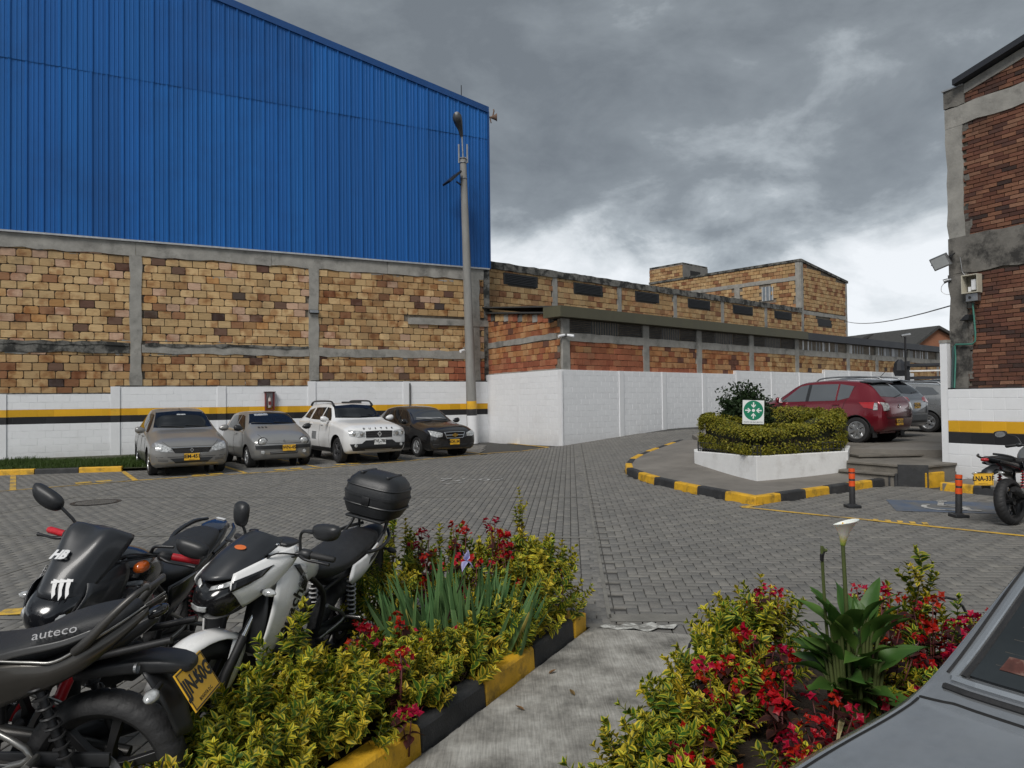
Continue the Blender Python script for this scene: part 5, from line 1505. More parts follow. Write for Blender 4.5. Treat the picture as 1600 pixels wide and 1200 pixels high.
 def hit(c, ax, a, b):
  if ax == 'front': o, d = Vector((9, a, b)), Vector((-1, 0, 0))
  elif ax == 'rear': o, d = Vector((-15, a, b)), Vector((1, 0, 0))
  elif ax == 'left': o, d = Vector((a, 5, b)), Vector((0, -1, 0))
  elif ax == 'right': o, d = Vector((a, -5, b)), Vector((0, 1, 0))
  elif ax == 'top': o, d = Vector((a, b, 6)), Vector((0, 0, -1))
  h = c.bvh.ray_cast(o, d)
  if h[0] is None:
   h = c.bvh.find_nearest(Vector((a, b, 1)) if ax == 'top' else (Vector((0, a, b)) if ax in ('front', 'rear') else Vector((a, .85 if ax == 'left' else -.85, b))))
  n = h[1]
  if n.dot(d) > 0: n = -n
  return h[0], n
 def patch(c, name, ax, bot, top, mat, off=.006, rows=8, cols=12, parent=None, smooth=40, skirt=True):
  def rs(pts, k):
   P = [Vector((p[0], p[1], 0)) for p in pts]
   L = [0]
   for i in range(len(P) - 1): L.append(L[-1] + (P[i + 1] - P[i]).length)
   o = []
   for j in range(k + 1):
    s = L[-1] * j / k; i = 0
    while i < len(P) - 2 and L[i + 1] < s: i += 1
    t = (s - L[i]) / max(1e-9, L[i + 1] - L[i]); o.append(P[i].lerp(P[i + 1], t))
   return o
  B, T = rs(bot, cols), rs(top, cols)
  V, Fc = [], []
  base = []
  for i in range(rows + 1):
   for j in range(cols + 1):
    p = B[j].lerp(T[j], i / rows)
    q, n = c.hit(ax, p.x, p.y)
    V.append(q + n * off); base.append(q - n * .004)
  w = cols + 1
  for i in range(rows):
   for j in range(cols): Fc.append((i * w + j, i * w + j + 1, (i + 1) * w + j + 1, (i + 1) * w + j))
  if skirt:
   edge = [j for j in range(w)] + [i * w + cols for i in range(1, rows + 1)] + [rows * w + j for j in range(cols - 1, -1, -1)] + [i * w for i in range(rows - 1, 0, -1)]
   o = len(V); V += [base[e] for e in edge]; k = len(edge)
   for i in range(k):
    Fc.append((edge[i], edge[(i + 1) % k], o + (i + 1) % k, o + i))
  mb = MB(); mb.add(V, Fc)
  return mb.build(name, mat, parent or c.root, smooth=smooth)
 def line(c, name, ax, pts, w, mat, off=.003, n=6, parent=None):
  P = []
  for i in range(len(pts) - 1):
   for k in range(n):
    t = k / n; P.append((pts[i][0] + (pts[i + 1][0] - pts[i][0]) * t, pts[i][1] + (pts[i + 1][1] - pts[i][1]) * t))
  P.append(pts[-1])
  path = []
  for a, b in P:
   q, nrm = c.hit(ax, a, b); path.append(q + nrm * (off - w * .4))
  mb = MB(); mb.tube(path, w / 2, 6)
  return mb.build(name, mat, parent or c.root)
 def plate(c, s, y, z, mat, ax='front', off=.015):
  q, n = c.hit(ax, y, z); q2, _ = c.hit(ax, y, z + .06)
  sgn = 1 if ax == 'front' else -1
  x = max(q.x, q2.x) if sgn > 0 else min(q.x, q2.x)
  o = Vector((x + sgn * off, y, z)); Mx = frame(o, (0, sgn, 0), (0, 0, 1))
  mb = MB(); mb.box((-.165, -.078, -.006), (.165, .078, .006), None, Mx, .002); p = mb.build('licence_plate', mat, c.root)
  text('plate_text', s, .115, INK, p, Mx @ Matrix.Translation((0, .008, .0065)), .001, bold=.0035, sx=.92)
  text('plate_city', 'BOGOTA D.C.', .020, INK, p, Mx @ Matrix.Translation((0, -.062, .0065)), .0008)
  return p
 def mirror(c, x, z, y, mat):
  for sd in (1, -1):
   mb = MB()
   rings = []
   for t, wx, hz in ((0, .02, .02), (.03, .035, .045), (.09, .06, .075), (.17, .062, .078), (.215, .045, .055), (.23, .01, .015)):
    rings.append([Vector((x + wx * math.cos(a) - .02, sd * (y + t), z + hz * math.sin(a) + t * .1)) for a in np.linspace(0, 2 * PI, 13)[:-1]])
   mb.loft(rings); m_ = mb.build('wing_mirror', mat, c.root, smooth=60)
   mb = MB(); mb.prism([(y + .06, z - .05), (y + .20, z - .045), (y + .20, z + .075), (y + .06, z + .065)], x - .082, x - .075, None, None if sd > 0 else Matrix.Scale(-1, 4, (0, 1, 0)), 'X'); mb.build('mirror_glass', CHR, m_)
 def wipers(c, y0, z0, n=2):
  for k in range(n):
   ya = y0 - k * .55
   c.line('wiper', 'front', [(ya, z0), (ya - .5, z0 + .035)], .018, PLA, .022)
 def sides(c, win, gaps, handles, mat=None, sidez=None, fr=.03):
  """win: list of (bottom curve, top curve) in (x, z)"""
  for ax in ('left', 'right'):
   for b, t in win:
    c.patch('side_window', ax, b, t, mat or SMOKE, .005, rows=6, cols=10)
   for g in gaps: c.line('door_gap', ax, g, .010, DOORGAP, .0035)
   for (hx, hz) in handles:
    q, n = c.hit(ax, hx, hz)
    mb = MB(); mb.box((hx - .09, q.y - .012, hz - .018), (hx + .09, q.y + .028, hz + .018), None, None, .008) if ax == 'left' else mb.box((hx - .09, q.y - .028, hz - .018), (hx + .09, q.y + .012, hz + .018), None, None, .008)
    mb.build('door_handle', c.paint, c.root)
def diamond(car, y, z, h, ax='front', off=.02):
 q, n = car.hit(ax, y, z); sgn = 1 if ax == 'front' else -1
 Mx = frame(Vector((q.x + sgn * off, y, z)), (0, sgn, 0), (0, 0, 1))
 a, b = h * .38, h / 2; mb = MB()
 o = [(0, -b), (a, 0), (0, b), (-a, 0)]; i_ = [(0, -b * .5), (a * .42, 0), (0, b * .5), (-a * .42, 0)]
 for k in range(4):
  p, q_ = o[k], o[(k + 1) % 4]; r_, s_ = i_[(k + 1) % 4], i_[k]
  mb.prism([p, q_, r_, s_], -.006, .006, None, Mx, 'Z')
 return mb.build('emblem', CHR, car.root, bevel=.002)
def bowtie(car, y, z, w, ax='front', off=.03):
 q, n = car.hit(ax, y, z); sgn = 1 if ax == 'front' else -1
 Mx = frame(Vector((q.x + sgn * off, y, z)), (0, sgn, 0), (0, 0, 1))
 h = w * .17; a = w / 2; mb = MB()
 mb.prism([(-a, -h), (-w * .17, -h), (-w * .14, -h * 2), (w * .20, -h * 2), (w * .17, -h), (a - .0, -h), (a + .015, h), (w * .18, h), (w * .15, h * 2), (-w * .18, h * 2), (-w * .15, h), (-a + .015, h)], -.006, .008, None, Mx, 'Z')
 return mb.build('emblem', M('gold', (.62, .40, .10), .3, metal=.8), car.root, bevel=.002)
def lamp(car, ax, bot, top, mat=LENS, off=.010, name='headlight'):
 o = car.patch(name, ax, bot, top, mat, off, rows=6, cols=8)
 return o
def mirror_pts(b): return [(-y, z) for y, z in b]
CARF = (.56, -.83)
LOC = {}
def axle(pl, pr):
 a, b = gp(*pl), gp(*pr); return (a + b) / 2
# ---------- grey saloon, first from the left
st = [(0, .34, .50, .46, .56, .58, .55, .64, .46, .67), (.10, .25, .72, .46, .77, .66, .75, .72, .62, .76), (.32, .20, .80, .48, .86, .73, .84, .82, .68, .87), (.85, .20, .81, .50, .87, .84, .84, .93, .66, .985), (1.18, .20, .81, .52, .87, .90, .84, .985, .68, 1.035),
  (1.26, .20, .81, .52, .87, .91, .835, 1.03, .665, 1.08), (1.95, .20, .81, .52, .87, .95, .825, 1.43, .565, 1.485), (2.55, .20, .81, .52, .87, .96, .825, 1.475, .575, 1.525), (3.15, .20, .81, .52, .87, .97, .825, 1.42, .56, 1.475), (3.72, .20, .81, .54, .86, .97, .81, 1.06, .63, 1.10), (4.14, .24, .78, .56, .84, .95, .79, 1.02, .62, 1.05), (4.25, .32, .68, .58, .74, .90, .70, .97, .56, .99)]
p = axle((240, 742), (341, 736))
SIL1 = car_paint('warm_silver_paint', (.255, .25, .24), .4, .32)
c = Car('saloon_car', 'warm grey saloon, leftmost of the four cars parked nose out by the striped wall', st, SIL1, .80, 2.63, .305, p, (.53, -.85), 'hub', 'cars parked nose out along the striped wall', yw=.745)
c.patch('windscreen', 'front', [(-.66, 1.075), (0, 1.06), (.66, 1.075)], [(-.55, 1.425), (0, 1.465), (.55, 1.425)], SMOKE, .006, cols=16)
c.patch('rear_window', 'rear', [(-.60, 1.11), (.60, 1.11)], [(-.50, 1.40), (.50, 1.40)], SMOKE, .006)
c.sides([([(-.55, .97), (-1.25, .985)], [(-1.02, 1.37), (-1.25, 1.40)]), ([(-1.32, .985), (-2.05, 1.0)], [(-1.32, 1.40), (-2.05, 1.38)]), ([(-2.10, 1.0), (-2.45, 1.02)], [(-2.10, 1.38), (-2.28, 1.30)])], [[(-.47, .3), (-.50, .94)], [(-1.29, .28), (-1.29, .97)], [(-2.22, .55), (-2.18, .98)], [(-.47, .28), (-2.05, .28)]], [(-1.12, .86), (-2.0, .87)])
lamp(c, 'front', [(.40, .565), (.60, .575), (.745, .61)], [(.44, .655), (.60, .735), (.745, .77)]); lamp(c, 'front', mirror_pts([(.745, .61), (.60, .575), (.40, .565)]), mirror_pts([(.745, .77), (.60, .735), (.44, .655)]))
c.patch('grille', 'front', [(-.36, .545), (0, .53), (.36, .545)], [(-.42, .645), (0, .65), (.42, .645)], PLAG, .008, cols=14)
for z in (.565, .59, .615): c.line('grille_bar', 'front', [(-.37, z), (.37, z)], .010, TRIM, .012)
c.line('chrome_strip', 'front', [(-.43, .657), (0, .665), (.43, .657)], .022, CHR, .015)
diamond(c, 0, .60, .12)
c.patch('lower_intake', 'front', [(-.34, .315), (.34, .315)], [(-.46, .42), (.46, .42)], PLA, .006)
for sd in (1, -1):
 for z in (.36, .39): c.line('bumper_rib', 'front', [(sd * .50, z), (sd * .70, z + .01)], .018, TRIM, .003)
c.line('bumper_strip', 'front', [(-.74, .455), (0, .45), (.74, .455)], .016, TRIM, .004)
c.line('bonnet_gap', 'front', [(-.60, .80), (-.46, .685), (0, .69), (.46, .685), (.60, .80)], .008, DOORGAP, .003)
c.plate('IEM-451', 0, .445, PLATE_Y); c.mirror(-.52, 1.02, .83, SIL1); c.wipers(.55, 1.075)
c.line('aerial', 'top', [(-1.05, .0), (-1.30, 0)], .012, PLA, .03)
c.patch('inner_mirror', 'front', [(-.10, 1.36), (.10, 1.36)], [(-.10, 1.385), (.10, 1.385)], LENS, .008, rows=2, cols=4)
# ---------- small grey one-box car
st = [(0, .36, .48, .48, .54, .60, .53, .66, .44, .69), (.10, .24, .70, .46, .74, .66, .71, .74, .58, .78), (.30, .20, .76, .48, .80, .76, .77, .84, .62, .90), (.62, .20, .77, .50, .815, .86, .785, .96, .60, 1.01), (.80, .20, .77, .52, .815, .90, .785, 1.02, .60, 1.065),
  (.90, .20, .77, .52, .815, .92, .78, 1.07, .60, 1.12), (1.55, .20, .77, .52, .815, .95, .765, 1.36, .53, 1.405), (2.1, .20, .77, .52, .815, .95, .765, 1.385, .54, 1.425), (2.85, .20, .77, .52, .81, .94, .76, 1.34, .53, 1.385), (3.25, .24, .74, .56, .79, .92, .74, 1.06, .58, 1.10), (3.42, .34, .62, .58, .68, .88, .64, .94, .50, .96)]
p = axle((388, 731), (477, 725))
SIL2 = car_paint('cool_silver_paint', (.30, .30, .295), .45, .3)
c = Car('small_car', 'small rounded grey hatchback with round headlights between the grey saloon and the white off-roader', st, SIL2, .58, 2.35, .275, p, (.56, -.83), 'hub', 'cars parked nose out along the striped wall', yw=.70)
c.patch('windscreen', 'front', [(-.62, 1.09), (0, 1.075), (.62, 1.09)], [(-.50, 1.35), (0, 1.385), (.50, 1.35)], SMOKE, .006, cols=16)
c.patch('rear_window', 'rear', [(-.52, 1.09), (.52, 1.09)], [(-.48, 1.32), (.48, 1.32)], SMOKE, .006)
c.sides([([(-.36, .96), (-1.22, .965)], [(-.95, 1.30), (-1.22, 1.33)]), ([(-1.30, .965), (-2.15, .99)], [(-1.30, 1.33), (-2.10, 1.30)])], [[(-.30, .3), (-.36, .93)], [(-1.27, .28), (-1.27, .95)]], [(-1.1, .84)])
for sd in (1, -1):
 q, n_ = c.hit('front', sd * .52, .67)
 mb = MB(); Mx = frame(q + Vector((-.03, 0, 0)), (0, 1, 0), (0, 0, 1))
 mb.lathe([(.001, .085), (.05, .078), (.09, .055), (.105, .02), (.11, -.04)], 20, axis='Z', M=Mx @ Matrix.Diagonal((1.1, .95, 1, 1))); mb.build('headlight', LENS, c.root, smooth=60)
 mb = MB(); mb.lathe([(.105, -.03), (.118, .02), (.108, .045), (.10, .03)], 20, axis='Z', M=Mx @ Matrix.Diagonal((1.1, .95, 1, 1))); mb.build('headlight_ring', PLAG, c.root, smooth=60)
c.patch('bumper_strip', 'front', [(-.68, .485), (0, .475), (.68, .485)], [(-.69, .57), (0, .575), (.69, .57)], PLA, .020, cols=16, rows=4)
c.patch('lower_intake', 'front', [(-.34, .35), (.34, .35)], [(-.36, .405), (.36, .405)], PLA, .006)
c.line('intake_bar', 'front', [(-.34, .38), (.34, .38)], .018, SIL2, .012)
for sd in (1, -1):
 q, n_ = c.hit('front', sd * .52, .40); mb = MB(); mb.lathe([(.001, .03), (.04, .028), (.052, .0)], 14, axis='Z', M=frame(q, (0, 1, 0), (0, 0, 1))); mb.build('fog_lamp', LENS, c.root, smooth=50)
for k in range(3): c.patch('bonnet_vent', 'front', [(-.47 + k * .085, .995), (-.42 + k * .085, .995)], [(-.47 + k * .085, 1.025), (-.42 + k * .085, 1.025)], PLA, .005, rows=2, cols=3)
c.line('bonnet_gap', 'front', [(-.58, .85), (-.42, .62), (0, .615), (.42, .62), (.58, .85)], .008, DOORGAP, .003)
diamond(c, 0, .685, .07, off=.012); c.plate('BWN-456', .12, .50, PLATE_Y, off=.035); c.mirror(-.34, .99, .78, PLA); c.wipers(.5, 1.09)
c.patch('sun_strip', 'front', [(-.40, 1.30), (-.05, 1.31)], [(-.40, 1.345), (-.05, 1.36)], LENS, .008, rows=2, cols=4)
# ---------- white off-roader
st = [(0, .44, .56, .58, .62, .76, .60, .84, .50, .88), (.10, .34, .76, .58, .80, .82, .78, .92, .66, .96), (.34, .27, .84, .60, .89, .92, .86, 1.00, .70, 1.05), (.95, .26, .86, .62, .91, 1.02, .87, 1.09, .70, 1.13), (1.25, .26, .86, .62, .91, 1.06, .865, 1.13, .70, 1.165),
  (1.33, .26, .86, .62, .91, 1.07, .86, 1.17, .68, 1.215), (1.98, .26, .86, .62, .91, 1.12, .85, 1.55, .59, 1.60), (2.6, .26, .86, .62, .91, 1.13, .85, 1.585, .60, 1.63), (3.5, .26, .86, .62, .91, 1.14, .845, 1.56, .58, 1.60), (4.05, .28, .84, .64, .89, 1.12, .83, 1.24, .62, 1.28), (4.22, .34, .78, .66, .84, 1.05, .78, 1.13, .60, 1.15), (4.31, .42, .66, .68, .74, .95, .70, 1.0, .54, 1.02)]
p = axle((531, 724), (614, 718))
WHT = car_paint('white_paint', (.72, .725, .725), .0, .25, dirt=(.55, .545, .53))
c = Car('off_road_car', 'white off-road car with roof rails, parked between the small grey hatchback and black saloon', st, WHT, .82, 2.67, .345, p, (.56, -.83), 'dark', 'cars parked nose out along the striped wall', yw=.78, arch=.43)
c.patch('windscreen', 'front', [(-.68, 1.205), (0, 1.19), (.68, 1.205)], [(-.565, 1.53), (0, 1.57), (.565, 1.53)], SMOKE, .006, cols=16)
c.patch('rear_window', 'rear', [(-.58, 1.28), (.58, 1.28)], [(-.52, 1.52), (.52, 1.52)], SMOKE, .006)
c.sides([([(-.62, 1.13), (-1.28, 1.145)], [(-1.03, 1.47), (-1.28, 1.50)]), ([(-1.36, 1.145), (-2.15, 1.16)], [(-1.36, 1.50), (-2.12, 1.49)]), ([(-2.28, 1.17), (-2.78, 1.20)], [(-2.28, 1.48), (-2.66, 1.42)])], [[(-.50, .36), (-.53, 1.08)], [(-1.33, .34), (-1.33, 1.12)], [(-2.24, .62), (-2.22, 1.13)]], [(-1.16, 1.02), (-2.05, 1.03)])
for sd in (1, -1):
 b_, t_ = [(.40, .725), (.60, .715), (.79, .755)], [(.41, .85), (.60, .885), (.79, .895)]
 if sd < 0: b_, t_ = mirror_pts(b_[::-1]), mirror_pts(t_[::-1])
 lamp(c, 'front', b_, t_)
 for yy in (.50, .68):
  q, n_ = c.hit('front', sd * yy, .80); mb = MB(); mb.lathe([(.001, .02), (.045, .018), (.052, .004)], 14, axis='Z', M=frame(q + Vector((.012, 0, 0)), (0, 1, 0), (0, 0, 1))); mb.build('headlight_bulb', CHR, c.root, smooth=50)
c.patch('grille', 'front', [(-.37, .695), (0, .69), (.37, .695)], [(-.38, .865), (0, .875), (.38, .865)], PLAG, .010, cols=14)
for z in (.72, .785, .84): c.line('grille_bar', 'front', [(-.36, z), (.36, z)], .022, DKM, .020)
diamond(c, 0, .785, .17, off=.035)
c.patch('lower_bumper', 'front', [(-.70, .36), (0, .35), (.70, .36)], [(-.78, .535), (-.46, .545), (-.40, .625), (.40, .625), (.46, .545), (.78, .535)], PLA, .012, cols=22)
c.patch('skid_plate', 'front', [(-.36, .36), (.36, .36)], [(-.40, .395), (.40, .395)], STEEL, .022, rows=3)
for sd in (1, -1):
 q, n_ = c.hit('front', sd * .64, .49); mb = MB(); mb.lathe([(.001, .03), (.035, .028), (.046, .005)], 14, axis='Z', M=frame(q + Vector((.01, 0, 0)), (0, 1, 0), (0, 0, 1))); mb.build('fog_lamp', LENS, c.root, smooth=50)
 mb = MB(); y = sd * .575
 pts = [(-.98, y, 1.535), (-1.10, y, 1.625), (-1.3, y, 1.665), (-2.2, y, 1.675), (-2.65, y, 1.655), (-2.85, y, 1.56)]
 mb.tube(cat_rom(pts, 5), [.035 if i < 4 or i > 21 else .024 for i in range(26)], 8); mb.build('roof_rail', PLA, c.root, smooth=60)
 ax = 'left' if sd > 0 else 'right'
 c.patch('sill_trim', ax, [(-.42, .30), (-2.25, .30)], [(-.42, .40), (-2.25, .40)], PLA, .012, rows=3)
mb = MB(); mb.box((-1.12, -.30, 1.61), (-1.08, .30, 1.655), None, None, .01); mb.build('roof_bar', PLA, c.root)
q, n_ = c.hit('front', 0, .905)
for i, ch_ in enumerate('DUSTER'):
 y_ = -.40 + i * .16; q, n_ = c.hit('front', y_, .925)
 text('bonnet_letter', ch_, .085, PLA, c.root, frame(q + n_ * .004, (0, 1, 0), Vector((-.6, 0, .8))), .004, bold=.002)
q, n_ = c.hit('right', -1.75, .72);
c.patch('door_sign', 'right', [(-1.56, .60), (-1.92, .60)], [(-1.56, .82), (-1.92, .82)], M('door_print', (.16, .17, .18), .5, var=.5, scale=26, world=False), .0035, rows=3, cols=4)
c.plate('TVL-783', .02, .585, PLATE_W, off=.022); c.mirror(-.62, 1.17, .86, WHT); c.wipers(.55, 1.20)
# ---------- black saloon
st = [(0, .32, .52, .46, .58, .62, .56, .68, .48, .72), (.10, .23, .72, .46, .77, .68, .75, .76, .64, .80), (.34, .19, .79, .48, .84, .76, .82, .85, .68, .90), (.88, .19, .80, .50, .855, .86, .82, .94, .66, .99), (1.15, .19, .80, .52, .855, .90, .82, .99, .67, 1.035),
  (1.22, .19, .80, .52, .855, .91, .815, 1.03, .65, 1.075), (1.95, .19, .80, .52, .855, .95, .80, 1.40, .55, 1.455), (2.5, .19, .80, .52, .855, .96, .80, 1.45, .56, 1.50), (3.1, .19, .80, .52, .855, .97, .80, 1.40, .545, 1.45), (3.78, .19, .80, .54, .85, .98, .79, 1.07, .61, 1.11), (4.2, .24, .77, .56, .82, .97, .77, 1.03, .60, 1.06), (4.31, .32, .66, .58, .72, .92, .70, .98, .55, 1.0)]
p = axle((652, 714), (722, 709))
BLKP = car_paint('black_car_paint', (.012, .0115, .012), .0, .18, dirt=(.05, .048, .045))
c = Car('saloon_car', 'black saloon with a chrome grille, rightmost of the four cars by the striped wall', st, BLKP, .82, 2.48, .295, p, (.60, -.80), 'five', 'cars parked nose out along the striped wall', yw=.735)
c.patch('windscreen', 'front', [(-.65, 1.07), (0, 1.055), (.65, 1.07)], [(-.54, 1.395), (0, 1.435), (.54, 1.395)], M_glass('screen_glass', (.05, .055, .06), .06), .006, cols=16)
c.patch('dash_top', 'front', [(-.55, 1.085), (.5, 1.085)], [(-.50, 1.15), (.30, 1.13)], M('pale_dash', (.22, .225, .23), .7, var=.3), .008, rows=2)
c.patch('rear_window', 'rear', [(-.58, 1.12), (.58, 1.12)], [(-.49, 1.37), (.49, 1.37)], SMOKE, .006)
c.sides([([(-.52, .975), (-1.22, .985)], [(-1.0, 1.33), (-1.22, 1.37)]), ([(-1.29, .985), (-2.0, 1.0)], [(-1.29, 1.37), (-1.95, 1.35)]), ([(-2.06, 1.0), (-2.5, 1.02)], [(-2.06, 1.34), (-2.2, 1.28)])], [[(-.45, .3), (-.48, .94)], [(-1.26, .28), (-1.26, .97)]], [(-1.1, .87), (-1.95, .88)])
for sd in (1, -1):
 b_, t_ = [(.42, .60), (.58, .59), (.75, .64)], [(.41, .70), (.58, .745), (.75, .78)]
 if sd < 0: b_, t_ = mirror_pts(b_[::-1]), mirror_pts(t_[::-1])
 lamp(c, 'front', b_, t_)
c.patch('grille', 'front', [(-.28, .56), (0, .545), (.28, .56)], [(-.34, .715), (0, .725), (.34, .715)], PLAG, .010, cols=12)
c.line('chrome_frame', 'front', [(-.28, .56), (0, .545), (.28, .56), (.34, .715), (0, .725), (-.34, .715), (-.28, .56)], .024, CHR, .022)
c.line('chrome_bar', 'front', [(-.31, .64), (.31, .64)], .030, CHR, .024)
bowtie(c, 0, .64, .17)
c.patch('lower_intake', 'front', [(-.40, .29), (.40, .29)], [(-.45, .38), (.45, .38)], PLA, .006)
for sd in (1, -1): c.line('bumper_rib', 'front', [(sd * .54, .37), (sd * .70, .38)], .02, TRIM, .004)
c.plate('BOK-347', 0, .44, PLATE_Y); c.mirror(-.50, 1.02, .80, BLKP); c.wipers(.5, 1.07)
c.line('bonnet_gap', 'front', [(-.58, .85), (-.42, .755), (0, .765), (.42, .755), (.58, .85)], .008, DOORGAP, .003)
# ---------- upper yard: red hatchback seen from its rear left
UZ = .692
st = [(0, .36, .50, .50, .56, .66, .55, .72, .46, .76), (.12, .26, .74, .50, .78, .74, .76, .82, .64, .86), (.36, .22, .80, .52, .86, .82, .83, .90, .68, .95), (.9, .22, .81, .54, .87, .91, .84, .99, .67, 1.04), (1.15, .22, .81, .54, .87, .95, .84, 1.04, .67, 1.085),
  (1.22, .22, .81, .54, .87, .955, .835, 1.08, .65, 1.125), (1.95, .22, .81, .54, .87, 1.0, .825, 1.47, .57, 1.52), (2.6, .22, .81, .54, .87, 1.02, .825, 1.51, .58, 1.555), (3.35, .22, .81, .54, .87, 1.03, .82, 1.47, .57, 1.52), (3.62, .24, .80, .56, .86, 1.02, .81, 1.38, .57, 1.42), (3.90, .28, .77, .58, .83, 1.0, .78, 1.10, .62, 1.14), (3.99, .33, .72, .58, .79, .92, .75, 1.01, .62, 1.03), (4.04, .40, .64, .58, .71, .84, .68, .90, .55, .92)]
REDP = car_paint('red_paint', (.175, .012, .022), .35, .22)
rf = Vector((-.62, .785, 0)).normalized()
rear = hp(1341, 692, UZ)                       # contact point of the rear left wheel
left_n = Vector((-rf.y, rf.x, 0))
wb_ = 2.59
p = Vector(rear) + rf * wb_ - left_n * .75; p.z = UZ
c = Car('hatchback_car', 'dark red hatchback parked behind the hedge on the upper yard', st, REDP, .80, wb_, .315, p, rf, 'hub', yw=.75)
c.root.rotation_euler[1] = 0
SGL = M_glass('side_glass', (.10, .11, .12), .03)
c.patch('windscreen', 'front', [(-.66, 1.12), (.66, 1.12)], [(-.55, 1.46), (.55, 1.46)], SMOKE, .006)
c.sides([([(-.56, 1.00), (-1.27, 1.015)], [(-1.04, 1.40), (-1.27, 1.44)]), ([(-1.36, 1.015), (-2.06, 1.03)], [(-1.36, 1.44), (-2.06, 1.44)]), ([(-2.11, 1.03), (-2.40, 1.10)], [(-2.11, 1.44), (-2.46, 1.38)])], [[(-.48, .3), (-.52, .97)], [(-1.31, .28), (-1.31, 1.46)], [(-2.20, .60), (-2.30, .98), (-2.50, 1.40)], [(-.48, .28), (-2.1, .28)]], [(-1.18, .92), (-2.08, .93)], SGL)
for ax in ('left', 'right'): c.patch('pillar_trim', ax, [(-1.27, 1.015), (-1.36, 1.015)], [(-1.27, 1.44), (-1.36, 1.44)], PLA, .007, rows=5, cols=2)
c.patch('rear_window', 'rear', [(-.60, 1.12), (0, 1.10), (.60, 1.12)], [(-.53, 1.42), (0, 1.46), (.53, 1.42)], SGL, .006)
for sd in (1, -1):
 b_, t_ = [(.52, .80), (.735, .78)], [(.55, .96), (.76, .98)]
 if sd < 0: b_, t_ = mirror_pts(b_[::-1]), mirror_pts(t_[::-1])
 lamp(c, 'rear', b_, t_, LENS, .014, 'tail_light')
 ax = 'left' if sd > 0 else 'right'
 c.patch('tail_light', ax, [(-2.78, .86), (-3.00, .82)], [(-2.66, .985), (-3.02, .985)], RED_L, .012, rows=5, cols=6)
 c.patch('tail_light_lens', ax, [(-3.0, .80), (-3.10, .80)], [(-3.02, .97), (-3.09, .97)], LENS, .012, rows=4, cols=4)
mb = MB(); mb.loft([[Vector((x_, y_ * .56, z_ - abs(y_) * .03)) for x_, z_ in ((-2.55, 1.535), (-2.85, 1.50), (-2.87, 1.475), (-2.6, 1.49))] for y_ in np.linspace(-1, 1, 9)]); mb.build('roof_spoiler', PLA, c.root, bevel=.008)
c.line('tailgate_gap', 'rear', [(-.62, 1.06), (-.60, .62), (.60, .62), (.62, 1.06)], .010, DOORGAP, .003)
c.line('bumper_gap', 'rear', [(-.72, .70), (-.60, .60), (.60, .60), (.72, .70)], .010, DOORGAP, .003)
diamond(c, 0, .88, .11, 'rear', .012)
c.plate('UCS-318', 0, .50, PLATE_Y, 'rear'); c.line('rear_wiper', 'rear', [(.0, 1.10), (-.42, 1.16)], .02, PLA, .022)
c.mirror(-.58, 1.04, .83, REDP)
for ax, y_ in (('left', .72), ('right', -.72)):
 mb = MB(); mb.box((-2.59 - .40, y_ - .10, .14), (-2.59 - .385, y_ + .10, .42)); mb.build('mud_flap', RUB, c.root)
# ---------- grey off-roader next to it
st = [(0, .42, .52, .56, .60, .72, .58, .80, .50, .84), (.14, .30, .76, .56, .82, .82, .80, .92, .68, .96), (.4, .25, .84, .58, .90, .94, .87, 1.0, .70, 1.05), (1.0, .24, .85, .60, .91, 1.02, .87, 1.09, .70, 1.13), (1.22, .24, .85, .60, .91, 1.05, .87, 1.13, .69, 1.17),
  (1.3, .24, .85, .6, .91, 1.06, .865, 1.17, .67, 1.21), (2.05, .24, .85, .6, .91, 1.10, .85, 1.56, .59, 1.61), (2.7, .24, .85, .6, .91, 1.12, .85, 1.60, .60, 1.65), (3.6, .24, .85, .6, .91, 1.15, .845, 1.55, .58, 1.60), (3.95, .26, .84, .62, .90, 1.13, .83, 1.45, .57, 1.49), (4.28, .30, .80, .66, .86, 1.06, .80, 1.16, .66, 1.20), (4.38, .36, .74, .70, .82, .98, .78, 1.05, .64, 1.07), (4.42, .44, .66, .72, .74, .90, .70, .96, .56, .98)]
GRYP = car_paint('slate_paint', (.17, .18, .20), .5, .3)
def park(px_, py_, D):                           # rear left corner of the car at ground level
 q = at(px_, py_, D); return Vector((q.x, q.y, UZ))
rl = park(1410, 690, 19.6)
p = rl + rf * (4.42 - .85) - left_n * .9; p.z = UZ
c = Car('off_road_car', 'slate grey off-roader with silver roof rails, second car on the upper yard', st, GRYP, .85, 2.64, .345, p, rf, 'dark', yw=.80, arch=.42)
c.root.rotation_euler[1] = 0
c.sides([([(-.62, 1.11), (-1.30, 1.13)], [(-1.06, 1.48), (-1.30, 1.52)]), ([(-1.38, 1.13), (-2.15, 1.16)], [(-1.38, 1.52), (-2.15, 1.51)]), ([(-2.22, 1.17), (-2.8, 1.26)], [(-2.22, 1.51), (-2.75, 1.44)])], [[(-1.34, .34), (-1.34, 1.12)]], [(-1.2, 1.03), (-2.1, 1.05)], SGL)
c.patch('windscreen', 'front', [(-.66, 1.22), (.66, 1.22)], [(-.56, 1.54), (.56, 1.54)], SMOKE, .006)
c.patch('rear_window', 'rear', [(-.64, 1.20), (0, 1.18), (.64, 1.20)], [(-.54, 1.47), (0, 1.53), (.54, 1.47)], SMOKE, .006)
mb = MB(); mb.loft([[Vector((x_, y_ * .60, z_ - abs(y_) * .035)) for x_, z_ in ((-2.75, 1.63), (-3.16, 1.585), (-3.18, 1.56), (-2.8, 1.57))] for y_ in np.linspace(-1, 1, 9)]); mb.build('roof_spoiler', GRYP, c.root, bevel=.008)
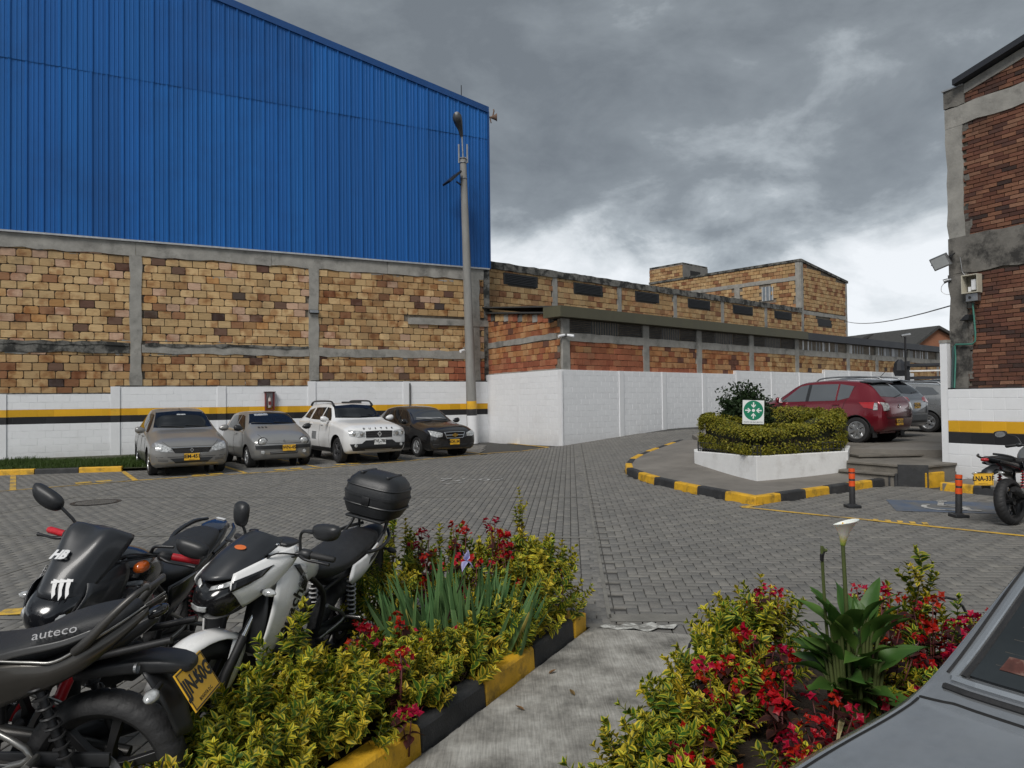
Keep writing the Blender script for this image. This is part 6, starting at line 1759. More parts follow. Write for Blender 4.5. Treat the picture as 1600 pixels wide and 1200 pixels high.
for sd in (1, -1):
 b_, t_ = [(.42, .98), (.74, .93)], [(.46, 1.08), (.78, 1.12)]
 if sd < 0: b_, t_ = mirror_pts(b_[::-1]), mirror_pts(t_[::-1])
 lamp(c, 'rear', b_, t_, RED_L, .014, 'tail_light')
 c.patch('tail_light', 'left' if sd > 0 else 'right', [(-3.02, .96), (-3.40, .92)], [(-2.95, 1.06), (-3.40, 1.12)], RED_L, .012, rows=4, cols=6)
 mb = MB(); y = sd * .56; mb.tube(cat_rom([(-.98, y, 1.55), (-1.2, y, 1.66), (-2.0, y, 1.69), (-2.75, y, 1.65), (-2.9, y, 1.58)], 5), .022, 8); mb.build('roof_rail', STEEL, c.root, smooth=60)
c.line('tailgate_gap', 'rear', [(-.60, 1.10), (-.62, .66), (.62, .66), (.60, 1.10)], .010, DOORGAP, .003)
c.patch('lower_bumper', 'rear', [(-.66, .40), (.66, .40)], [(-.74, .60), (.74, .60)], PLA, .010)
c.patch('reflector', 'rear', [(.50, .60), (.68, .60)], [(.50, .65), (.68, .65)], RED_L, .016, rows=2, cols=3)
c.plate('HZX-926', -.05, .86, PLATE_Y, 'rear', off=.008); c.mirror(-.6, 1.14, .86, GRYP)
c.line('rear_wiper', 'rear', [(0, 1.20), (-.45, 1.25)], .022, PLA, .022)
mb = MB(); mb.tube([(-2.55, .0, 1.62), (-2.75, 0, 1.82)], .007, 6); mb.build('aerial', PLA, c.root)
# ---------- silver estate
st2 = [(s, a, b_, c_, d_, e_ - .06, f_, g_ - .10, h_, i_ - .11) for (s, a, b_, c_, d_, e_, f_, g_, h_, i_) in st]
SIL3 = car_paint('bright_silver_paint', (.36, .365, .365), .65, .28)
rl = park(1502, 682, 21.8)
p = rl + rf * (4.42 - .85) - left_n * .9; p.z = UZ
c = Car('estate_car', 'silver estate car half hidden behind the white pier on the upper yard', st2, SIL3, .85, 2.64, .32, p, rf, 'five', yw=.79)
c.root.rotation_euler[1] = 0
c.sides([([(-.62, 1.05), (-1.30, 1.07)], [(-1.06, 1.38), (-1.30, 1.42)]), ([(-1.38, 1.07), (-2.15, 1.10)], [(-1.38, 1.42), (-2.15, 1.41)]), ([(-2.22, 1.11), (-2.95, 1.16)], [(-2.22, 1.41), (-2.70, 1.37)])], [[(-1.34, .34), (-1.34, 1.06)], [(-2.2, .6), (-2.2, 1.08)]], [(-1.2, .97), (-2.1, .99)], SGL)
c.patch('rear_window', 'rear', [(-.64, 1.12), (.64, 1.12)], [(-.54, 1.37), (.54, 1.37)], SMOKE, .006)
c.patch('windscreen', 'front', [(-.66, 1.12), (.66, 1.12)], [(-.56, 1.42), (.56, 1.42)], SMOKE, .006)
for sd in (1, -1):
 b_, t_ = [(.60, .72), (.74, .70)], [(.56, 1.0), (.76, 1.03)]
 if sd < 0: b_, t_ = mirror_pts(b_[::-1]), mirror_pts(t_[::-1])
 lamp(c, 'rear', b_, t_, RED_L, .014, 'tail_light')
 c.patch('tail_light', 'left' if sd > 0 else 'right', [(-3.20, .74), (-3.42, .70)], [(-3.22, 1.02), (-3.42, 1.02)], RED_L, .012, rows=4, cols=4)
 mb = MB(); y = sd * .56; mb.tube(cat_rom([(-.98, y, 1.44), (-1.2, y, 1.53), (-2.0, y, 1.575), (-2.75, y, 1.54), (-2.9, y, 1.47)], 5), .022, 8); mb.build('roof_rail', STEEL, c.root, smooth=60)
c.line('bumper_gap', 'left', [(-3.0, .66), (-3.5, .64)], .012, DOORGAP, .003)
c.patch('fuel_flap', 'left', [(-2.72, .86), (-2.90, .86)], [(-2.72, .99), (-2.90, .99)], SIL3, .004, rows=3, cols=3)
# ---------- dark car top behind the estate
rl = park(1530, 676, 25.0); p = rl + rf * 3.2 - left_n * .9; p.z = UZ
st3 = [(s, a, b_, c_, d_, e_, f_, g_ + .06, h_, i_ + .07) for (s, a, b_, c_, d_, e_, f_, g_, h_, i_) in st]
c = Car('dark_car', 'dark car roof showing above the silver estate near the slatted gate', st3, car_paint('dark_paint', (.03, .032, .036), .4, .25), .85, 2.64, .32, p, rf, 'five', yw=.79)
c.root.rotation_euler[1] = 0
c.sides([([(-.62, 1.11), (-2.8, 1.17)], [(-1.06, 1.52), (-2.5, 1.52)])], [], [], SMOKE)
# ---------- grey saloon in the foreground, seen over its boot
fw = Vector((.845, .535, 0)).normalized(); ln_ = Vector((-fw.y, fw.x, 0))
st = [(0, .34, .52, .46, .58, .60, .57, .64, .48, .67), (.12, .24, .74, .46, .78, .68, .77, .72, .64, .76), (.4, .20, .80, .48, .84, .76, .82, .80, .70, .86), (1.0, .20, .81, .50, .85, .86, .82, .89, .70, .94), (1.35, .20, .81, .52, .85, .91, .82, .95, .70, 1.0),
  (1.42, .20, .81, .52, .85, .92, .815, .99, .68, 1.04), (2.05, .20, .81, .52, .85, .94, .81, 1.38, .575, 1.43), (2.7, .20, .81, .52, .85, .95, .81, 1.42, .585, 1.47), (3.08, .20, .80, .52, .83, .955, .79, 1.40, .585, 1.45), (3.60, .20, .78, .52, .80, .96, .765, 1.03, .70, 1.055), (3.70, .20, .775, .52, .795, .955, .76, .995, .705, 1.015), (4.22, .24, .765, .54, .785, .915, .75, .945, .70, .965), (4.36, .30, .74, .54, .76, .85, .735, .885, .68, .905), (4.40, .36, .70, .56, .74, .74, .72, .76, .62, .78)]
GREYF = M('dusty_grey_paint', (.31, .325, .345), .20, metal=.65, var=.07, scale=26, coat=.7, rvar=.08, dirt=(.33, .335, .335), dscale=9, damt=.45, dlo=.45, dhi=.75, world=False)
P1 = hp(1462, 1066, 1.05)
wbF, foF = 2.5, .85
p = Vector(P1) + fw * (3.63 - foF) - ln_ * .66; p.z = 0
c = Car('saloon_car', 'dusty grey saloon in the right foreground, seen over its boot and rear window', st, GREYF, foF, wbF, .30, p, fw, 'hub', yw=.735, n=110)
c.root.rotation_euler[1] = 0
BRT = M('bright_trim', (.62, .63, .64), .22, metal=.9, var=.06)
GLF = M('back_glass', (.018, .022, .024), .07, var=.4, scale=3, spec=.6, rvar=.03, world=False)
c.patch('rear_window', 'rear', [(-.60, 1.065), (0, 1.075), (.60, 1.065)], [(-.515, 1.395), (0, 1.42), (.515, 1.395)], GLF, .010, rows=12, cols=18)
for z in np.linspace(1.10, 1.31, 8): c.line('heating_wire', 'rear', [(-.56 + (z - 1.08) * .28, z), (.56 - (z - 1.08) * .28, z)], .0035, M('heating_wire', (.05, .046, .04), .5), .0105)
c.line('window_trim', 'rear', [(-.635, 1.052), (0, 1.062), (.635, 1.052)], .026, BRT, .016, 10)
c.line('window_seal', 'rear', [(-.65, 1.036), (0, 1.046), (.65, 1.036)], .020, RUB, .010, 10)
for sd in (1, -1):
 c.line('window_trim', 'rear', [(sd * .635, 1.052), (sd * .535, 1.415)], .026, BRT, .016, 12)
 c.line('window_seal', 'rear', [(sd * .612, 1.06), (sd * .518, 1.405)], .022, RUB, .013, 12)
 c.line('pillar_seam', 'rear', [(sd * .665, 1.06), (sd * .575, 1.41)], .010, RUB, .004, 12)
 ax = 'left' if sd > 0 else 'right'
 c.line('boot_gap', 'top', [(foF - 3.665, sd * .69), (foF - 3.95, sd * .69), (foF - 4.22, sd * .685), (foF - 4.36, sd * .67)], .011, DOORGAP, .002, 8)
 c.patch('side_window', ax, [(-.60, .975), (-1.30, .98)], [(-1.02, 1.28), (-1.30, 1.31)], GLF, .006)
 c.patch('side_window', ax, [(-1.38, .98), (-2.2, .99)], [(-1.38, 1.31), (-2.1, 1.28)], GLF, .006)
 b_, t_ = [(.42, .66), (.72, .66)], [(.42, .80), (.735, .80)]
 if sd < 0: b_, t_ = mirror_pts(b_[::-1]), mirror_pts(t_[::-1])
 lamp(c, 'rear', b_, t_, RED_L, .012, 'tail_light')
c.line('boot_gap', 'rear', [(-.69, 1.008), (-.6, 1.018), (0, 1.026), (.6, 1.018), (.69, 1.008)], .013, DOORGAP, .002, 10)
c.patch('window_sticker', 'rear', [(.18, 1.098), (.54, 1.092)], [(.18, 1.130), (.53, 1.122)], M('red_sticker', (.085, .026, .018), .6, var=.4, scale=30, dirt=(.3, .25, .2), dscale=30, damt=.5, world=False), .0125, rows=2, cols=8)
c.plate('CJX-704', 0, .56, PLATE_Y, 'rear')
# ===== planting
def M_leaf(name, inner, edge, lo=.45, hi=.62, rough=.55, var=.25, back=.25):
 """two-tone leaf: attribute 'edge' runs 0 at the midrib to 1 at the margin"""
 m, n, l, b = nt(name)
 at_ = n.new('ShaderNodeAttribute'); at_.attribute_name = 'edge'
 geo = n.new('ShaderNodeNewGeometry'); oi = n.new('ShaderNodeObjectInfo')
 no = n.new('ShaderNodeTexNoise'); no.inputs['Scale'].default_value = 26; no.inputs['Detail'].default_value = 3; l.new(geo.outputs['Position'], no.inputs['Vector'])
 ad = n.new('ShaderNodeMath'); ad.operation = 'MULTIPLY_ADD'; l.new(no.outputs['Fac'], ad.inputs[0]); ad.inputs[1].default_value = .5; l.new(at_.outputs['Fac'], ad.inputs[2])
 ri = n.new('ShaderNodeMath'); ri.operation = 'MULTIPLY_ADD'; l.new(geo.outputs['Random Per Island'], ri.inputs[0]); ri.inputs[1].default_value = .42; l.new(ad.outputs[0], ri.inputs[2])
 mr = n.new('ShaderNodeMapRange'); l.new(ri.outputs[0], mr.inputs[0]); mr.inputs[1].default_value = lo + .42; mr.inputs[2].default_value = hi + .42
 mx = n.new('ShaderNodeMix'); mx.data_type = 'RGBA'; l.new(mr.outputs[0], mx.inputs[0]); mx.inputs[6].default_value = tuple(inner) + (1,); mx.inputs[7].default_value = tuple(edge) + (1,)
 hs = n.new('ShaderNodeHueSaturation'); l.new(mx.outputs[2], hs.inputs['Color'])
 fr = n.new('ShaderNodeMath'); fr.operation = 'ADD'; l.new(oi.outputs['Random'], fr.inputs[0]); l.new(geo.outputs['Random Per Island'], fr.inputs[1])
 f2 = n.new('ShaderNodeMath'); f2.operation = 'FRACT'; l.new(fr.outputs[0], f2.inputs[0])
 vr = n.new('ShaderNodeMapRange'); l.new(f2.outputs[0], vr.inputs[0]); vr.inputs[3].default_value = 1 - var; vr.inputs[4].default_value = 1 + var
 l.new(vr.outputs[0], hs.inputs['Value'])
 hr = n.new('ShaderNodeMapRange'); l.new(oi.outputs['Random'], hr.inputs[0]); hr.inputs[3].default_value = .485; hr.inputs[4].default_value = .515
 l.new(hr.outputs[0], hs.inputs['Hue'])
 l.new(hs.outputs[0], b.inputs['Base Color']); setin(b, 'Roughness', rough); setin(b, 'Specular IOR Level', .28)
 tr = n.new('ShaderNodeBsdfTranslucent'); l.new(hs.outputs[0], tr.inputs['Color'])
 ms = n.new('ShaderNodeMixShader'); ms.inputs[0].default_value = back
 out = [q for q in n if q.type == 'OUTPUT_MATERIAL'][0]
 l.new(b.outputs[0], ms.inputs[1]); l.new(tr.outputs[0], ms.inputs[2]); l.new(ms.outputs[0], out.inputs[0])
 MATS[name] = m
 return m
GOLD = M_leaf('golden_leaf', (.055, .118, .014), (.40, .37, .03), .46, .72)
GOLD2 = M_leaf('pale_golden_leaf', (.11, .15, .014), (.58, .46, .035), .30, .58)
HEDGE = M_leaf('hedge_leaf', (.085, .125, .014), (.34, .30, .03), .35, .9)
DGRN = M_leaf('dark_leaf', (.016, .032, .012), (.03, .055, .018), .4, .9)
IRISL = M_leaf('iris_leaf', (.075, .155, .055), (.105, .20, .07), .4, .9, back=.15)
CALLA = M_leaf('calla_leaf', (.05, .115, .022), (.075, .15, .03), .3, .9, rough=.42, back=.2)
BRONZE = M_leaf('bronze_leaf', (.035, .010, .010), (.07, .018, .014), .3, .8)
PETAL = M_leaf('red_petal', (.33, .003, .010), (.42, .008, .018), .3, .8, rough=.4)
PETAL2 = M_leaf('crimson_petal', (.30, .003, .012), (.40, .007, .022), .3, .8, rough=.4)
STEM = M('green_stem', (.07, .09, .025), .6, var=.3)
WOOD = M('brown_twig', (.055, .035, .02), .85, var=.3)
def leaf_geo(L, w, bend, fold, n=4, shape=.9, tip=1.0):
 """pointed leaf along +x, midrib folded, bending down; returns V, F, edge"""
 V, Fc, E = [], [], []
 for i in range(n + 1):
  t = i / n
  ww = w * math.sin(PI * min(1, t ** shape * .96 + .04)) * (1 if t < 1 else 0)
  x = L * t; z = -bend * L * t * t
  V += [(x, -ww, z + fold * ww), (x, 0, z), (x, ww, z + fold * ww)]; E += [1, 0, 1]
 for i in range(n):
  a = i * 3
  Fc += [(a, a + 1, a + 4, a + 3), (a + 1, a + 2, a + 5, a + 4)]
 return V, Fc, E
class LB_:
 def __init__(s): s.V, s.F, s.E, s.I = [], [], [], []
 def leaf(s, Mx, L, w, bend, fold, n=4, shape=.9, idx=0):
  V, Fc, E = leaf_geo(L, w, bend, fold, n, shape); o = len(s.V)
  s.V += [Mx @ Vector(v) for v in V]; s.F += [[i + o for i in f] for f in Fc]; s.E += E; s.I += [idx] * len(Fc)
 def stem(s, pts, r, idx=1, n=5):
  mb = MB(); mb.tube(pts, r, n); o = len(s.V)
  s.V += mb.V; s.F += [[i + o for i in f] for f in mb.F]; s.E += [0] * len(mb.V); s.I += [idx] * len(mb.F)
 def mesh(s, name, mats):
  me = mesh_from(name, s.V, s.F, mats, s.I, True)
  a = me.attributes.new('edge', 'FLOAT', 'POINT'); a.data.foreach_set('value', np.array(s.E, np.float32))
  return me
def rotM(az, el, roll=0):
 return Matrix.Rotation(az, 4, 'Z') @ Matrix.Rotation(-el, 4, 'Y') @ Matrix.Rotation(roll, 4, 'X')
def sprig_mesh(mat, seed, L=.17, leafL=.058, leafw=.018, whorls=6):
 rr = random.Random(seed); b = LB_()
 bx, by = rr.uniform(-.03, .03), rr.uniform(-.03, .03)
 pts = [Vector((bx * t * t, by * t * t, L * t)) for t in (0, .33, .66, 1)]
 b.stem(pts, [.0028, .0024, .002, .0014])
 for k in range(whorls):
  t = .12 + .88 * k / (whorls - 1)
  p = Vector((bx * t * t, by * t * t, L * t))
  for q in range(3 if k < whorls - 1 else 4):
   az = k * 1.9 + q * (2 * PI / (3 if k < whorls - 1 else 4)) + rr.uniform(-.3, .3)
   el = R(18 + 42 * t) + rr.uniform(-.25, .25)
   s = (1.05 - .42 * t) * rr.uniform(.75, 1.2)
   b.leaf(Matrix.Translation(p) @ rotM(az, el, rr.uniform(-.4, .4)), leafL * s, leafw * s, rr.uniform(.15, .5), rr.uniform(.15, .5), 4)
 return b.mesh('sprig', [mat, STEM])
SPRIG = [sprig_mesh(GOLD if k < 5 else GOLD2, k, leafL=(.066, .060, .070, .064, .058, .062, .064, .060)[k]) for k in range(8)]
def orient(d, roll):
 d = Vector(d).normalized()
 q = Vector((0, 0, 1)).rotation_difference(d)
 return (q.to_matrix().to_4x4() @ Matrix.Rotation(roll, 4, 'Z')).to_euler()
def shrub(x, y, h, r, n, label, seed, spread=1.0, z=.05, tall=(), meshes=None, size=1.0):
 """bush: woody stems carrying `n` leafy sprigs over a domed crown"""
 rr = random.Random(seed)
 root = thing('golden_shrub', label, 'shrub', (x, y, z), 0, 'variegated golden shrubs in the flower beds')
 mb = MB()
 tips = []
 for i in range(n):
  az = rr.uniform(0, 2 * PI); u = rr.random() ** .55; el = math.asin(min(1, rr.uniform(.02, 1)))
  rad = r * (.55 + .45 * u)
  p = Vector((math.cos(az) * math.cos(el) * rad, math.sin(az) * math.cos(el) * rad, .06 + (h - .14) * (math.sin(el) * (.6 + .4 * u)) ** .9))
  p.x *= spread
  d = Vector((p.x * .8 / r, p.y * .8 / r, .75)) + Vector((rr.gauss(0, .22), rr.gauss(0, .22), 0))
  tips.append((p, d))
 for (tx, ty, tz) in tall:
  base = Vector((tx * .5, ty * .5, h * .5)); tip = Vector((tx, ty, tz))
  k = max(3, int((tip - base).length / .055))
  mb.tube([base, base.lerp(tip, .5) + Vector((.01, .01, 0)), tip], [.005, .004, .002], 5)
  for q in range(k):
   t = q / k; tips.append((base.lerp(tip, t) + Vector((rr.gauss(0, .012), rr.gauss(0, .012), 0)), (tip - base).normalized() + Vector((rr.gauss(0, .35), rr.gauss(0, .35), .3))))
 for i, (p, d) in enumerate(tips):
  s = rr.uniform(.62, 1.22) * size
  obj('sprig', rr.choice(meshes or SPRIG), root, p, orient(d, rr.uniform(0, 6.3)), (s, s, s))
  if i % 3 == 0: mb.tube([(p.x * .15, p.y * .15, 0), (p.x * .6, p.y * .6, p.z * .45), tuple(p)], [.006, .0045, .003], 5)
 mb.build('stem', WOOD, root)
 return root
# ---------- bed soil
for nm, poly in (('flower_bed', BED_L), ('flower_bed', BED_R)):
 o = tag(drape(poly, .03, SOIL, nm, None, .25), kind='structure')
 for v in o.data.vertices:
  v.co.z += random.uniform(0, .035)
rr = random.Random(12)
b = LB_()
for poly, k in ((BED_L, 420), (BED_R, 420)):
 xs_ = [p[0] for p in poly]; ys_ = [p[1] for p in poly]; c_ = 0
 while c_ < k:
  x, y = rr.uniform(min(xs_), max(xs_)), rr.uniform(min(ys_), max(ys_))
  if not inside(poly, np.array(x), np.array(y)): continue
  c_ += 1
  L = rr.uniform(.03, .07)
  b.leaf(Matrix.Translation((x, y, float(ground(x, y)) + .065 + rr.uniform(0, .02))) @ rotM(rr.uniform(0, 6.3), rr.uniform(-.3, .4), rr.uniform(-.5, .5)), L, L * .25, .3, .3, 3)
tag(obj('leaf_litter', b.mesh('leaf_litter', [M_leaf('dead_leaf', (.09, .05, .02), (.16, .10, .04), .3, .9, rough=.8, back=0), STEM])), kind='stuff')
for x, y, az, lb in ((.22, 4.9, .5, 'close to the kerb'), (.36, 4.55, 2.0, 'in the middle of it'), (1.15, 5.3, 1.0, 'by the tip of the right bed'), (.05, 4.35, 2.7, 'nearest the camera')):
 b = LB_(); b.leaf(rotM(az, .1), .06, .014, -.2, .5, 4)
 o = obj('fallen_leaf', b.mesh('fallen_leaf', [MATS['dead_leaf'], STEM]), None, (x, y, float(ground(x, y)) + .018))
 tag(o, 'curled dead leaf on the concrete walkway, ' + lb, 'leaf', 'dead leaves fallen on the walkway')
# ---------- left bed shrubs (x, y, h, r, n)
LS = [
 (-.98, 6.05, .70, .30, 85, 'tall back left golden shrub with one upright spire, nearest the motorcycle top case', [(-.02, .02, .94)]),
 (-.62, 6.20, .64, .28, 70, 'golden shrub in the back row of the left bed, behind red flowers', []),
 (-.18, 6.20, .62, .26, 60, 'golden shrub in the back row of the left bed, centre', []),
 (.04, 6.05, .66, .28, 85, 'golden shrub at the back of the left bed with a lone upright shoot', [(.03, .05, .94)]),
 (.22, 5.82, .64, .30, 110, 'broad golden shrub at the far right corner of the left bed above the kerb end', []),
 (.06, 5.42, .54, .24, 85, 'golden shrub beside the walkway kerb, second from its far end', []),
 (-.12, 5.02, .40, .20, 70, 'golden shrub beside the walkway kerb, right of the iris clump', []),
 (-.38, 4.62, .32, .20, 80, 'golden shrub beside the walkway kerb, right in front of the iris clump', []),
 (-.70, 4.52, .32, .20, 75, 'low golden shrub in front of the iris leaves, middle of the left bed', []),
 (-1.0, 5.40, .62, .22, 60, 'golden shrub at the left edge of the bed, left of the iris clump', []),
 (-.66, 4.18, .36, .22, 90, 'golden shrub beside the walkway kerb, third from the camera', []),
 (-.92, 4.05, .44, .24, 95, 'golden shrub right of the white motorcycle front fork', []),
 (-1.16, 3.85, .50, .22, 80, 'golden shrub with a few tall shoots in front of the white motorcycle', [(.02, -.05, .66)]),
 (-.92, 3.70, .38, .24, 100, 'golden shrub beside the walkway kerb, second from the camera', []),
 (-1.20, 3.45, .46, .26, 110, 'dense golden shrub in the left foreground, behind the yellow number plate', []),
 (-1.16, 3.22, .36, .22, 95, 'golden shrub nearest the camera at the bottom of the left bed', []),
 (-1.34, 3.24, .36, .16, 60, 'golden shrub under the rear number plate of the dark motorcycle', []),
 (-1.36, 2.92, .28, .18, 60, 'low golden shrub at the bottom edge of the left bed', []),
]
for i, (x, y, h, r, n, lab, tall) in enumerate(LS): shrub(x, y, h, r, n, lab, 100 + i, tall=tall, z=float(ground(x, y)) + .04)
RS = [
 (.52, 3.14, .30, .18, 50, 'golden shrub at the lower left tip of the right bed, leaning over the walkway', [(-.12, -.02, .36)]),
 (.78, 3.50, .40, .20, 70, 'golden shrub beside the walkway in the right bed, lower middle', []),
 (1.05, 3.98, .48, .23, 85, 'golden shrub beside the walkway in the right bed, upper middle', []),
 (1.36, 4.48, .54, .24, 90, 'golden shrub at the far left of the right bed beside the paving', []),
 (1.62, 4.75, .52, .24, 60, 'golden shrub behind the calla lily in the right bed', []),
 (2.28, 4.50, .54, .22, 50, 'golden shrub with a tall leaning branch right of the calla lily', [(.20, .0, .76), (.27, .05, .66)]),
 (2.78, 4.62, .42, .22, 45, 'small golden shrub at the far right of the bed by the grey saloon pillar', []),
 (1.28, 3.05, .28, .20, 40, 'low golden shrub beside the grey saloon boot edge', []),
 (2.05, 3.85, .36, .20, 40, 'golden shrub amid red flowers next to the grey saloon', []),
]
for i, (x, y, h, r, n, lab, tall) in enumerate(RS): shrub(x, y, h, r, n, lab, 200 + i, tall=tall, z=float(ground(x, y)) + .04)
# ---------- red flowered plants
def petal_cluster(seed, mat):
 rr = random.Random(seed); b = LB_()
 for f in range(rr.randint(7, 11)):
  c_ = Vector((rr.gauss(0, .028), rr.gauss(0, .028), rr.gauss(0, .022)))
  ax = Vector((rr.gauss(0, .6), rr.gauss(0, .6), .8))
  Mo = Matrix.Translation(c_) @ orient(ax, rr.uniform(0, 6)).to_matrix().to_4x4()
  for q in range(4):
   b.leaf(Mo @ rotM(q * PI / 2 + rr.uniform(-.2, .2), R(28) + rr.uniform(-.2, .3)), rr.uniform(.020, .030), .0150, .35, .25, 4, .42)
 return b.mesh('blossom', [mat, STEM])
BLOSS = [petal_cluster(k, PETAL if k % 2 else PETAL2) for k in range(6)]
def begonia(x, y, h, r, k, label, seed, lean=(0, 0), dark=1.0):
 rr = random.Random(seed)
 root = thing('red_flower', label, 'flower', (x, y, float(ground(x, y)) + .04), 0, 'red flowering plants in the beds')
 b = LB_()
 for i in range(k):
  az = rr.uniform(0, 2 * PI); rad = r * math.sqrt(rr.random())
  top = Vector((math.cos(az) * rad + lean[0] * h, math.sin(az) * rad + lean[1] * h, h * rr.uniform(.55, 1.0)))
  b.stem([Vector((top.x * .2, top.y * .2, 0)), Vector((top.x * .5, top.y * .5, top.z * .5)), top], [.005, .004, .003], 1)
  for q in range(int(5 * dark)):
   t = rr.uniform(.35, .98)
   p = Vector((top.x * (.2 + .8 * t), top.y * (.2 + .8 * t), top.z * t))
   b.leaf(Matrix.Translation(p) @ rotM(rr.uniform(0, 6.3), rr.uniform(-.4, .6), rr.uniform(-.5, .5)), rr.uniform(.05, .085), rr.uniform(.018, .030), .35, .25, 4, .7)
  o = obj('blossom', rr.choice(BLOSS), root, top, (rr.uniform(-.5, .5), rr.uniform(-.5, .5), rr.uniform(0, 6.3)), (rr.uniform(.6, 1.05),) * 3)
 obj('foliage', b.mesh('foliage', [BRONZE, M_stem_red]), root)
 return root
M_stem_red = M('red_stem', (.10, .022, .02), .6, var=.3)
FL = [
 (-.72, 5.90, .78, .13, 5, 'red flower cluster at the back of the left bed, left of centre'), (-.42, 6.02, .82, .12, 5, 'red flower cluster at the back of the left bed, above the iris clump'),
 (-.14, 5.86, .86, .15, 8, 'tall red flowers with dark bronze leaves at the back of the left bed'), (-.02, 5.74, .70, .12, 6, 'red flowers and bronze leaves just below the tallest red cluster'),
 (-.60, 5.55, .62, .12, 4, 'red flowers behind the left half of the iris clump'), (-.30, 5.50, .64, .14, 5, 'red flowers behind the iris bloom'),
 (-.88, 4.45, .62, .12, 6, 'red flowers on a dark stem left of the iris leaves beside the white motorcycle'), (-.70, 4.62, .50, .12, 5, 'red flowers at the front left foot of the iris clump'),
 (-.62, 3.95, .50, .10, 4, 'red flowers between the front golden shrubs of the left bed'), (-.96, 4.20, .40, .10, 3, 'small pair of red flowers low beside the white motorcycle footpeg'),
 (-.36, 4.80, .42, .10, 3, 'single red blooms under the iris leaves'), (.02, 5.30, .56, .07, 2, 'orange-red blooms right of the iris clump'), (.38, 5.75, .74, .04, 1, 'lone red bloom at the far right end of the left bed'), (-.55, 3.78, .30, .08, 2, 'low red blooms beside the kerb in the left bed'),
]
for i, (x, y, h, r, k, lab) in enumerate(FL): begonia(x, y, h, r, k, lab, 400 + i)
FR = [
 (1.02, 3.72, .50, .13, 6, 'red flowers at the left of the right bed among golden leaves'), (.78, 3.25, .34, .12, 6, 'red flowers low at the left foot of the right bed'),
 (.92, 2.98, .26, .13, 7, 'red flowers nearest the camera at the bottom of the right bed'), (1.22, 3.25, .36, .13, 6, 'red flowers in front of the calla lily stems, left'),
 (1.36, 4.08, .52, .16, 8, 'red flowers directly left of the calla lily leaves'), (1.50, 4.55, .62, .12, 5, 'red flowers behind the left calla lily leaves'),
 (1.50, 3.20, .34, .12, 4, 'red blooms standing in front of the calla lily stems'), (2.12, 4.30, .70, .15, 8, 'tall red flowers with bronze leaves right of the calla lily'),
 (1.98, 3.98, .54, .17, 9, 'dense red flowers at the right foot of the calla lily'), (2.32, 4.02, .50, .16, 8, 'red flowers beside the grey saloon, middle of the right bed'),
 (2.62, 4.25, .52, .16, 8, 'red flowers close to the saloon rear pillar'), (1.90, 3.60, .34, .16, 7, 'low red flowers between the calla lily and the grey saloon'),
 (2.95, 4.65, .58, .10, 4, 'red flower group farthest right beside the grey saloon pillar'), (1.35, 2.92, .22, .12, 5, 'red flowers against the grey saloon boot edge'),
 (1.68, 3.30, .26, .13, 5, 'scattered red flowers under the calla lily beside the saloon'), (1.30, 3.62, .40, .14, 6, 'red flowers in the middle of the right bed left of the calla stems'), (2.3, 4.55, .46, .12, 5, 'red flowers in the shade behind the leaning golden branch'),
]
FR += [(1.44, 3.44, .38, .14, 7, 'red flowers crowding the left foot of the calla stems'), (1.62, 3.46, .30, .12, 6, 'low red flowers right under the front calla leaves'), (1.18, 3.86, .44, .13, 6, 'red flowers between the upper golden shrubs and the calla'), (1.95, 3.40, .30, .13, 6, 'red flowers by the saloon boot, right of the calla stems'), (2.45, 4.35, .62, .13, 7, 'tall red flowers between the leaning golden branch and the saloon')]
for i, (x, y, h, r, k, lab) in enumerate(FR): begonia(x, y, h * 1.0, r * 1.1, k + 2, lab, 500 + i, dark=1.3)
# ---------- iris clump
rr = random.Random(31)
def blade(L, w, seed):
 r2 = random.Random(seed); b = LB_()
 V, Fc, E = [], [], []; n = 6
 cx_, cy_ = r2.uniform(-.05, .05), r2.uniform(.02, .16)
 for i in range(n + 1):
  t = i / n; ww = w * (1 - t ** 3) * (.75 + .5 * min(1, t * 3)) * .8
  V += [(-ww, cy_ * L * t * t, L * t), (0, cy_ * L * t * t - ww * .25, L * t), (ww, cy_ * L * t * t, L * t)]; E += [1, 0, 1]
 for i in range(n):
  a = i * 3; Fc += [(a, a + 1, a + 4, a + 3), (a + 1, a + 2, a + 5, a + 4)]
 b.V = [Vector(v) for v in V]; b.F = Fc; b.E = E; b.I = [0] * len(Fc)
 return b.mesh('leaf', [IRISL])
BLADE = [blade(L, w, k) for k, (L, w) in enumerate(((.56, .017), (.50, .019), (.44, .018), (.60, .016), (.38, .016), (.52, .021)))]
iris = thing('iris_clump', 'clump of upright grey-green iris leaves with one pale violet bloom', 'iris', (-.40, 5.06, float(ground(-.42, 5.0)) + .05))
for i in range(150):
 t = rr.uniform(-1, 1); x = t * .58; y = rr.gauss(0, .10)
 s = rr.uniform(1.0, 1.38) * (1 - .18 * abs(t))
 d = Vector((t * .42 + rr.gauss(0, .13), rr.gauss(-.05, .14), 1))
 obj('leaf', rr.choice(BLADE), iris, (x * .72, y, 0), orient(d, rr.uniform(-1.1, 1.1) + (PI if rr.random() < .5 else 0)), (s, s, s))
YLEAF = M_leaf('yellowed_leaf', (.40, .33, .08), (.48, .40, .12), .3, .9)
ym = BLADE[2].copy(); ym.materials.clear(); ym.materials.append(YLEAF)
for (x, dx_) in ((-.20, -.3), (.34, .5), (-.3, .1)):
 o = obj('leaf', ym, iris, (x, -.08, 0), orient((dx_, -.2, 1), .3)); tag(o, 'yellowed iris leaf')
st_ = [Vector((.02, -.06, 0)), Vector((.05, -.08, .38)), Vector((.08, -.10, .70))]
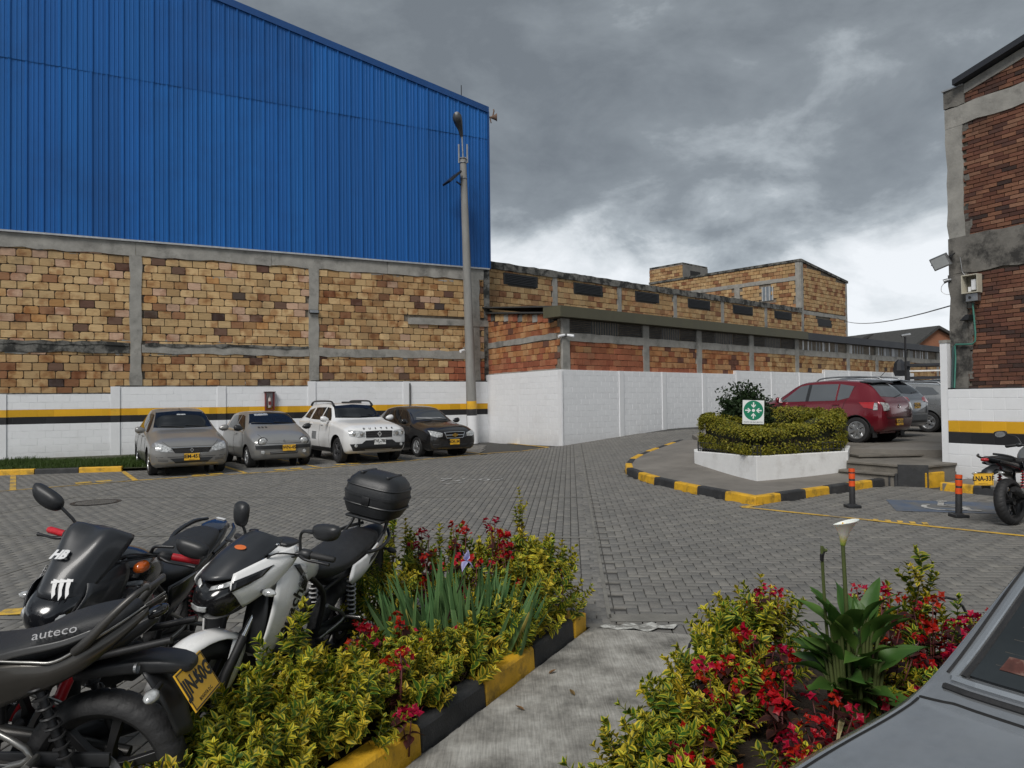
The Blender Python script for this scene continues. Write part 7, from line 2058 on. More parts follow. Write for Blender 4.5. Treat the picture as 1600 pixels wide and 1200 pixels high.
mb = MB(); mb.tube(st_, [.006, .005, .004], 6); mb.build('flower_stem', STEM, iris)
VIO = M_leaf('violet_petal', (.36, .33, .66), (.55, .52, .80), .3, .9)
b = LB_()
for q in range(6):
 b.leaf(Matrix.Translation(st_[-1]) @ rotM(q * PI / 3, R(60) if q % 2 else R(-25)), .075, .026, .5 if q % 2 == 0 else -.2, .2, 4, .5)
obj('bloom', b.mesh('bloom', [VIO, STEM]), iris)
mb = MB(); mb.tube([Vector((-.12, -.12, .1)), Vector((-.02, -.1, .40)), Vector((.06, -.08, .60))], [.006, .005, .003], 5); mb.build('dead_stalk', BRONZE, iris)
# ---------- calla lily
ca0 = Vector((1.70, 3.72, float(ground(1.7, 3.7)) + .04))
calla = thing('calla_lily', 'calla lily with broad dark green leaves and one tall white bloom', 'calla lily', ca0)
def arrow_leaf(L, w, bend, seed):
 b = LB_(); n = 8; V, Fc, E = [], [], []
 r2 = random.Random(seed)
 for i in range(n + 1):
  t = i / n
  ww = w * (math.sin(PI * (t * .86 + .14) ** .8) ** .9 if t < 1 else 0)
  wav = math.sin(t * 9 + seed) * .008
  x = L * t; z = -bend * L * t * t
  V += [(x - (.10 * L if i == 0 else 0), -ww, z + .38 * ww + wav), (x, -ww * .5, z + .12 * ww), (x, 0, z), (x, ww * .5, z + .12 * ww), (x - (.10 * L if i == 0 else 0), ww, z + .38 * ww - wav)]; E += [1, .4, 0, .4, 1]
 for i in range(n):
  a = i * 5
  for q in range(4): Fc.append((a + q, a + q + 1, a + q + 6, a + q + 5))
 b.V = [Vector(v) for v in V]; b.F = Fc; b.E = E; b.I = [0] * len(Fc)
 return b.mesh('leaf', [CALLA])
ARW = [arrow_leaf(L, w, bd, k) for k, (L, w, bd) in enumerate(((.22, .050, .35), (.20, .056, .7), (.17, .046, .2), (.25, .052, .5)))]
CL = []
for k in range(46):
 t = rr.uniform(0, 2 * PI); q = math.sqrt(rr.random()); lay = rr.random()
 CL.append((math.cos(t) * .19 * q, math.sin(t) * .11 * q, .32 + .42 * lay - .08 * q, math.degrees(t) + rr.uniform(-35, 35), 36 + 42 * lay + rr.uniform(-16, 12)))
for i, (x, y, zt, az, el) in enumerate(CL):
 s = rr.uniform(.85, 1.12)
 base = Vector((x * .3, y * .3, 0)); top = Vector((x * .8, y * .8, zt))
 o = obj('leaf', ARW[i % 4], calla, top, (0, 0, 0), (s, s, s)); o.rotation_euler = rotM(R(az), R(el), rr.uniform(-.7, .7)).to_euler()
 mb = MB(); mb.tube(cat_rom([base, base.lerp(top, .5) + Vector((x * .08, y * .08, .02)), top, top + (rotM(R(az), R(el)) @ Vector((.05, 0, 0)))], 3), [.013, .012, .011, .010, .009, .009, .008, .008, .007, .005], 7); mb.build('leaf_stalk', STEM, calla, smooth=60)
for (x, y, L, az) in ((.05, -.14, .30, 285), (.16, -.10, .26, 330), (-.10, -.12, .24, 240)):
 b = LB_(); b.leaf(rotM(R(az), R(60)), L, .016, 1.6, .6, 6, .8); o = obj('withered_leaf', b.mesh('withered_leaf', [M_leaf('withered_leaf_%d' % az, (.30, .27, .12), (.42, .38, .20), .3, .9), STEM]), calla, (x, y, .10 + rr.uniform(0, .2)))
fz = at(1317, 852, 3.72).z - ca0.z; fx = at(1317, 852, 3.72).x - ca0.x
mb = MB(); mb.tube([Vector((.01, 0, 0)), Vector((fx * .6, 0, fz * .5)), Vector((fx, 0, fz))], [.013, .011, .0095], 10); mb.build('flower_stalk', STEM, calla, smooth=60)
V, Fc = [], []; nA, nT = 26, 9
for j in range(nT + 1):
 t = j / nT
 rad = .0115 + .030 * t ** 1.9 + .008 * t
 for i in range(nA + 1):
  a = (i / nA) * (2 * PI + .5) - .25
  lip = (.5 - .5 * math.cos(a + PI * .15))
  rr_ = rad * (1 + .38 * t ** 3 * lip) * (1 + .02 * (i / nA))
  z = .125 * t + .034 * t ** 3 * lip - .022 * t ** 4 * (1 - lip)
  V.append((rr_ * math.cos(a) * 1.0, rr_ * math.sin(a) * .85 , z))
for j in range(nT):
 for i in range(nA):
  a = j * (nA + 1) + i; Fc.append((a, a + 1, a + nA + 2, a + nA + 1))
m, n_, l_, b_ = nt('white_spathe')
tcx = n_.new('ShaderNodeTexCoord'); sp = n_.new('ShaderNodeSeparateXYZ'); l_.new(tcx.outputs['Object'], sp.inputs[0])
rp = n_.new('ShaderNodeValToRGB'); mr = n_.new('ShaderNodeMapRange'); l_.new(sp.outputs[2], mr.inputs[0]); mr.inputs[1].default_value = 0; mr.inputs[2].default_value = .11; l_.new(mr.outputs[0], rp.inputs[0])
rp.color_ramp.elements[0].color = (.20, .30, .03, 1); rp.color_ramp.elements[1].color = (.84, .84, .78, 1); rp.color_ramp.elements[1].position = .62
e = rp.color_ramp.elements.new(.28); e.color = (.58, .56, .16, 1)
l_.new(rp.outputs[0], b_.inputs['Base Color']); setin(b_, 'Roughness', .45); setin(b_, 'Subsurface Weight', .15)
mb = MB(); mb.add(V, Fc); o = mb.build('bloom', m, calla, smooth=True, solid=.0016, sub=1, loc=(fx, 0, fz), rot=(R(-16), R(-6), R(150)), fix=False)
mb = MB(); mb.tube([(0, 0, .02), (.0, .0, .09), (.002, 0, .115)], [.006, .006, .003], 8); mb.build('spadix', M('spadix_yellow', (.70, .42, .04), .7), calla, loc=(fx, 0, fz))
q = at(1287, 868, 3.66) - ca0
mb = MB(); mb.tube(cat_rom([Vector((-.05, 0, 0)), Vector((q.x * .75, 0, q.z * .5)), Vector((q.x, -.04, q.z)), Vector((q.x + .01, -.04, q.z + .02)), Vector((q.x + .025, -.04, q.z + .022))], 3), .008, 7); mb.build('cut_stalk', STEM, calla)
mb = MB(); mb.tube([Vector((q.x - .002, -.04, q.z - .03)), Vector((q.x, -.04, q.z)), Vector((q.x + .012, -.04, q.z + .018)), Vector((q.x + .024, -.04, q.z + .018))], [.0095, .011, .007, .004], 7); mb.build('withered_tip', DKM, calla)
HL = ['at the walkway edge left of the calla lily', 'at the back left corner beside the paving', 'behind the calla lily near the paving', 'at the far right near the saloon pillar']
for i, (x, y, a, r) in enumerate(((1.06, 4.05, .5, .07), (1.12, 4.60, .6, .07), (1.50, 4.90, .2, .08), (2.75, 4.72, .1, .16))):
 pts = [Vector((math.cos(t) * r, 0, (.30 if r > .1 else .22) + math.sin(t) * r * 1.3)) for t in np.linspace(0, PI, 9)]
 mb = MB(); mb.tube([Vector((r, 0, 0))] + pts + [Vector((-r, 0, 0))], .009, 6)
 o = mb.build('edging_hoop', PLA, None, loc=(x, y, float(ground(x, y)) + .03), rot=(0, 0, a), smooth=50)
 tag(o, 'bent black edging hoop, ' + HL[i], 'edging', 'black edging hoops of the flower beds')
mb = MB(); pts = [Vector((math.cos(t) * .06, 0, .18 + math.sin(t) * .08)) for t in np.linspace(0, PI, 9)]
mb.tube([Vector((.06, 0, 0))] + pts + [Vector((-.06, 0, 0))], .008, 6)
tag(mb.build('edging_hoop', PLA, None, loc=(-.92, 4.62, float(ground(-.9, 4.6)) + .03), smooth=50), 'bent black hoop at the left edge of the left bed by the paving', 'edging', 'black edging hoops of the flower beds')
# ---------- clipped hedge in the planter
rr = random.Random(44); nrng = np.random.default_rng(44)
hedge = thing('hedge', 'clipped golden green hedge growing in a ring in the white planter', 'hedge', (0, 0, 0))
pts = [Vector((p_.x, p_.y, 0)) for p_ in PT]; cpl = sum(pts, Vector()) / len(pts)
ins = [p_ + (cpl - p_).normalized() * .24 for p_ in pts]
ring_c = [p_ + (cpl - p_).normalized() * .48 for p_ in pts]
def leaf_cloud(P, Nn, size, seed):
 """small folded leaves at points P; two triangles each"""
 g = np.random.default_rng(seed); k = len(P)
 d = g.normal(size=(k, 3)) * .7 + Nn; d /= np.linalg.norm(d, axis=1)[:, None]
 a = np.cross(d, g.normal(size=(k, 3))); a /= np.linalg.norm(a, axis=1)[:, None] + 1e-9
 b = np.cross(d, a); s = size * g.uniform(.7, 1.3, k)[:, None]
 V = np.stack([P - a * s * .9, P + b * s * .42 + d * s * .12, P + a * s * .9, P - b * s * .42 + d * s * .12], 1).reshape(-1, 3)
 Q = np.arange(k * 4).reshape(-1, 4)
 return V, Q
def cloud_obj(name, P, Nn, size, mat, parent, seed):
 V, Q = leaf_cloud(P, Nn, size, seed)
 me = mesh_np(name, V, Q, mat)
 e = np.tile(np.array([.2, 1, .6, 1], np.float32), len(P))
 if len(me.vertices) == len(e):
  a = me.attributes.new('edge', 'FLOAT', 'POINT'); a.data.foreach_set('value', e)
 return tag(obj(name, me, parent), kind='stuff')
PP, NN = [], []
nseg = len(ring_c)
def htop(p): return 1.36 + .10 * math.sin(p.x * 2.1) + .05 * math.sin(p.x * 5 + p.y * 3) + .05 * (p.y - 14.5)
for i in range(nseg):
 a, b = ring_c[i], ring_c[(i + 1) % nseg]
 L = (b - a).length; d = (b - a).normalized(); nn_ = Vector((-d.y, d.x, 0))
 if nn_.dot(cpl - a) > 0: nn_ = -nn_
 for k in range(int(L * 3600)):
  t = rr.random(); p = a.lerp(b, t); th = rr.uniform(0, 2 * PI)
  c_, s_ = math.cos(th), math.sin(th)
  ux = math.copysign(abs(c_) ** .45, c_); uz = math.copysign(abs(s_) ** .45, s_)
  zc_ = (.70 + htop(p)) / 2; hz = (htop(p) - .70) / 2
  bump_ = 1 + .10 * math.sin(p.x * 7 + p.y * 5 + th * 3) + rr.gauss(0, .05)
  dep_ = 1 - abs(rr.gauss(0, .09))
  q = p + nn_ * (.34 * ux * bump_ * dep_); z = zc_ + hz * uz * (1 + .04 * math.sin(p.x * 9 + p.y * 6) + rr.gauss(0, .03)) * dep_
  PP.append((q.x, q.y, z)); NN.append((nn_.x * ux, nn_.y * ux, uz * 1.0 + .3))
for i in range(nseg):
 p = ring_c[i]; e0 = (ring_c[i] - ring_c[i - 1]).normalized(); e1 = (ring_c[(i + 1) % nseg] - ring_c[i]).normalized()
 n0 = Vector((-e0.y, e0.x, 0)); n1 = Vector((-e1.y, e1.x, 0))
 if n0.dot(cpl - p) > 0: n0 = -n0
 if n1.dot(cpl - p) > 0: n1 = -n1
 for k in range(2200):
  nn_ = n0.lerp(n1, rr.random()).normalized(); th = rr.uniform(-PI / 2, PI / 2); c_, s_ = math.cos(th), math.sin(th)
  ux = abs(c_) ** .45; uz = math.copysign(abs(s_) ** .45, s_); dep_ = 1 - abs(rr.gauss(0, .09))
  zc_ = (.70 + htop(p)) / 2; hz = (htop(p) - .70) / 2
  q = p + nn_ * (.35 * ux * (1 + rr.gauss(0, .05)) * dep_ * (1 if rr.random() < .7 else rr.random())); z = zc_ + hz * uz * (1 + rr.gauss(0, .03)) * dep_
  PP.append((q.x, q.y, z)); NN.append((nn_.x * ux, nn_.y * ux, uz + .3))
cloud_obj('foliage', np.array(PP), np.array(NN), .030, HEDGE, hedge, 3)
core = MB()
for i in range(nseg):
 a, b = ring_c[i], ring_c[(i + 1) % nseg]
 d = (b - a).normalized(); nn_ = Vector((-d.y, d.x, 0))
 sec = lambda p: [p + nn_ * .2 + Vector((0, 0, .62)), p - nn_ * .2 + Vector((0, 0, .62)), p - nn_ * .2 + Vector((0, 0, htop(p) - .12)), p + nn_ * .2 + Vector((0, 0, htop(p) - .12))]
 core.loft([sec(a.lerp(b, t)) for t in np.linspace(.04, .96, 7)])
core.build('dark_core', M('hedge_inside', (.022, .026, .010), .95, var=.4, scale=12), hedge)  # solid core coloured dark, standing in for shaded depth behind the leaves
mb = MB()
for i in range(nseg):
 a, b = ring_c[i], ring_c[(i + 1) % nseg]; L = (b - a).length; d = (b - a).normalized(); nn_ = Vector((-d.y, d.x, 0))
 if nn_.dot(cpl - a) > 0: nn_ = -nn_
 for k in range(int(L / .09)):
  p = a.lerp(b, (k + .5) / int(L / .09)) + nn_ * .2; mb.tube([(p.x, p.y, .60), (p.x + rr.gauss(0, .03), p.y + rr.gauss(0, .03), 1.0)], .012, 5)
mb.build('stem', WOOD, hedge)
fen = thing('planter_fence', 'low black wire edging round the foot of the hedge', 'fence')
for i in (0, 5, 6):
 a, b = PT[i], PT[(i + 1) % len(PT)]; d = (b - a); L = d.length; d = d.normalized(); nn_ = Vector((-d.y, d.x, 0))
 if nn_.dot(cpl - a) < 0: nn_ = -nn_
 k = int(L / .10)
 for q in range(k + 1):
  p = a.lerp(b, q / k) + nn_ * .09
  mb = MB(); mb.tube([p, p + Vector((0, 0, .20))], .007, 5); mb.build('picket', PLA, fen)
 for z in (.06, .19):
  mb = MB(); mb.tube([a + nn_ * .09 + Vector((0, 0, z)), b + nn_ * .09 + Vector((0, 0, z))], .008, 5); mb.build('rail', PLA, fen)
# ---------- dark shrub inside the ring
ds0 = Vector((at(1168, 650, 16.2).x, 16.2, .72))
dsh = thing('dark_shrub', 'dark green bush with upright shoots rising behind the assembly point sign', 'shrub', ds0)
PP, NN = [], []
for k in range(34):
 az = rr.uniform(0, 2 * PI); rad = rr.random() ** .6 * .55; tip = Vector((math.cos(az) * rad * 1.1, math.sin(az) * rad, rr.uniform(.95, 1.62) * (1 - .30 * rad)))
 base = Vector((tip.x * .25, tip.y * .25, 0))
 for q in range(170):
  t = rr.uniform(.2, 1); p = base.lerp(tip, t) + Vector((rr.gauss(0, .09), rr.gauss(0, .09), rr.gauss(0, .03)))
  PP.append(tuple(p)); NN.append((rr.gauss(0, .5), rr.gauss(0, .5), .6))
for k in range(3600):
 v = nrng.normal(size=3); v /= np.linalg.norm(v); rad = rr.random() ** .4
 PP.append((v[0] * .55 * rad, v[1] * .5 * rad, .62 + v[2] * .55 * rad)); NN.append(tuple(v))
cloud_obj('foliage', np.array(PP), np.array(NN), .050, DGRN, dsh, 5)
mb = MB()
for k in range(9): mb.tube([(0, 0, 0), (rr.gauss(0, .12), rr.gauss(0, .12), .5), (rr.gauss(0, .3), rr.gauss(0, .3), 1.05)], [.02, .014, .006], 6)
mb.build('stem', WOOD, dsh)
# ---------- grass along the left wall
gpts = []
g0, g1 = Vector(kl0), Vector(gp(190, 737))
Lg = (g1 - g0).length; dg = (g1 - g0); dg.z = 0; dg.normalize(); ng = Vector((-dg.y, dg.x, 0))
VV, QQ = [], []
for k in range(15000):
 s = rr.uniform(0, Lg + 1.2); w = rr.uniform(.16, 3.2)
 p = g0 + dg * s + ng * w
 if (p - WO).dot(WN) < WF + .02 or (p - WO).dot(WN) > 9: continue
 if s > Lg and w < .3: continue
 patchy = math.sin(p.x * 1.7) + math.sin(p.y * 2.3 + p.x) + math.sin(p.x * 5.1)
 h = rr.uniform(.05, .13) * (1.15 + .2 * patchy); z = float(ground(p.x, p.y)) + .07
 az = rr.uniform(0, PI); c_, s_ = math.cos(az) * .008, math.sin(az) * .008
 lx, ly = rr.gauss(0, .03), rr.gauss(0, .03); o = len(VV)
 VV += [(p.x - c_, p.y - s_, z), (p.x + c_, p.y + s_, z), (p.x + lx + c_ * .2, p.y + ly + s_ * .2, z + h), (p.x + lx - c_ * .2, p.y + ly - s_ * .2, z + h)]
 QQ.append((o, o + 1, o + 2, o + 3))
GRS = M_leaf('grass_blade', (.055, .090, .020), (.10, .13, .03), .3, .9)
tag(obj('grass', mesh_np('grass', np.array(VV), np.array(QQ), GRS)), kind='stuff')
wl0 = WO + WN * WF;
gp_ = [tuple((g0 + ng * .1)[:2]), tuple((g1 + ng * .1)[:2]), tuple((g1 + ng * .1 + dg * .9)[:2])]
q0 = WO + WDIR * ((g1 - WO).dot(WDIR) + 1.4) + WN * (WF + .01); q1 = WO + WDIR * max(0, (g0 - WO).dot(WDIR) - 1) + WN * (WF + .01)
tag(drape([gp_[0], gp_[1], gp_[2], (q0.x, q0.y), (q1.x, q1.y)], .07, M('turf_soil', (.045, .05, .022), .95, var=.4, scale=10), 'grass_verge', None, .6), kind='structure')
# ===== motorcycles
SEATM = M('seat_vinyl', (.020, .021, .023), .55, var=.2, scale=30, bump=.25, bscale=260, world=False)
BLACKP = M('bike_black', (.012, .013, .016), .2, metal=.1, var=.15, scale=4, coat=.7, rvar=.05, world=False)
MATTE = M('bike_matte', (.022, .024, .028), .38, var=.15, scale=6, coat=.2, world=False)
WHITEP = M('bike_white', (.82, .82, .81), .28, var=.05, scale=5, coat=.8, rvar=.05, dirt=(.42, .41, .39), dscale=6, damt=.4, dlo=.55, dhi=.75, world=False)
BRONZEP = M('bike_graphite', (.060, .055, .048), .34, metal=.6, var=.12, scale=6, coat=.5, world=False)
SILVP = M('bike_silver', (.30, .295, .28), .3, metal=.8, var=.1, world=False)
REDP2 = M('bike_red', (.45, .012, .02), .3, var=.1, coat=.6, world=False)
ENGM = M('engine_black', (.028, .028, .029), .5, metal=.4, var=.25, scale=30, world=False)
FORKM = M('fork_tube', (.60, .60, .60), .16, metal=1, var=.05)
SMK = M_glass('smoked_visor', (.010, .011, .014), .12)
TXTG = M('grey_print', (.30, .30, .31), .5, var=.1)
TXTW = M('white_print', (.70, .70, .70), .5, var=.1)
ORGP = M('orange_print', (.60, .14, .03), .5, var=.2)
REDG = M('red_grip', (.50, .012, .022), .45, var=.15, scale=40, world=False)
def grid_shell(rows, n=5, m_=5):
 """smooth sheet through a small grid of points (rows of equal length)"""
 R1 = [cat_rom(r, n) for r in rows]
 cols = [cat_rom([r[i] for r in R1], m_) for i in range(len(R1[0]))]
 V = []; nr = len(cols[0]); nc = len(cols)
 for j in range(nr):
  for i in range(nc): V.append(cols[i][j])
 Fc = [(j * nc + i, j * nc + i + 1, (j + 1) * nc + i + 1, (j + 1) * nc + i) for j in range(nr - 1) for i in range(nc - 1)]
 return V, Fc
class Bike:
 def __init__(b, label, loc, fwd, lean=10, scale=1.1, wb=1.33, steer=0.0, name='motorcycle', r=.30, group='parked motorcycles'):
  fwd = Vector((fwd[0], fwd[1], 0)).normalized()
  b.wb, b.r = wb, r
  b.root = thing(name, label, 'motorcycle', (loc[0], loc[1], float(ground(loc[0], loc[1]))), 0, group)
  b.root.rotation_euler = (R(-lean), 0, math.atan2(fwd.y, fwd.x)); b.root.scale = (scale,) * 3
  h = Vector((wb - .33, 0, .93)); ax = Vector((-math.sin(R(26)), 0, math.cos(R(26))))
  b.S = Matrix.Translation(h) @ Matrix.Rotation(R(steer), 4, ax) @ Matrix.Translation(-h)
 def P(b, x, y, z, st=False):
  v = Vector((x, y, z)); return b.S @ v if st else v
 def tube(b, name, pts, r, mat, st=False, n=10, parent=None, curve=0):
  pts = [b.P(*p, st=st) for p in pts]
  if curve: pts = cat_rom(pts, curve)
  if not isinstance(r, (int, float)) and len(r) != len(pts):
   k = len(r); r = [np.interp(i / (len(pts) - 1) * (k - 1), range(k), r) for i in range(len(pts))]
  mb = MB(); mb.tube(pts, r, n); return mb.build(name, mat, parent or b.root, smooth=50)
 def hull(b, name, secs, mat, st=False, p=2.4, n=18, sub=1, parent=None, smooth=60):
  rings = []
  for s in secs:
   x, z, hw, up, dn = s[:5]; yc = s[5] if len(s) > 5 else 0; sl = s[6] if len(s) > 6 else 0
   rg = ring_super(x, yc, z, hw, up, dn, p, n)
   rg = [Vector((q.x + (q.z - z) * sl, q.y, q.z)) for q in rg]
   rings.append([b.S @ q if st else q for q in rg])
  mb = MB(); mb.loft(rings); return mb.build(name, mat, parent or b.root, smooth=smooth, sub=sub)
 def shell(b, name, rows, mat, th=.006, st=False, mirror=False, n=4, m_=4, parent=None):
  rows = [[Vector((q[0], -q[1] if mirror else q[1], q[2])) for q in r] for r in rows]
  V, Fc = grid_shell(rows, n, m_)
  if st: V = [b.S @ v for v in V]
  mb = MB(); mb.add(V, Fc); return mb.build(name, mat, parent or b.root, smooth=50, solid=th)
 def box(b, name, lo, hi, mat, M_=None, st=False, bev=.004, parent=None):
  Mx = (b.S if st else Matrix.Identity(4)) @ (M_ if M_ is not None else Matrix.Identity(4))
  mb = MB(); mb.box(lo, hi, None, Mx, bev); return mb.build(name, mat, parent or b.root, smooth=40)
 def wheel(b, name, x, w, st=False, detail=False, rimmat=None, spin=0.0):
  r = b.r; rimmat = rimmat or M('black_alloy', (.030, .030, .031), .35, metal=.5, var=.15, world=False)
  Mx = (b.S if st else Matrix.Identity(4)) @ Matrix.Translation((x, 0, r)) @ Matrix.Rotation(spin, 4, 'Y')
  prof = []
  for i in range(19):
   a = PI * (i / 18) * 1.24 - PI * .12
   hw = w / 2
   prof.append((r - .062 + .062 * math.sin(a) ** 1 if math.sin(a) > 0 else r - .062 - .012 * abs(math.sin(a)) * 2, -hw * math.cos(a)))
  prof = [(r - .085, -w * .36)] + prof + [(r - .085, w * .36)]
  nC = 180 if detail else 60
  V, Fc = [], []; k = len(prof)
  for i in range(nC):
   a = 2 * PI * i / nC; c_, s_ = math.cos(a), math.sin(a)
   for (rad, h) in prof:
    q = rad
    if detail and rad > r - .05:
     ph = (i / nC * 30 + abs(h) / w * 1.1 + (.5 if h > 0 else 0)) % 1
     if ph < .17 and abs(h) > w * .06: q -= .006
    V.append(Mx @ Vector((q * c_, h, q * s_)))
  for i in range(nC):
   j = (i + 1) % nC
   for q in range(k):
    q2 = (q + 1) % k; Fc.append((i * k + q, i * k + q2, j * k + q2, j * k + q))
  mb = MB(); mb.add(V, Fc); wh = mb.build(name, TYRE, b.root, smooth=30)
  ri = r - .078
  mb = MB(); mb.lathe([(ri, -w * .34), (ri + .008, -w * .30), (ri - .012, -w * .12), (ri - .030, -w * .05), (ri - .030, w * .05), (ri - .012, w * .12), (ri + .008, w * .30), (ri, w * .34)], 48, axis='Y', M=Mx, close=True)
  rim = mb.build('rim', rimmat, wh, smooth=35)
  mb = MB()
  for i in range(6):
   a = i * PI / 3
   Mr = Mx @ Matrix.Rotation(a, 4, 'Y')
   mb.loft([[Mr @ Vector((x_, y_, z_)) for y_, z_ in ((-wy, -wz), (wy, -wz), (wy, wz), (-wy, wz))] for x_, wy, wz in ((.03, .028, .026), (.09, .018, .013), (ri - .02, .016, .018))])
  mb.lathe([(.001, -.06), (.045, -.06), (.05, -.03), (.05, .03), (.045, .06), (.001, .06)], 20, axis='Y', M=Mx)
  mb.build('spokes', rimmat, wh, smooth=40, bevel=.003)
  mb = MB(); s = .07; rd = .125 if st else .10
  mb.lathe([(rd * .68, s), (rd, s), (rd, s + .005), (rd * .68, s + .005)], 36, axis='Y', M=Mx, close=True); mb.build('brake_disc', STEEL, wh)
  return wh
 def fender(b, name, x, w, a0, a1, mat, st=False, rad=.335, n=14, stay=True):
  rows = []
  for i in range(n + 1):
   a = R(a0 + (a1 - a0) * i / n); t = i / n
   ww = w * (.55 + .45 * math.sin(PI * min(1, .18 + t * .72)))
   row = []
   for k in range(7):
    q = k / 6 * 2 - 1
    rr_ = rad - .030 * abs(q) ** 2.4
    row.append(b.P(x + rr_ * math.cos(a), q * ww, b.r + rr_ * math.sin(a), st=st))
   rows.append(row)
  V = [v for r_ in rows for v in r_]; Fc = [(i * 7 + k, i * 7 + k + 1, (i + 1) * 7 + k + 1, (i + 1) * 7 + k) for i in range(n) for k in range(6)]
  mb = MB(); mb.add(V, Fc); return mb.build(name, mat, b.root, smooth=60, solid=.006)
 def fork(b, low=ENGM, up=FORKM):
  wb = b.wb
  for s in (1, -1):
   b.tube('fork_leg', [(wb - .135, s * .088, .575), (wb - .36, s * .088, 1.0)], .0175, up, True)
   b.tube('fork_slider', [(wb + .005, s * .088, b.r - .02), (wb - .06, s * .088, .44), (wb - .15, s * .088, .60)], [.026, .027, .025], low, True)
  b.box('triple_clamp', (wb - .34, -.12, .84), (wb - .24, .12, .875), ENGM, None, True, .01)
  b.box('caliper', (wb - .10, .04, .24), (wb - .02, .09, .36), ENGM, None, True, .01)
 def bars(b, x, z, grip, rise=.05, half=.36, back=.12):
  b.tube('handlebar', [(x - back, half, z), (x - back * .5, half * .55, z + .01), (x, .12, z - .02 + 0), (x, 0, z - .03), (x, -.12, z - .02), (x - back * .5, -half * .55, z + .01), (x - back, -half, z)], .011, PLA, True, 10, curve=4)
  for s in (1, -1):
   d = Vector((-back * .5, s * half * .45, -.01)).normalized()
   e = Vector((x - back, s * half, z)); a = e - d * .125
   b.tube('grip', [tuple(a), tuple(a + d * .005), tuple(e), tuple(e + d * .012)], [.017, .0185, .0185, .014], grip, True, 14)
   b.tube('switch_box', [tuple(a - d * .065), tuple(a - d * .05), tuple(a - d * .01), tuple(a)], [.02, .030, .030, .022], PLA, True, 12)
   b.tube('lever', [tuple(a - d * .03 + Vector((.04, 0, -.005))), tuple(a + d * .02 + Vector((.062, 0, -.012))), tuple(a + d * .10 + Vector((.055, 0, -.016))), tuple(a + d * .150 + Vector((.062, 0, -.016)))], [.010, .008, .007, .010], DKM, True, 8, curve=4)
  b.tube('master_cylinder', [tuple(Vector((x - back * .6, -half * .5, z + .03))), tuple(Vector((x - back * .6, -half * .5, z + .075)))], .026, PLA, True, 12)
  for s in (1, -1):
   for k in (0, 1): b.tube('control_cable', [(x - back * .55, s * half * (.5 + .06 * k), z), (x + .12, s * (.16 - .05 * k), z + .02 - .05 * k), (x + .14, s * .06, z - .14), (x + .02, s * .05, z - .30)], .0045, RUB, True, 6, curve=5)
 def mirror(b, s, stem, head, w=.075, h=.05, mat=None, tilt=0.0):
  """stem: points in bike space; head centre"""
  mat = mat or PLA
  b.tube('mirror_stem', stem, [.010, .008, .008, .014][:len(stem)] if len(stem) <= 4 else .009, mat, True, 8, curve=4)
  hc = Vector(head); mb = MB(); rings = []
  for t, q in ((.030, .25), (.028, .55), (.018, .88), (.0, 1.0), (-.016, 1.0), (-.020, .9)):
   ring = []
   for k in range(18):
    a = 2 * PI * k / 18; c_, s_ = math.cos(a), math.sin(a)
    yy = w * math.copysign(abs(c_) ** .72, c_) * q; zz_ = h * math.copysign(abs(s_) ** .72, s_) * q
    yy *= (1 + .22 * s_)
    v = Vector((t, yy * 1.0, zz_ + tilt * yy * s))
    ring.append(b.S @ (hc + v))
   rings.append(ring)
  mb.loft(rings); m_ = mb.build('mirror', mat, b.root, smooth=70)
  mb = MB(); mb.add([b.S @ (hc + Vector((-.0205, w * .84 * math.cos(a), h * .84 * math.sin(a) + tilt * w * .84 * math.cos(a) * s))) for a in np.linspace(0, 2 * PI, 17)[:-1]], [tuple(range(16))]); mb.build('mirror_glass', CHR, m_)
 def indicator(b, base, tip, st=False, mat=None, dx=.0):
  b.tube('indicator_stalk', [base, tuple(Vector(base).lerp(Vector(tip), .5))], .010, PLA, st, 8)
  c = Vector(base).lerp(Vector(tip), .72); d = (Vector(tip) - Vector(base)).normalized()
  mb = MB(); rings = []
  for t, q in ((-.032, .3), (-.02, .8), (.0, 1), (.024, .75), (.042, .2)):
   rings.append([b.P(*(c + d * t + Vector((.028 * q * math.cos(a), 0, .022 * q * math.sin(a)))), st=st) for a in np.linspace(0, 2 * PI, 13)[:-1]])
  mb.loft(rings); mb.build('indicator', mat or LENS, b.root, smooth=70)
 def drivetrain(b, exh=True, engine=ENGM):
  wb = b.wb
  b.hull('crankcase', [(.50, .36, .06, .08, .08), (.58, .37, .12, .12, .12), (.74, .37, .135, .12, .13), (.88, .37, .11, .10, .11), (.95, .38, .05, .06, .06)], engine, p=3.0)
  mb = MB()
  for k in range(9):
   z = .50 + k * .026; x0 = .76 + k * .012
   mb.box((x0 - .09, -.105, z), (x0 + .09, .105, z + .011), None, None, .003)
  mb.box((.73, -.075, .47), (.93, .075, .76)); mb.build('cylinder_fins', engine, b.root)
  for s in (1, -1):
   mb = MB(); mb.lathe([(.001, s * .165), (.075, s * .162), (.10, s * .14), (.105, s * .10)], 24, axis='Y', M=Matrix.Translation((.68, 0, .37))); mb.build('engine_cover', engine, b.root, smooth=50)
  for s in (1, -1):
   b.tube('frame_tube', [(wb - .34, s * .04, .90), (.78, s * .10, .86), (.48, s * .12, .66), (.46, s * .12, .42)], .018, ENGM, False, 8, curve=4)
   b.tube('down_tube', [(wb - .33, s * .03, .84), (wb - .36, s * .06, .50), (.80, s * .09, .27)], .016, ENGM, False, 8, curve=4)
   b.tube('subframe', [(.50, s * .11, .66), (.10, s * .12, .74), (-.30, s * .11, .82)], .013, ENGM)
   b.tube('swingarm', [(.48, s * .11, .40), (.2, s * .115, .35), (-.03, s * .115, b.r)], [.030, .027, .024], b.swing if hasattr(b, 'swing') else ENGM)
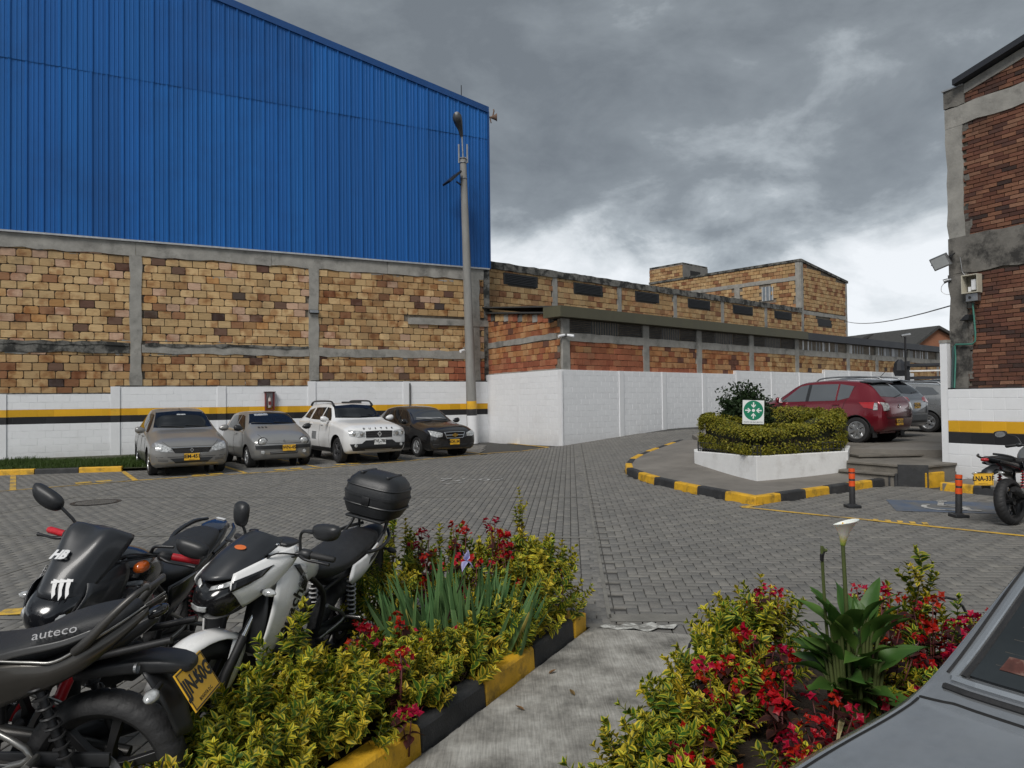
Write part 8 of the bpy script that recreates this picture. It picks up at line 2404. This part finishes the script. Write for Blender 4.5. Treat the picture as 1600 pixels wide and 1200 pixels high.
   b.tube('shock_rod', [(.04, s * .145, .35), (.17, s * .14, .72)], .016, DKM)
   mb = MB(); pts = []
   for k in range(60):
    t = k / 59; a = t * 2 * PI * 7.5; c = Vector((.06 + .10 * t, s * .143, .42 + .26 * t)); pts.append(c + Vector((.028 * math.cos(a), .028 * math.sin(a), 0)))
   mb.tube(pts, .0055, 5); mb.build('shock_spring', b.spring if hasattr(b, 'spring') else REDP2, b.root, smooth=60)
   b.tube('footpeg', [(.46, s * .13, .36), (.47, s * .25, .36)], [.012, .017], RUB)
   b.tube('pillion_peg', [(.16, s * .15, .43), (.14, s * .25, .44)], [.011, .015], SILVP)
   b.tube('peg_bracket', [(.40, s * .125, .56), (.18, s * .15, .43), (.44, s * .13, .36)], .012, SILVP, curve=4)
  b.tube('side_stand', [(.46, .10, .30), (.40, .20, .12), (.37, .27, .02)], .011, DKM)
  if exh:
   b.tube('exhaust_pipe', [(.90, -.05, .58), (1.0, -.08, .46), (.95, -.10, .28), (.70, -.13, .22), (.40, -.16, .26), (.22, -.18, .32)], .019, ENGM, curve=5)
   b.tube('muffler', [(.26, -.18, .31), (.18, -.185, .335), (-.22, -.19, .46), (-.26, -.19, .475)], [.025, .048, .052, .035], ENGM, n=16)
   b.shell('heat_shield', [[(.12, -.235, .40), (.0, -.242, .44), (-.16, -.24, .49)], [(.12, -.225, .33), (.0, -.236, .37), (-.16, -.235, .42)]], SILVP, .004)
  b.box('chain_guard', (-.05, .085, .36), (.42, .10, .41), PLA, Matrix.Rotation(R(-2), 4, 'Y'))
 def number(b, s, x, z, rake, mat=PLATE_Y, ya=0.0, rot=0.0):
  n = Vector((-math.cos(R(rake)), 0, math.sin(R(rake))))
  Mx = frame(Vector((x, ya, z)), (0, -1, 0), (math.sin(R(rake)), 0, math.cos(R(rake)))) @ Matrix.Rotation(R(rot), 4, 'Z')
  mb = MB(); mb.box((-.118, -.078, -.003), (.118, .078, .003), None, Mx, .0015); p = mb.build('licence_plate', mat, b.root)
  mb = MB(); fr_ = [(-.113, -.073, .118 - .005, -.068), ]
  for lo, hi in (((-.113, -.073, .003), (.113, -.069, .0042)), ((-.113, .069, .003), (.113, .073, .0042)), ((-.113, -.069, .003), (-.109, .069, .0042)), ((.109, -.069, .003), (.113, .069, .0042))): mb.box(lo, hi, None, Mx)
  mb.build('plate_border', INK, p)
  text('plate_text', s, .082, INK, p, Mx @ Matrix.Translation((0, .008, .0035)), .0008, bold=.0026, sx=.86)
  text('plate_city', 'BOGOTA D.C.', .018, INK, p, Mx @ Matrix.Translation((0, -.055, .0035)), .0006)
  return p
 def rear_guard(b, x0=-.36, z0=.78, x1=-.56, z1=.52, w=.075):
  b.shell('rear_mudguard', [[(x0 + .10, -w, z0 - .02), (x0 + .08, 0, z0 + .01), (x0 + .10, w, z0 - .02)], [(x0 - .06, -w, z0 - .06), (x0 - .08, 0, z0 - .03), (x0 - .06, w, z0 - .06)], [(x1 + .03, -w * .8, z1 + .05), (x1 + .01, 0, z1 + .07), (x1 + .03, w * .8, z1 + .05)], [(x1, -w * .7, z1 - .06), (x1 - .02, 0, z1 - .05), (x1, w * .7, z1 - .06)]], PLA, .006)
# ---------- dark graphite motorcycle at the bottom left (seen from its rear left)
b = Bike('dark graphite motorcycle at the bottom left corner, its yellow plate against the flower bed', (-1.70, 3.10), (-1, -.03), 3, 1.11)
b.spring = ENGM
b.swing = M('grey_swingarm', (.085, .082, .078), .42, metal=.6, var=.2, world=False)
b.wheel('rear_wheel', 0, .125, False, True, spin=.25); b.wheel('front_wheel', b.wb, .10, True)
b.fork(); b.bars(.99, 1.03, PLA)
for s in (1, -1): b.mirror(s, [(.95, s * .19, 1.04), (1.0, s * .24, 1.15), (1.0, s * .32, 1.19)], (1.0, s * .37, 1.20))
b.drivetrain()
b.tube('swingarm_box', [(.50, .125, .37), (.20, .13, .325), (-.07, .13, .285)], [.034, .031, .026], b.swing, n=8)
b.hull('fuel_tank', [(.50, .80, .08, .04, .08), (.60, .84, .13, .08, .12), (.78, .88, .165, .12, .15), (.94, .88, .16, .12, .15), (1.06, .86, .08, .07, .09)], BRONZEP)
b.hull('headlight', [(1.12, .86, .13, .10, .10), (1.26, .84, .13, .11, .12), (1.36, .82, .10, .08, .09), (1.40, .81, .04, .04, .04)], BLACKP, True)
b.fender('front_fender', b.wb, .075, 15, 150, BRONZEP, True)
b.hull('seat', [(.60, .76, .08, .03, .06), (.50, .755, .13, .045, .07), (.34, .75, .145, .05, .07), (.22, .775, .15, .055, .06), (.155, .815, .145, .06, .07), (.05, .84, .135, .065, .06), (-.050, .865, .12, .060, .05), (-.118, .885, .09, .045, .035), (-.140, .895, .03, .02, .02)], SEATM, p=2.9)
text('seat_print', 'auteco', .046, TXTG, b.root, frame((.09, .142, .868), Vector((-1, -.06, .155)), Vector((0, -.62, .78))), .0012, sx=1.25)
b.hull('tail', [(.40, .66, .11, .05, .06), (.22, .71, .125, .05, .06), (.0, .765, .115, .045, .05), (-.112, .82, .085, .04, .045), (-.211, .875, .04, .025, .025)], PLA, p=2.8)
for s in (1, -1):
 b.shell('side_panel', [[(.42, s * .135, .645), (.34, s * .155, .745), (.22, s * .16, .767), (.10, s * .155, .767), (-.012, s * .14, .815), (-.124, s * .105, .880), (-.205, s * .07, .930)],
       [(.44, s * .145, .575), (.35, s * .168, .655), (.22, s * .172, .700), (.10, s * .165, .720), (-.012, s * .15, .770), (-.124, s * .115, .845), (-.205, s * .075, .917)],
       [(.44, s * .135, .515), (.36, s * .15, .575), (.22, s * .155, .635), (.10, s * .15, .680), (-.012, s * .135, .740), (-.124, s * .105, .830), (-.205, s * .072, .910)]], BRONZEP, .008)
 b.tube('panel_edge', [(.30, s * .165, .780), (.16, s * .168, .773), (.08, s * .165, .773), (-.012, s * .148, .821), (-.124, s * .112, .887), (-.198, s * .078, .937)], [.004, .006, .006, .005, .004, .003], SILVP, False, 8, curve=4)
 b.shell('seat_trim', [[(.34, s * .15, .780), (.20, s * .165, .820), (.06, s * .158, .845), (-.050, s * .14, .880)], [(.34, s * .15, .760), (.20, s * .168, .795), (.06, s * .162, .823), (-.050, s * .145, .860)]], M('trim_grey', (.10, .10, .10), .35, metal=.5, world=False), .006)
 b.tube('grab_rail', [(.02, s * .15, .800), (-.031, s * .165, .84), (-.112, s * .15, .925), (-.174, s * .11, .985), (-.198, s * .06, 1.0)], [.016, .018, .014, .011, .009], b.swing, False, 10, curve=5)
 for (x, z) in ((.385, .655), (.40, .585), (.43, .49)):
  mb = MB(); mb.lathe([(.001, s * .012), (.008, s * .011), (.011, s * .004), (.011, 0)], 12, axis='Y', M=Matrix.Translation((x, s * .150, z))); mb.build('bolt', CHR, b.root)
b.box('grab_bridge', (-.211, -.065, .985), (-.192, .065, 1.005), b.swing, None, False, .006)
b.hull('rear_mudguard', [(.12, .665, .06, .015, .03), (-.04, .705, .075, .022, .035), (-.18, .715, .078, .025, .038), (-.29, .705, .07, .022, .036), (-.345, .69, .045, .014, .02)], PLA, p=4)
b.shell('mudguard_flap', [[(-.18, -.08, .69), (-.20, 0, .695), (-.18, .08, .69)], [(-.25, -.08, .57), (-.28, 0, .575), (-.25, .08, .57)], [(-.29, -.06, .44), (-.32, 0, .44), (-.29, .06, .44)]], PLA, .007)
b.hull('tail_light', [(-.174, .88, .055, .03, .025), (-.223, .895, .045, .025, .022), (-.242, .90, .02, .012, .012)], PLAG)
b.number('JJN-60G', -.345, .625, 30, ya=0.0)
b.tube('plate_bracket', [(-.28, 0, .69), (-.335, 0, .64), (-.345, 0, .58)], .012, PLA)
for s in (1, -1): b.indicator((-.24, s * .07, .645), (-.245, s * .185, .635))
mb = MB(); mb.lathe([(.001, .0), (.016, 0), (.018, -.01)], 14, axis='X', M=Matrix.Translation((-.161, .095, .715))); mb.build('reflector', STEEL, b.root)
b.tube('rear_peg', [(.40, .15, .30), (.36, .20, .31), (.34, .275, .315)], [.014, .016, .020], SILVP); b.tube('peg_hanger', [(.47, .13, .52), (.45, .15, .40), (.40, .155, .30)], .014, SILVP)
b.shell('chain_cover', [[(.44, .15, .42), (.20, .152, .40), (.0, .15, .35)], [(.44, .15, .37), (.20, .152, .355), (.0, .15, .315)]], PLA, .004)
# ---------- black motorcycle with the high fairing and red grips
b = Bike('black motorcycle with tall bikini fairing, white stickers and red handlebar grips', (-2.38, 4.98), (-.02, -1), 13, 1.05, steer=-5)
b.spring = REDP2
b.wheel('rear_wheel', 0, .125, False, True); b.wheel('front_wheel', b.wb, .10, True)
b.fork(REDP2)
b.bars(.99, 1.03, REDG, half=.415)
b.drivetrain()
b.fender('front_fender', b.wb, .075, 15, 150, BLACKP, True)
b.hull('fuel_tank', [(.46, .80, .07, .05, .08), (.58, .85, .13, .09, .12), (.76, .90, .165, .125, .15), (.92, .90, .16, .12, .15), (1.04, .87, .08, .07, .09)], BLACKP)
b.hull('seat', [(.58, .80, .08, .03, .06), (.46, .785, .12, .04, .07), (.30, .775, .15, .04, .07), (.18, .79, .15, .045, .06), (.10, .835, .14, .055, .07), (-.04, .865, .125, .055, .06), (-.20, .895, .105, .045, .04), (-.29, .91, .05, .02, .02)], SEATM, p=3.0)
b.hull('tail', [(.42, .68, .12, .07, .08), (.20, .73, .145, .06, .07), (-.02, .79, .135, .055, .06), (-.22, .85, .11, .05, .05), (-.40, .905, .075, .035, .035), (-.47, .925, .04, .02, .02)], MATTE, p=2.6)
b.hull('tail_cover', [(-.22, .905, .08, .028, .03), (-.34, .925, .075, .025, .03), (-.46, .945, .05, .015, .02)], M('navy_gloss', (.012, .020, .045), .2, coat=.8, var=.1, world=False), p=2.8)
b.box('tail_sticker', (-.44, -.03, .955), (-.41, .03, .962), TXTW, None, False, .001)
b.hull('tail_light', [(-.44, .90, .06, .025, .025), (-.50, .905, .05, .02, .02), (-.52, .905, .02, .01, .01)], PLAG)
for s in (1, -1):
 b.tube('grab_rail', [(-.02, s * .15, .83), (-.14, s * .165, .88), (-.32, s * .14, .925), (-.42, s * .09, .94)], [.012, .016, .015, .010], BLACKP, False, 10, curve=5)
 b.shell('side_panel', [[(.50, s * .13, .74), (.34, s * .15, .76), (.18, s * .155, .77)], [(.50, s * .15, .62), (.34, s * .165, .64), (.18, s * .16, .70)], [(.46, s * .13, .54), (.34, s * .145, .58), (.20, s * .145, .66)]], BLACKP, .006)
 b.shell('tank_shroud', [[(1.10, s * .11, .90), (.95, s * .17, .90), (.78, s * .175, .84)], [(1.16, s * .15, .76), (1.0, s * .20, .74), (.82, s * .185, .72)], [(1.14, s * .14, .58), (1.02, s * .17, .58), (.90, s * .16, .62)]], BLACKP, .007)
 b.indicator((1.18, s * .13, .80), (1.20, s * .27, .80), True)
 b.indicator((-.40, s * .06, .74), (-.42, s * .17, .73), False)
text('shroud_print', 'PULSAR', .062, TXTW, b.root, frame((.98, .205, .77), Vector((-.62, .0, .78)), Vector((-.7, .3, -.6)) * -1), .001, sx=1.15)
b.hull('fairing', [(1.00, .92, .13, .10, .12), (1.12, .89, .15, .13, .17), (1.24, .855, .145, .12, .17), (1.34, .82, .12, .09, .14), (1.41, .80, .085, .055, .08), (1.435, .79, .03, .02, .03)], BLACKP, True, p=2.5, sub=2)
for s in (1, -1):
 mb = MB(); c = Vector((1.375, s * .062, .795))
 rings = []
 for t, q in ((-.03, 1.0), (.0, 1.0), (.018, .8), (.030, .45), (.034, .05)):
  rings.append([b.S @ (c + Vector((t + .03 * (1 - abs(math.cos(a))) * 0, .050 * q * math.cos(a), .045 * q * math.sin(a)))) for a in np.linspace(0, 2 * PI, 17)[:-1]])
 mb.loft(rings); mb.build('headlight', LENS, b.root, smooth=60)
 b.shell('fairing_cheek', [[(1.03, s * .13, 1.02), (1.15, s * .12, .99), (1.26, s * .095, .96)], [(1.03, s * .158, .95), (1.17, s * .158, .92), (1.31, s * .135, .90)], [(1.06, s * .155, .82), (1.20, s * .150, .79), (1.36, s * .115, .80)], [(1.12, s * .15, .70), (1.22, s * .14, .68), (1.33, s * .08, .70)]], MATTE, .006, True)
 b.shell('red_flash', [[(1.10, s * .163, .80), (1.20, s * .156, .785), (1.30, s * .128, .79)], [(1.12, s * .148, .72), (1.21, s * .142, .70), (1.29, s * .125, .715)]], REDP2, .004, True)
b.shell('windscreen', [[(1.31, -.115, .865), (1.37, -.055, .875), (1.385, 0, .88), (1.37, .055, .875), (1.31, .115, .865)],
      [(1.19, -.145, .985), (1.28, -.08, 1.0), (1.30, 0, 1.01), (1.28, .08, 1.0), (1.19, .145, .985)],
      [(1.06, -.165, 1.13), (1.16, -.095, 1.165), (1.158, 0, 1.150), (1.16, .095, 1.165), (1.06, .165, 1.13)],
      [(.98, -.085, 1.125), (1.05, -.05, 1.155), (1.07, 0, 1.165), (1.05, .05, 1.155), (.98, .085, 1.125)]], MATTE, .006, True, n=5, m_=5)
def on_front(b, y, z, x): return b.S @ Vector((x, y, z))
fx_ = Vector((0, 1, 0));
def decal_frame(b, x, y, z, up, side=None):
 Mx = frame(Vector((x, y, z)), side or Vector((-.28 * (1 if y > 0 else -1), 1, 0)), up)
 return b.S @ Mx
text('sticker', 'HB', .072, TXTW, b.root, decal_frame(b, 1.279, -.048, 1.05, Vector((-.79, 0, .61)), Vector((.22, 1, .22))), .001, bold=.004, sx=1.0)
mb = MB()
Mx = decal_frame(b, 1.362, .045, .925, Vector((-.62, 0, .8)), Vector((-.35, 1, .15)))
for dx_, w_ in ((-.028, .8), (0, 1.0), (.028, .85)):
 mb.prism([(dx_ - .010, .05), (dx_ + .010, .045), (dx_ + .007, .0), (dx_ + .012, -.03 * w_), (dx_ + .002, -.055 * w_), (dx_ - .004, -.02), (dx_ - .008, .01)], .003, .0045, None, Mx, 'Z')
mb.prism([(-.045, .028), (.045, .034), (.045, .046), (-.045, .040)], .0045, .0055, None, Mx, 'Z')
mb.build('claw_sticker', TXTW, b.root)
text('side_print', 'pulsar', .065, TXTW, b.root, b.S @ frame((1.215, -.161, .90), Vector((-.40, .10, .9)), Vector((-.85, .1, -.4))), .001)
b.mirror(-1, [(.94, -.20, 1.045), (.96, -.22, 1.12), (.99, -.29, 1.19)], (1.0, -.37, 1.225), .085, .048, tilt=.35)
b.mirror(1, [(.94, .20, 1.045), (.98, .24, 1.09), (.97, .33, 1.105)], (.96, .42, 1.11), .085, .045, tilt=-.1)
mb = MB(); q = b.S @ Vector((1.0, .20, .985)); mb.lathe([(.001, .05), (.022, .045), (.030, .02), (.03, -.02), (.001, -.03)], 14, axis='X', M=Matrix.Translation(q)); mb.build('running_lamp', AMB, b.root, smooth=60)
b.rear_guard(-.38, .80, -.56, .50)
b.number('PLK-18F', -.57, .55, 25)
# ---------- white motorcycle with the top case
b = Bike('white motorcycle with smoked visor, dark tyres and a big black top case', (-1.32, 5.16), (-.26, -.966), 12, 1.02, steer=-15)
b.spring = M('spring_white', (.5, .5, .5), .4)
b.wheel('rear_wheel', 0, .125, False, True); b.wheel('front_wheel', b.wb, .10, True)
b.fork(ENGM); b.bars(.99, 1.0, RUB, half=.37)
b.drivetrain()
b.fender('front_fender', b.wb, .082, 22, 158, WHITEP, True, rad=.342)
for s in (1, -1): b.shell('fender_stay', [[(b.wb - .10, s * .072, .60), (b.wb - .19, s * .078, .56)], [(b.wb - .04, s * .085, .42), (b.wb - .12, s * .088, .40)], [(b.wb - .0, s * .088, .33), (b.wb - .05, s * .09, .32)]], WHITEP, .006, True)
b.hull('fuel_tank', [(.48, .80, .07, .05, .08), (.60, .85, .13, .09, .12), (.78, .90, .165, .12, .15), (.93, .90, .155, .115, .15), (1.05, .87, .08, .07, .09)], WHITEP)
b.hull('tank_cap', [(.72, 1.015, .05, .012, .02), (.80, 1.025, .07, .012, .02), (.90, 1.018, .06, .012, .02)], PLA)
b.hull('seat', [(.62, .82, .08, .03, .06), (.50, .80, .125, .04, .07), (.34, .785, .15, .04, .07), (.18, .795, .155, .045, .06), (.08, .825, .15, .05, .07), (-.08, .85, .135, .05, .05), (-.26, .87, .11, .035, .04), (-.33, .88, .05, .02, .02)], SEATM, p=3.0)
b.hull('tail', [(.38, .69, .125, .07, .07), (.16, .735, .15, .065, .065), (-.05, .785, .14, .055, .06), (-.25, .835, .115, .045, .05), (-.42, .88, .07, .03, .03), (-.47, .89, .03, .015, .015)], PLA, p=2.6)
for s in (1, -1):
 b.shell('tail_panel', [[(.20, s * .155, .78), (.02, s * .158, .815), (-.16, s * .14, .855), (-.36, s * .095, .895)], [(.26, s * .178, .70), (.04, s * .185, .735), (-.16, s * .158, .80), (-.36, s * .105, .868)], [(.18, s * .165, .65), (.04, s * .168, .68), (-.14, s * .145, .765), (-.34, s * .095, .85)]], WHITEP, .007)
 b.shell('tail_flash', [[(-.02, s * .1745, .79), (-.12, s * .163, .815), (-.20, s * .148, .835)], [(.02, s * .1855, .755), (-.08, s * .176, .785), (-.17, s * .158, .815)]], PLA, .004)
 b.shell('tank_shroud', [[(1.06, s * .125, .965), (.95, s * .165, .965), (.84, s * .17, .93)], [(1.13, s * .175, .82), (1.0, s * .205, .80), (.84, s * .19, .78)], [(1.175, s * .19, .66), (1.08, s * .205, .62), (.96, s * .19, .64)], [(1.18, s * .165, .50), (1.13, s * .17, .47), (1.08, s * .165, .46)]], WHITEP, .009)
 b.shell('shroud_inner', [[(1.10, s * .06, .90), (1.12, s * .12, .88)], [(1.16, s * .06, .72), (1.16, s * .17, .72)], [(1.17, s * .05, .52), (1.175, s * .16, .52)]], PLA, .01)
 b.tube('side_rail', [(.02, s * .16, .83), (-.10, s * .19, .84), (-.28, s * .17, .87), (-.40, s * .10, .90)], .012, PLA, False, 10, curve=5)
 b.indicator((1.17, s * .12, .845), (1.15, s * .25, .845), True)
 b.indicator((-.40, s * .07, .76), (-.42, s * .18, .75), False, PLA)
text('shroud_print', 'Apache', .105, INK, b.root, frame((.995, .2135, .735), Vector((-.50, .02, .86)), Vector((.86, -.12, .50))), .0012, bold=.002, sx=1.05)
text('shroud_print', 'RTR', .05, TXTG, b.root, frame((.915, .201, .875), Vector((-.50, .02, .86)), Vector((.86, -.12, .50))), .0012)
b.shell('tank_flash', [[(.98, .172, .962), (.93, .175, .958)], [(.90, .204, .865), (.86, .197, .86)], [(.88, .205, .80), (.845, .196, .795)]], PLA, .004)
b.hull('headlight', [(1.00, .92, .10, .07, .11), (1.12, .89, .13, .09, .14), (1.24, .86, .14, .085, .145), (1.33, .835, .12, .07, .135), (1.39, .805, .08, .05, .085), (1.405, .80, .03, .02, .04)], PLAG, True, p=2.7, sub=2)
b.shell('headlight_lens', [[(1.405, -.055, .790), (1.412, 0, .785), (1.405, .055, .790)], [(1.404, -.05, .765), (1.41, 0, .758), (1.404, .05, .765)]], LENS, .006, True)
for s in (1, -1):
 b.shell('position_lamp', [[(1.365, s * .035, .880), (1.335, s * .08, .898), (1.27, s * .122, .922)], [(1.380, s * .035, .862), (1.35, s * .086, .876), (1.285, s * .13, .898)]], LENS, .008, True)
 b.shell('nose_panel', [[(1.30, s * .105, .945), (1.18, s * .135, .99), (1.05, s * .15, 1.025), (.93, s * .155, 1.05)], [(1.335, s * .13, .885), (1.20, s * .165, .925), (1.06, s * .18, .97), (.93, s * .175, 1.005)], [(1.30, s * .14, .835), (1.20, s * .168, .865), (1.08, s * .182, .91), (.96, s * .178, .965)], [(1.25, s * .135, .775), (1.18, s * .155, .81), (1.09, s * .17, .86), (1.0, s * .165, .915)]], WHITEP, .007, True)
 b.shell('nose_stripe', [[(1.325, s * .130, .915), (1.22, s * .160, .945), (1.10, s * .178, .975)], [(1.335, s * .138, .865), (1.25, s * .164, .895), (1.17, s * .176, .925)]], PLAG, .004, True)
b.shell('visor', [[(1.30, -.115, .925), (1.37, -.055, .915), (1.385, 0, .912), (1.37, .055, .915), (1.30, .115, .925)], [(1.18, -.135, .99), (1.25, -.075, 1.005), (1.27, 0, 1.01), (1.25, .075, 1.005), (1.18, .135, .99)], [(1.04, -.13, 1.05), (1.11, -.08, 1.075), (1.13, 0, 1.085), (1.11, .08, 1.075), (1.04, .13, 1.05)], [(.97, -.10, 1.075), (1.04, -.065, 1.105), (1.06, 0, 1.115), (1.04, .065, 1.105), (.97, .10, 1.075)]], MATTE, .006, True, n=5, m_=5)
mb = MB(); Mx = decal_frame(b, 1.20, .03, 1.052, Vector((-.85, 0, .50)), Vector((-.1, 1, 0)))
mb.lathe([(.0005, .004), (.034, .003), (.034, .002)], 20, axis='Z', M=Mx @ Matrix.Diagonal((1.1, .5, 1, 1))); mb.build('visor_logo', ORGP, b.root)
mb.V = []; mb.F = []; mb.I = []
for s in (1, -1):
 q = b.S @ Vector((1.035, s * .125, 1.06)); mb = MB(); mb.lathe([(.001, .008), (.009, .006), (.010, 0)], 10, axis='Z', M=Matrix.Translation(q)); mb.build('visor_screw', CHR, b.root)
b.mirror(-1, [(.96, -.20, 1.01), (.97, -.20, 1.07), (.985, -.21, 1.11)], (.99, -.22, 1.165), .048, .07, tilt=.1)
b.mirror(1, [(.94, .20, 1.02), (.95, .20, 1.09), (.955, .22, 1.135), (.955, .30, 1.145)], (.955, .38, 1.155), .088, .045, tilt=.08)
for s in (1, -1):
 b.tube('rack_strut', [(-.16, s * .135, .845), (-.27, s * .13, .92), (-.30, s * .12, .985)], .010, PLA); b.tube('rack_strut', [(-.34, s * .10, .88), (-.34, s * .11, .95), (-.33, s * .12, .985)], .010, PLA)
b.box('rack_plate', (-.50, -.14, .98), (-.16, .14, 1.0), PLA, None, False, .008)
rk = [(-.145, 1.02)]
def case_ring(z, hx, hy, xc): return [Vector((xc + hx * math.copysign(abs(math.cos(a)) ** .55, math.cos(a)), hy * math.copysign(abs(math.sin(a)) ** .55, math.sin(a)), z)) for a in np.linspace(0, 2 * PI, 33)[:-1]]
mb = MB(); mb.loft([case_ring(z, hx, hy, xc) for z, hx, hy, xc in ((1.003, .13, .14, -.33), (1.01, .165, .175, -.335), (1.06, .185, .20, -.34), (1.125, .192, .212, -.342), (1.142, .192, .212, -.342), (1.142, .198, .218, -.342), (1.160, .198, .218, -.342), (1.160, .192, .212, -.342), (1.20, .188, .208, -.342), (1.25, .172, .192, -.345), (1.285, .14, .158, -.35), (1.30, .085, .10, -.355), (1.303, .02, .03, -.355))])
b_case = mb.build('top_case', M('case_plastic', (.017, .018, .020), .42, var=.2, scale=40, bump=.15, bscale=300, world=False), b.root, smooth=38)
mb = MB()
for z, k in ((1.085, 1.0), (1.215, .985)):
 pts = case_ring(z, .191 * k, .211 * k, -.342); mb.tube(pts + [pts[0]], .006, 6, cap=False)
for y in (-.10, .10): mb.box((-.45, y - .012, 1.285), (-.22, y + .012, 1.304), None, None, .004)
mb.build('case_ribs', PLA, b_case, smooth=50)
b.box('case_lock', (-.155, -.03, 1.09), (-.138, .03, 1.15), DKM, None, False, .005, b_case)
b.rear_guard(-.38, .80, -.56, .50)
b.number('QWE-52D', -.57, .55, 25)
b.hull('tail_light', [(-.44, .87, .055, .025, .025), (-.49, .875, .045, .02, .02), (-.51, .875, .02, .01, .01)], RED_L)
# ---------- black motorcycle at the right edge (seen from its rear)
b = Bike('black motorcycle at the right edge of the yard showing its rear wheel and yellow plate', (6.70, 9.92), (.86, .51), 6, 1.04)
b.wheel('rear_wheel', 0, .14, False, True); b.wheel('front_wheel', b.wb, .10, True)
b.fork(); b.bars(.99, 1.0, RUB, half=.37); b.drivetrain(); b.fender('front_fender', b.wb, .075, 15, 150, BLACKP, True)
b.hull('fuel_tank', [(.48, .80, .07, .05, .08), (.60, .85, .13, .09, .12), (.78, .90, .165, .12, .15), (.93, .90, .155, .115, .15), (1.05, .87, .08, .07, .09)], SILVP)
b.hull('seat', [(.62, .82, .08, .03, .06), (.50, .80, .125, .04, .07), (.34, .785, .15, .04, .07), (.18, .795, .155, .045, .06), (.08, .825, .15, .05, .07), (-.08, .85, .135, .05, .05), (-.26, .87, .11, .035, .04), (-.33, .88, .05, .02, .02)], SEATM, p=3.0)
b.hull('tail', [(.38, .69, .125, .07, .07), (.16, .735, .15, .065, .065), (-.05, .785, .14, .055, .06), (-.25, .835, .115, .045, .05), (-.42, .88, .07, .03, .03), (-.47, .89, .03, .015, .015)], BLACKP, p=2.6)
b.hull('headlight', [(1.05, .88, .13, .10, .10), (1.22, .86, .13, .11, .12), (1.34, .83, .10, .08, .09), (1.39, .82, .04, .04, .04)], BLACKP, True)
for s in (1, -1):
 b.shell('side_panel', [[(.50, s * .13, .78), (.30, s * .155, .79), (.12, s * .155, .80)], [(.50, s * .16, .66), (.30, s * .175, .68), (.12, s * .165, .73)], [(.46, s * .13, .56), (.30, s * .15, .60), (.14, s * .15, .68)]], SILVP if s > 0 else BLACKP, .006)
 b.shell('tank_shroud', [[(1.08, s * .12, .93), (.95, s * .17, .93), (.80, s * .175, .88)], [(1.15, s * .16, .78), (1.0, s * .20, .76), (.82, s * .19, .74)], [(1.13, s * .14, .60), (1.02, s * .17, .58), (.92, s * .16, .62)]], BLACKP, .007)
 b.tube('grab_rail', [(-.02, s * .15, .83), (-.14, s * .18, .87), (-.32, s * .15, .91), (-.42, s * .09, .93)], .014, PLA, False, 10, curve=5)
 b.indicator((-.42, s * .06, .70), (-.43, s * .19, .69), False)
 b.mirror(s, [(.94, s * .20, 1.02), (.96, s * .26, 1.12), (.96, s * .36, 1.16)], (.96, s * .46, 1.17), .085, .050)
b.hull('tail_light', [(-.42, .86, .055, .03, .03), (-.49, .865, .045, .025, .025), (-.51, .865, .02, .01, .01)], RED_L)
b.rear_guard(-.36, .78, -.52, .56)
b.hull('mudguard', [(-.20, .72, .08, .03, .03), (-.40, .70, .085, .03, .04), (-.50, .66, .06, .02, .03)], PLA)
b.number('LNA-33F', -.55, .62, 12)
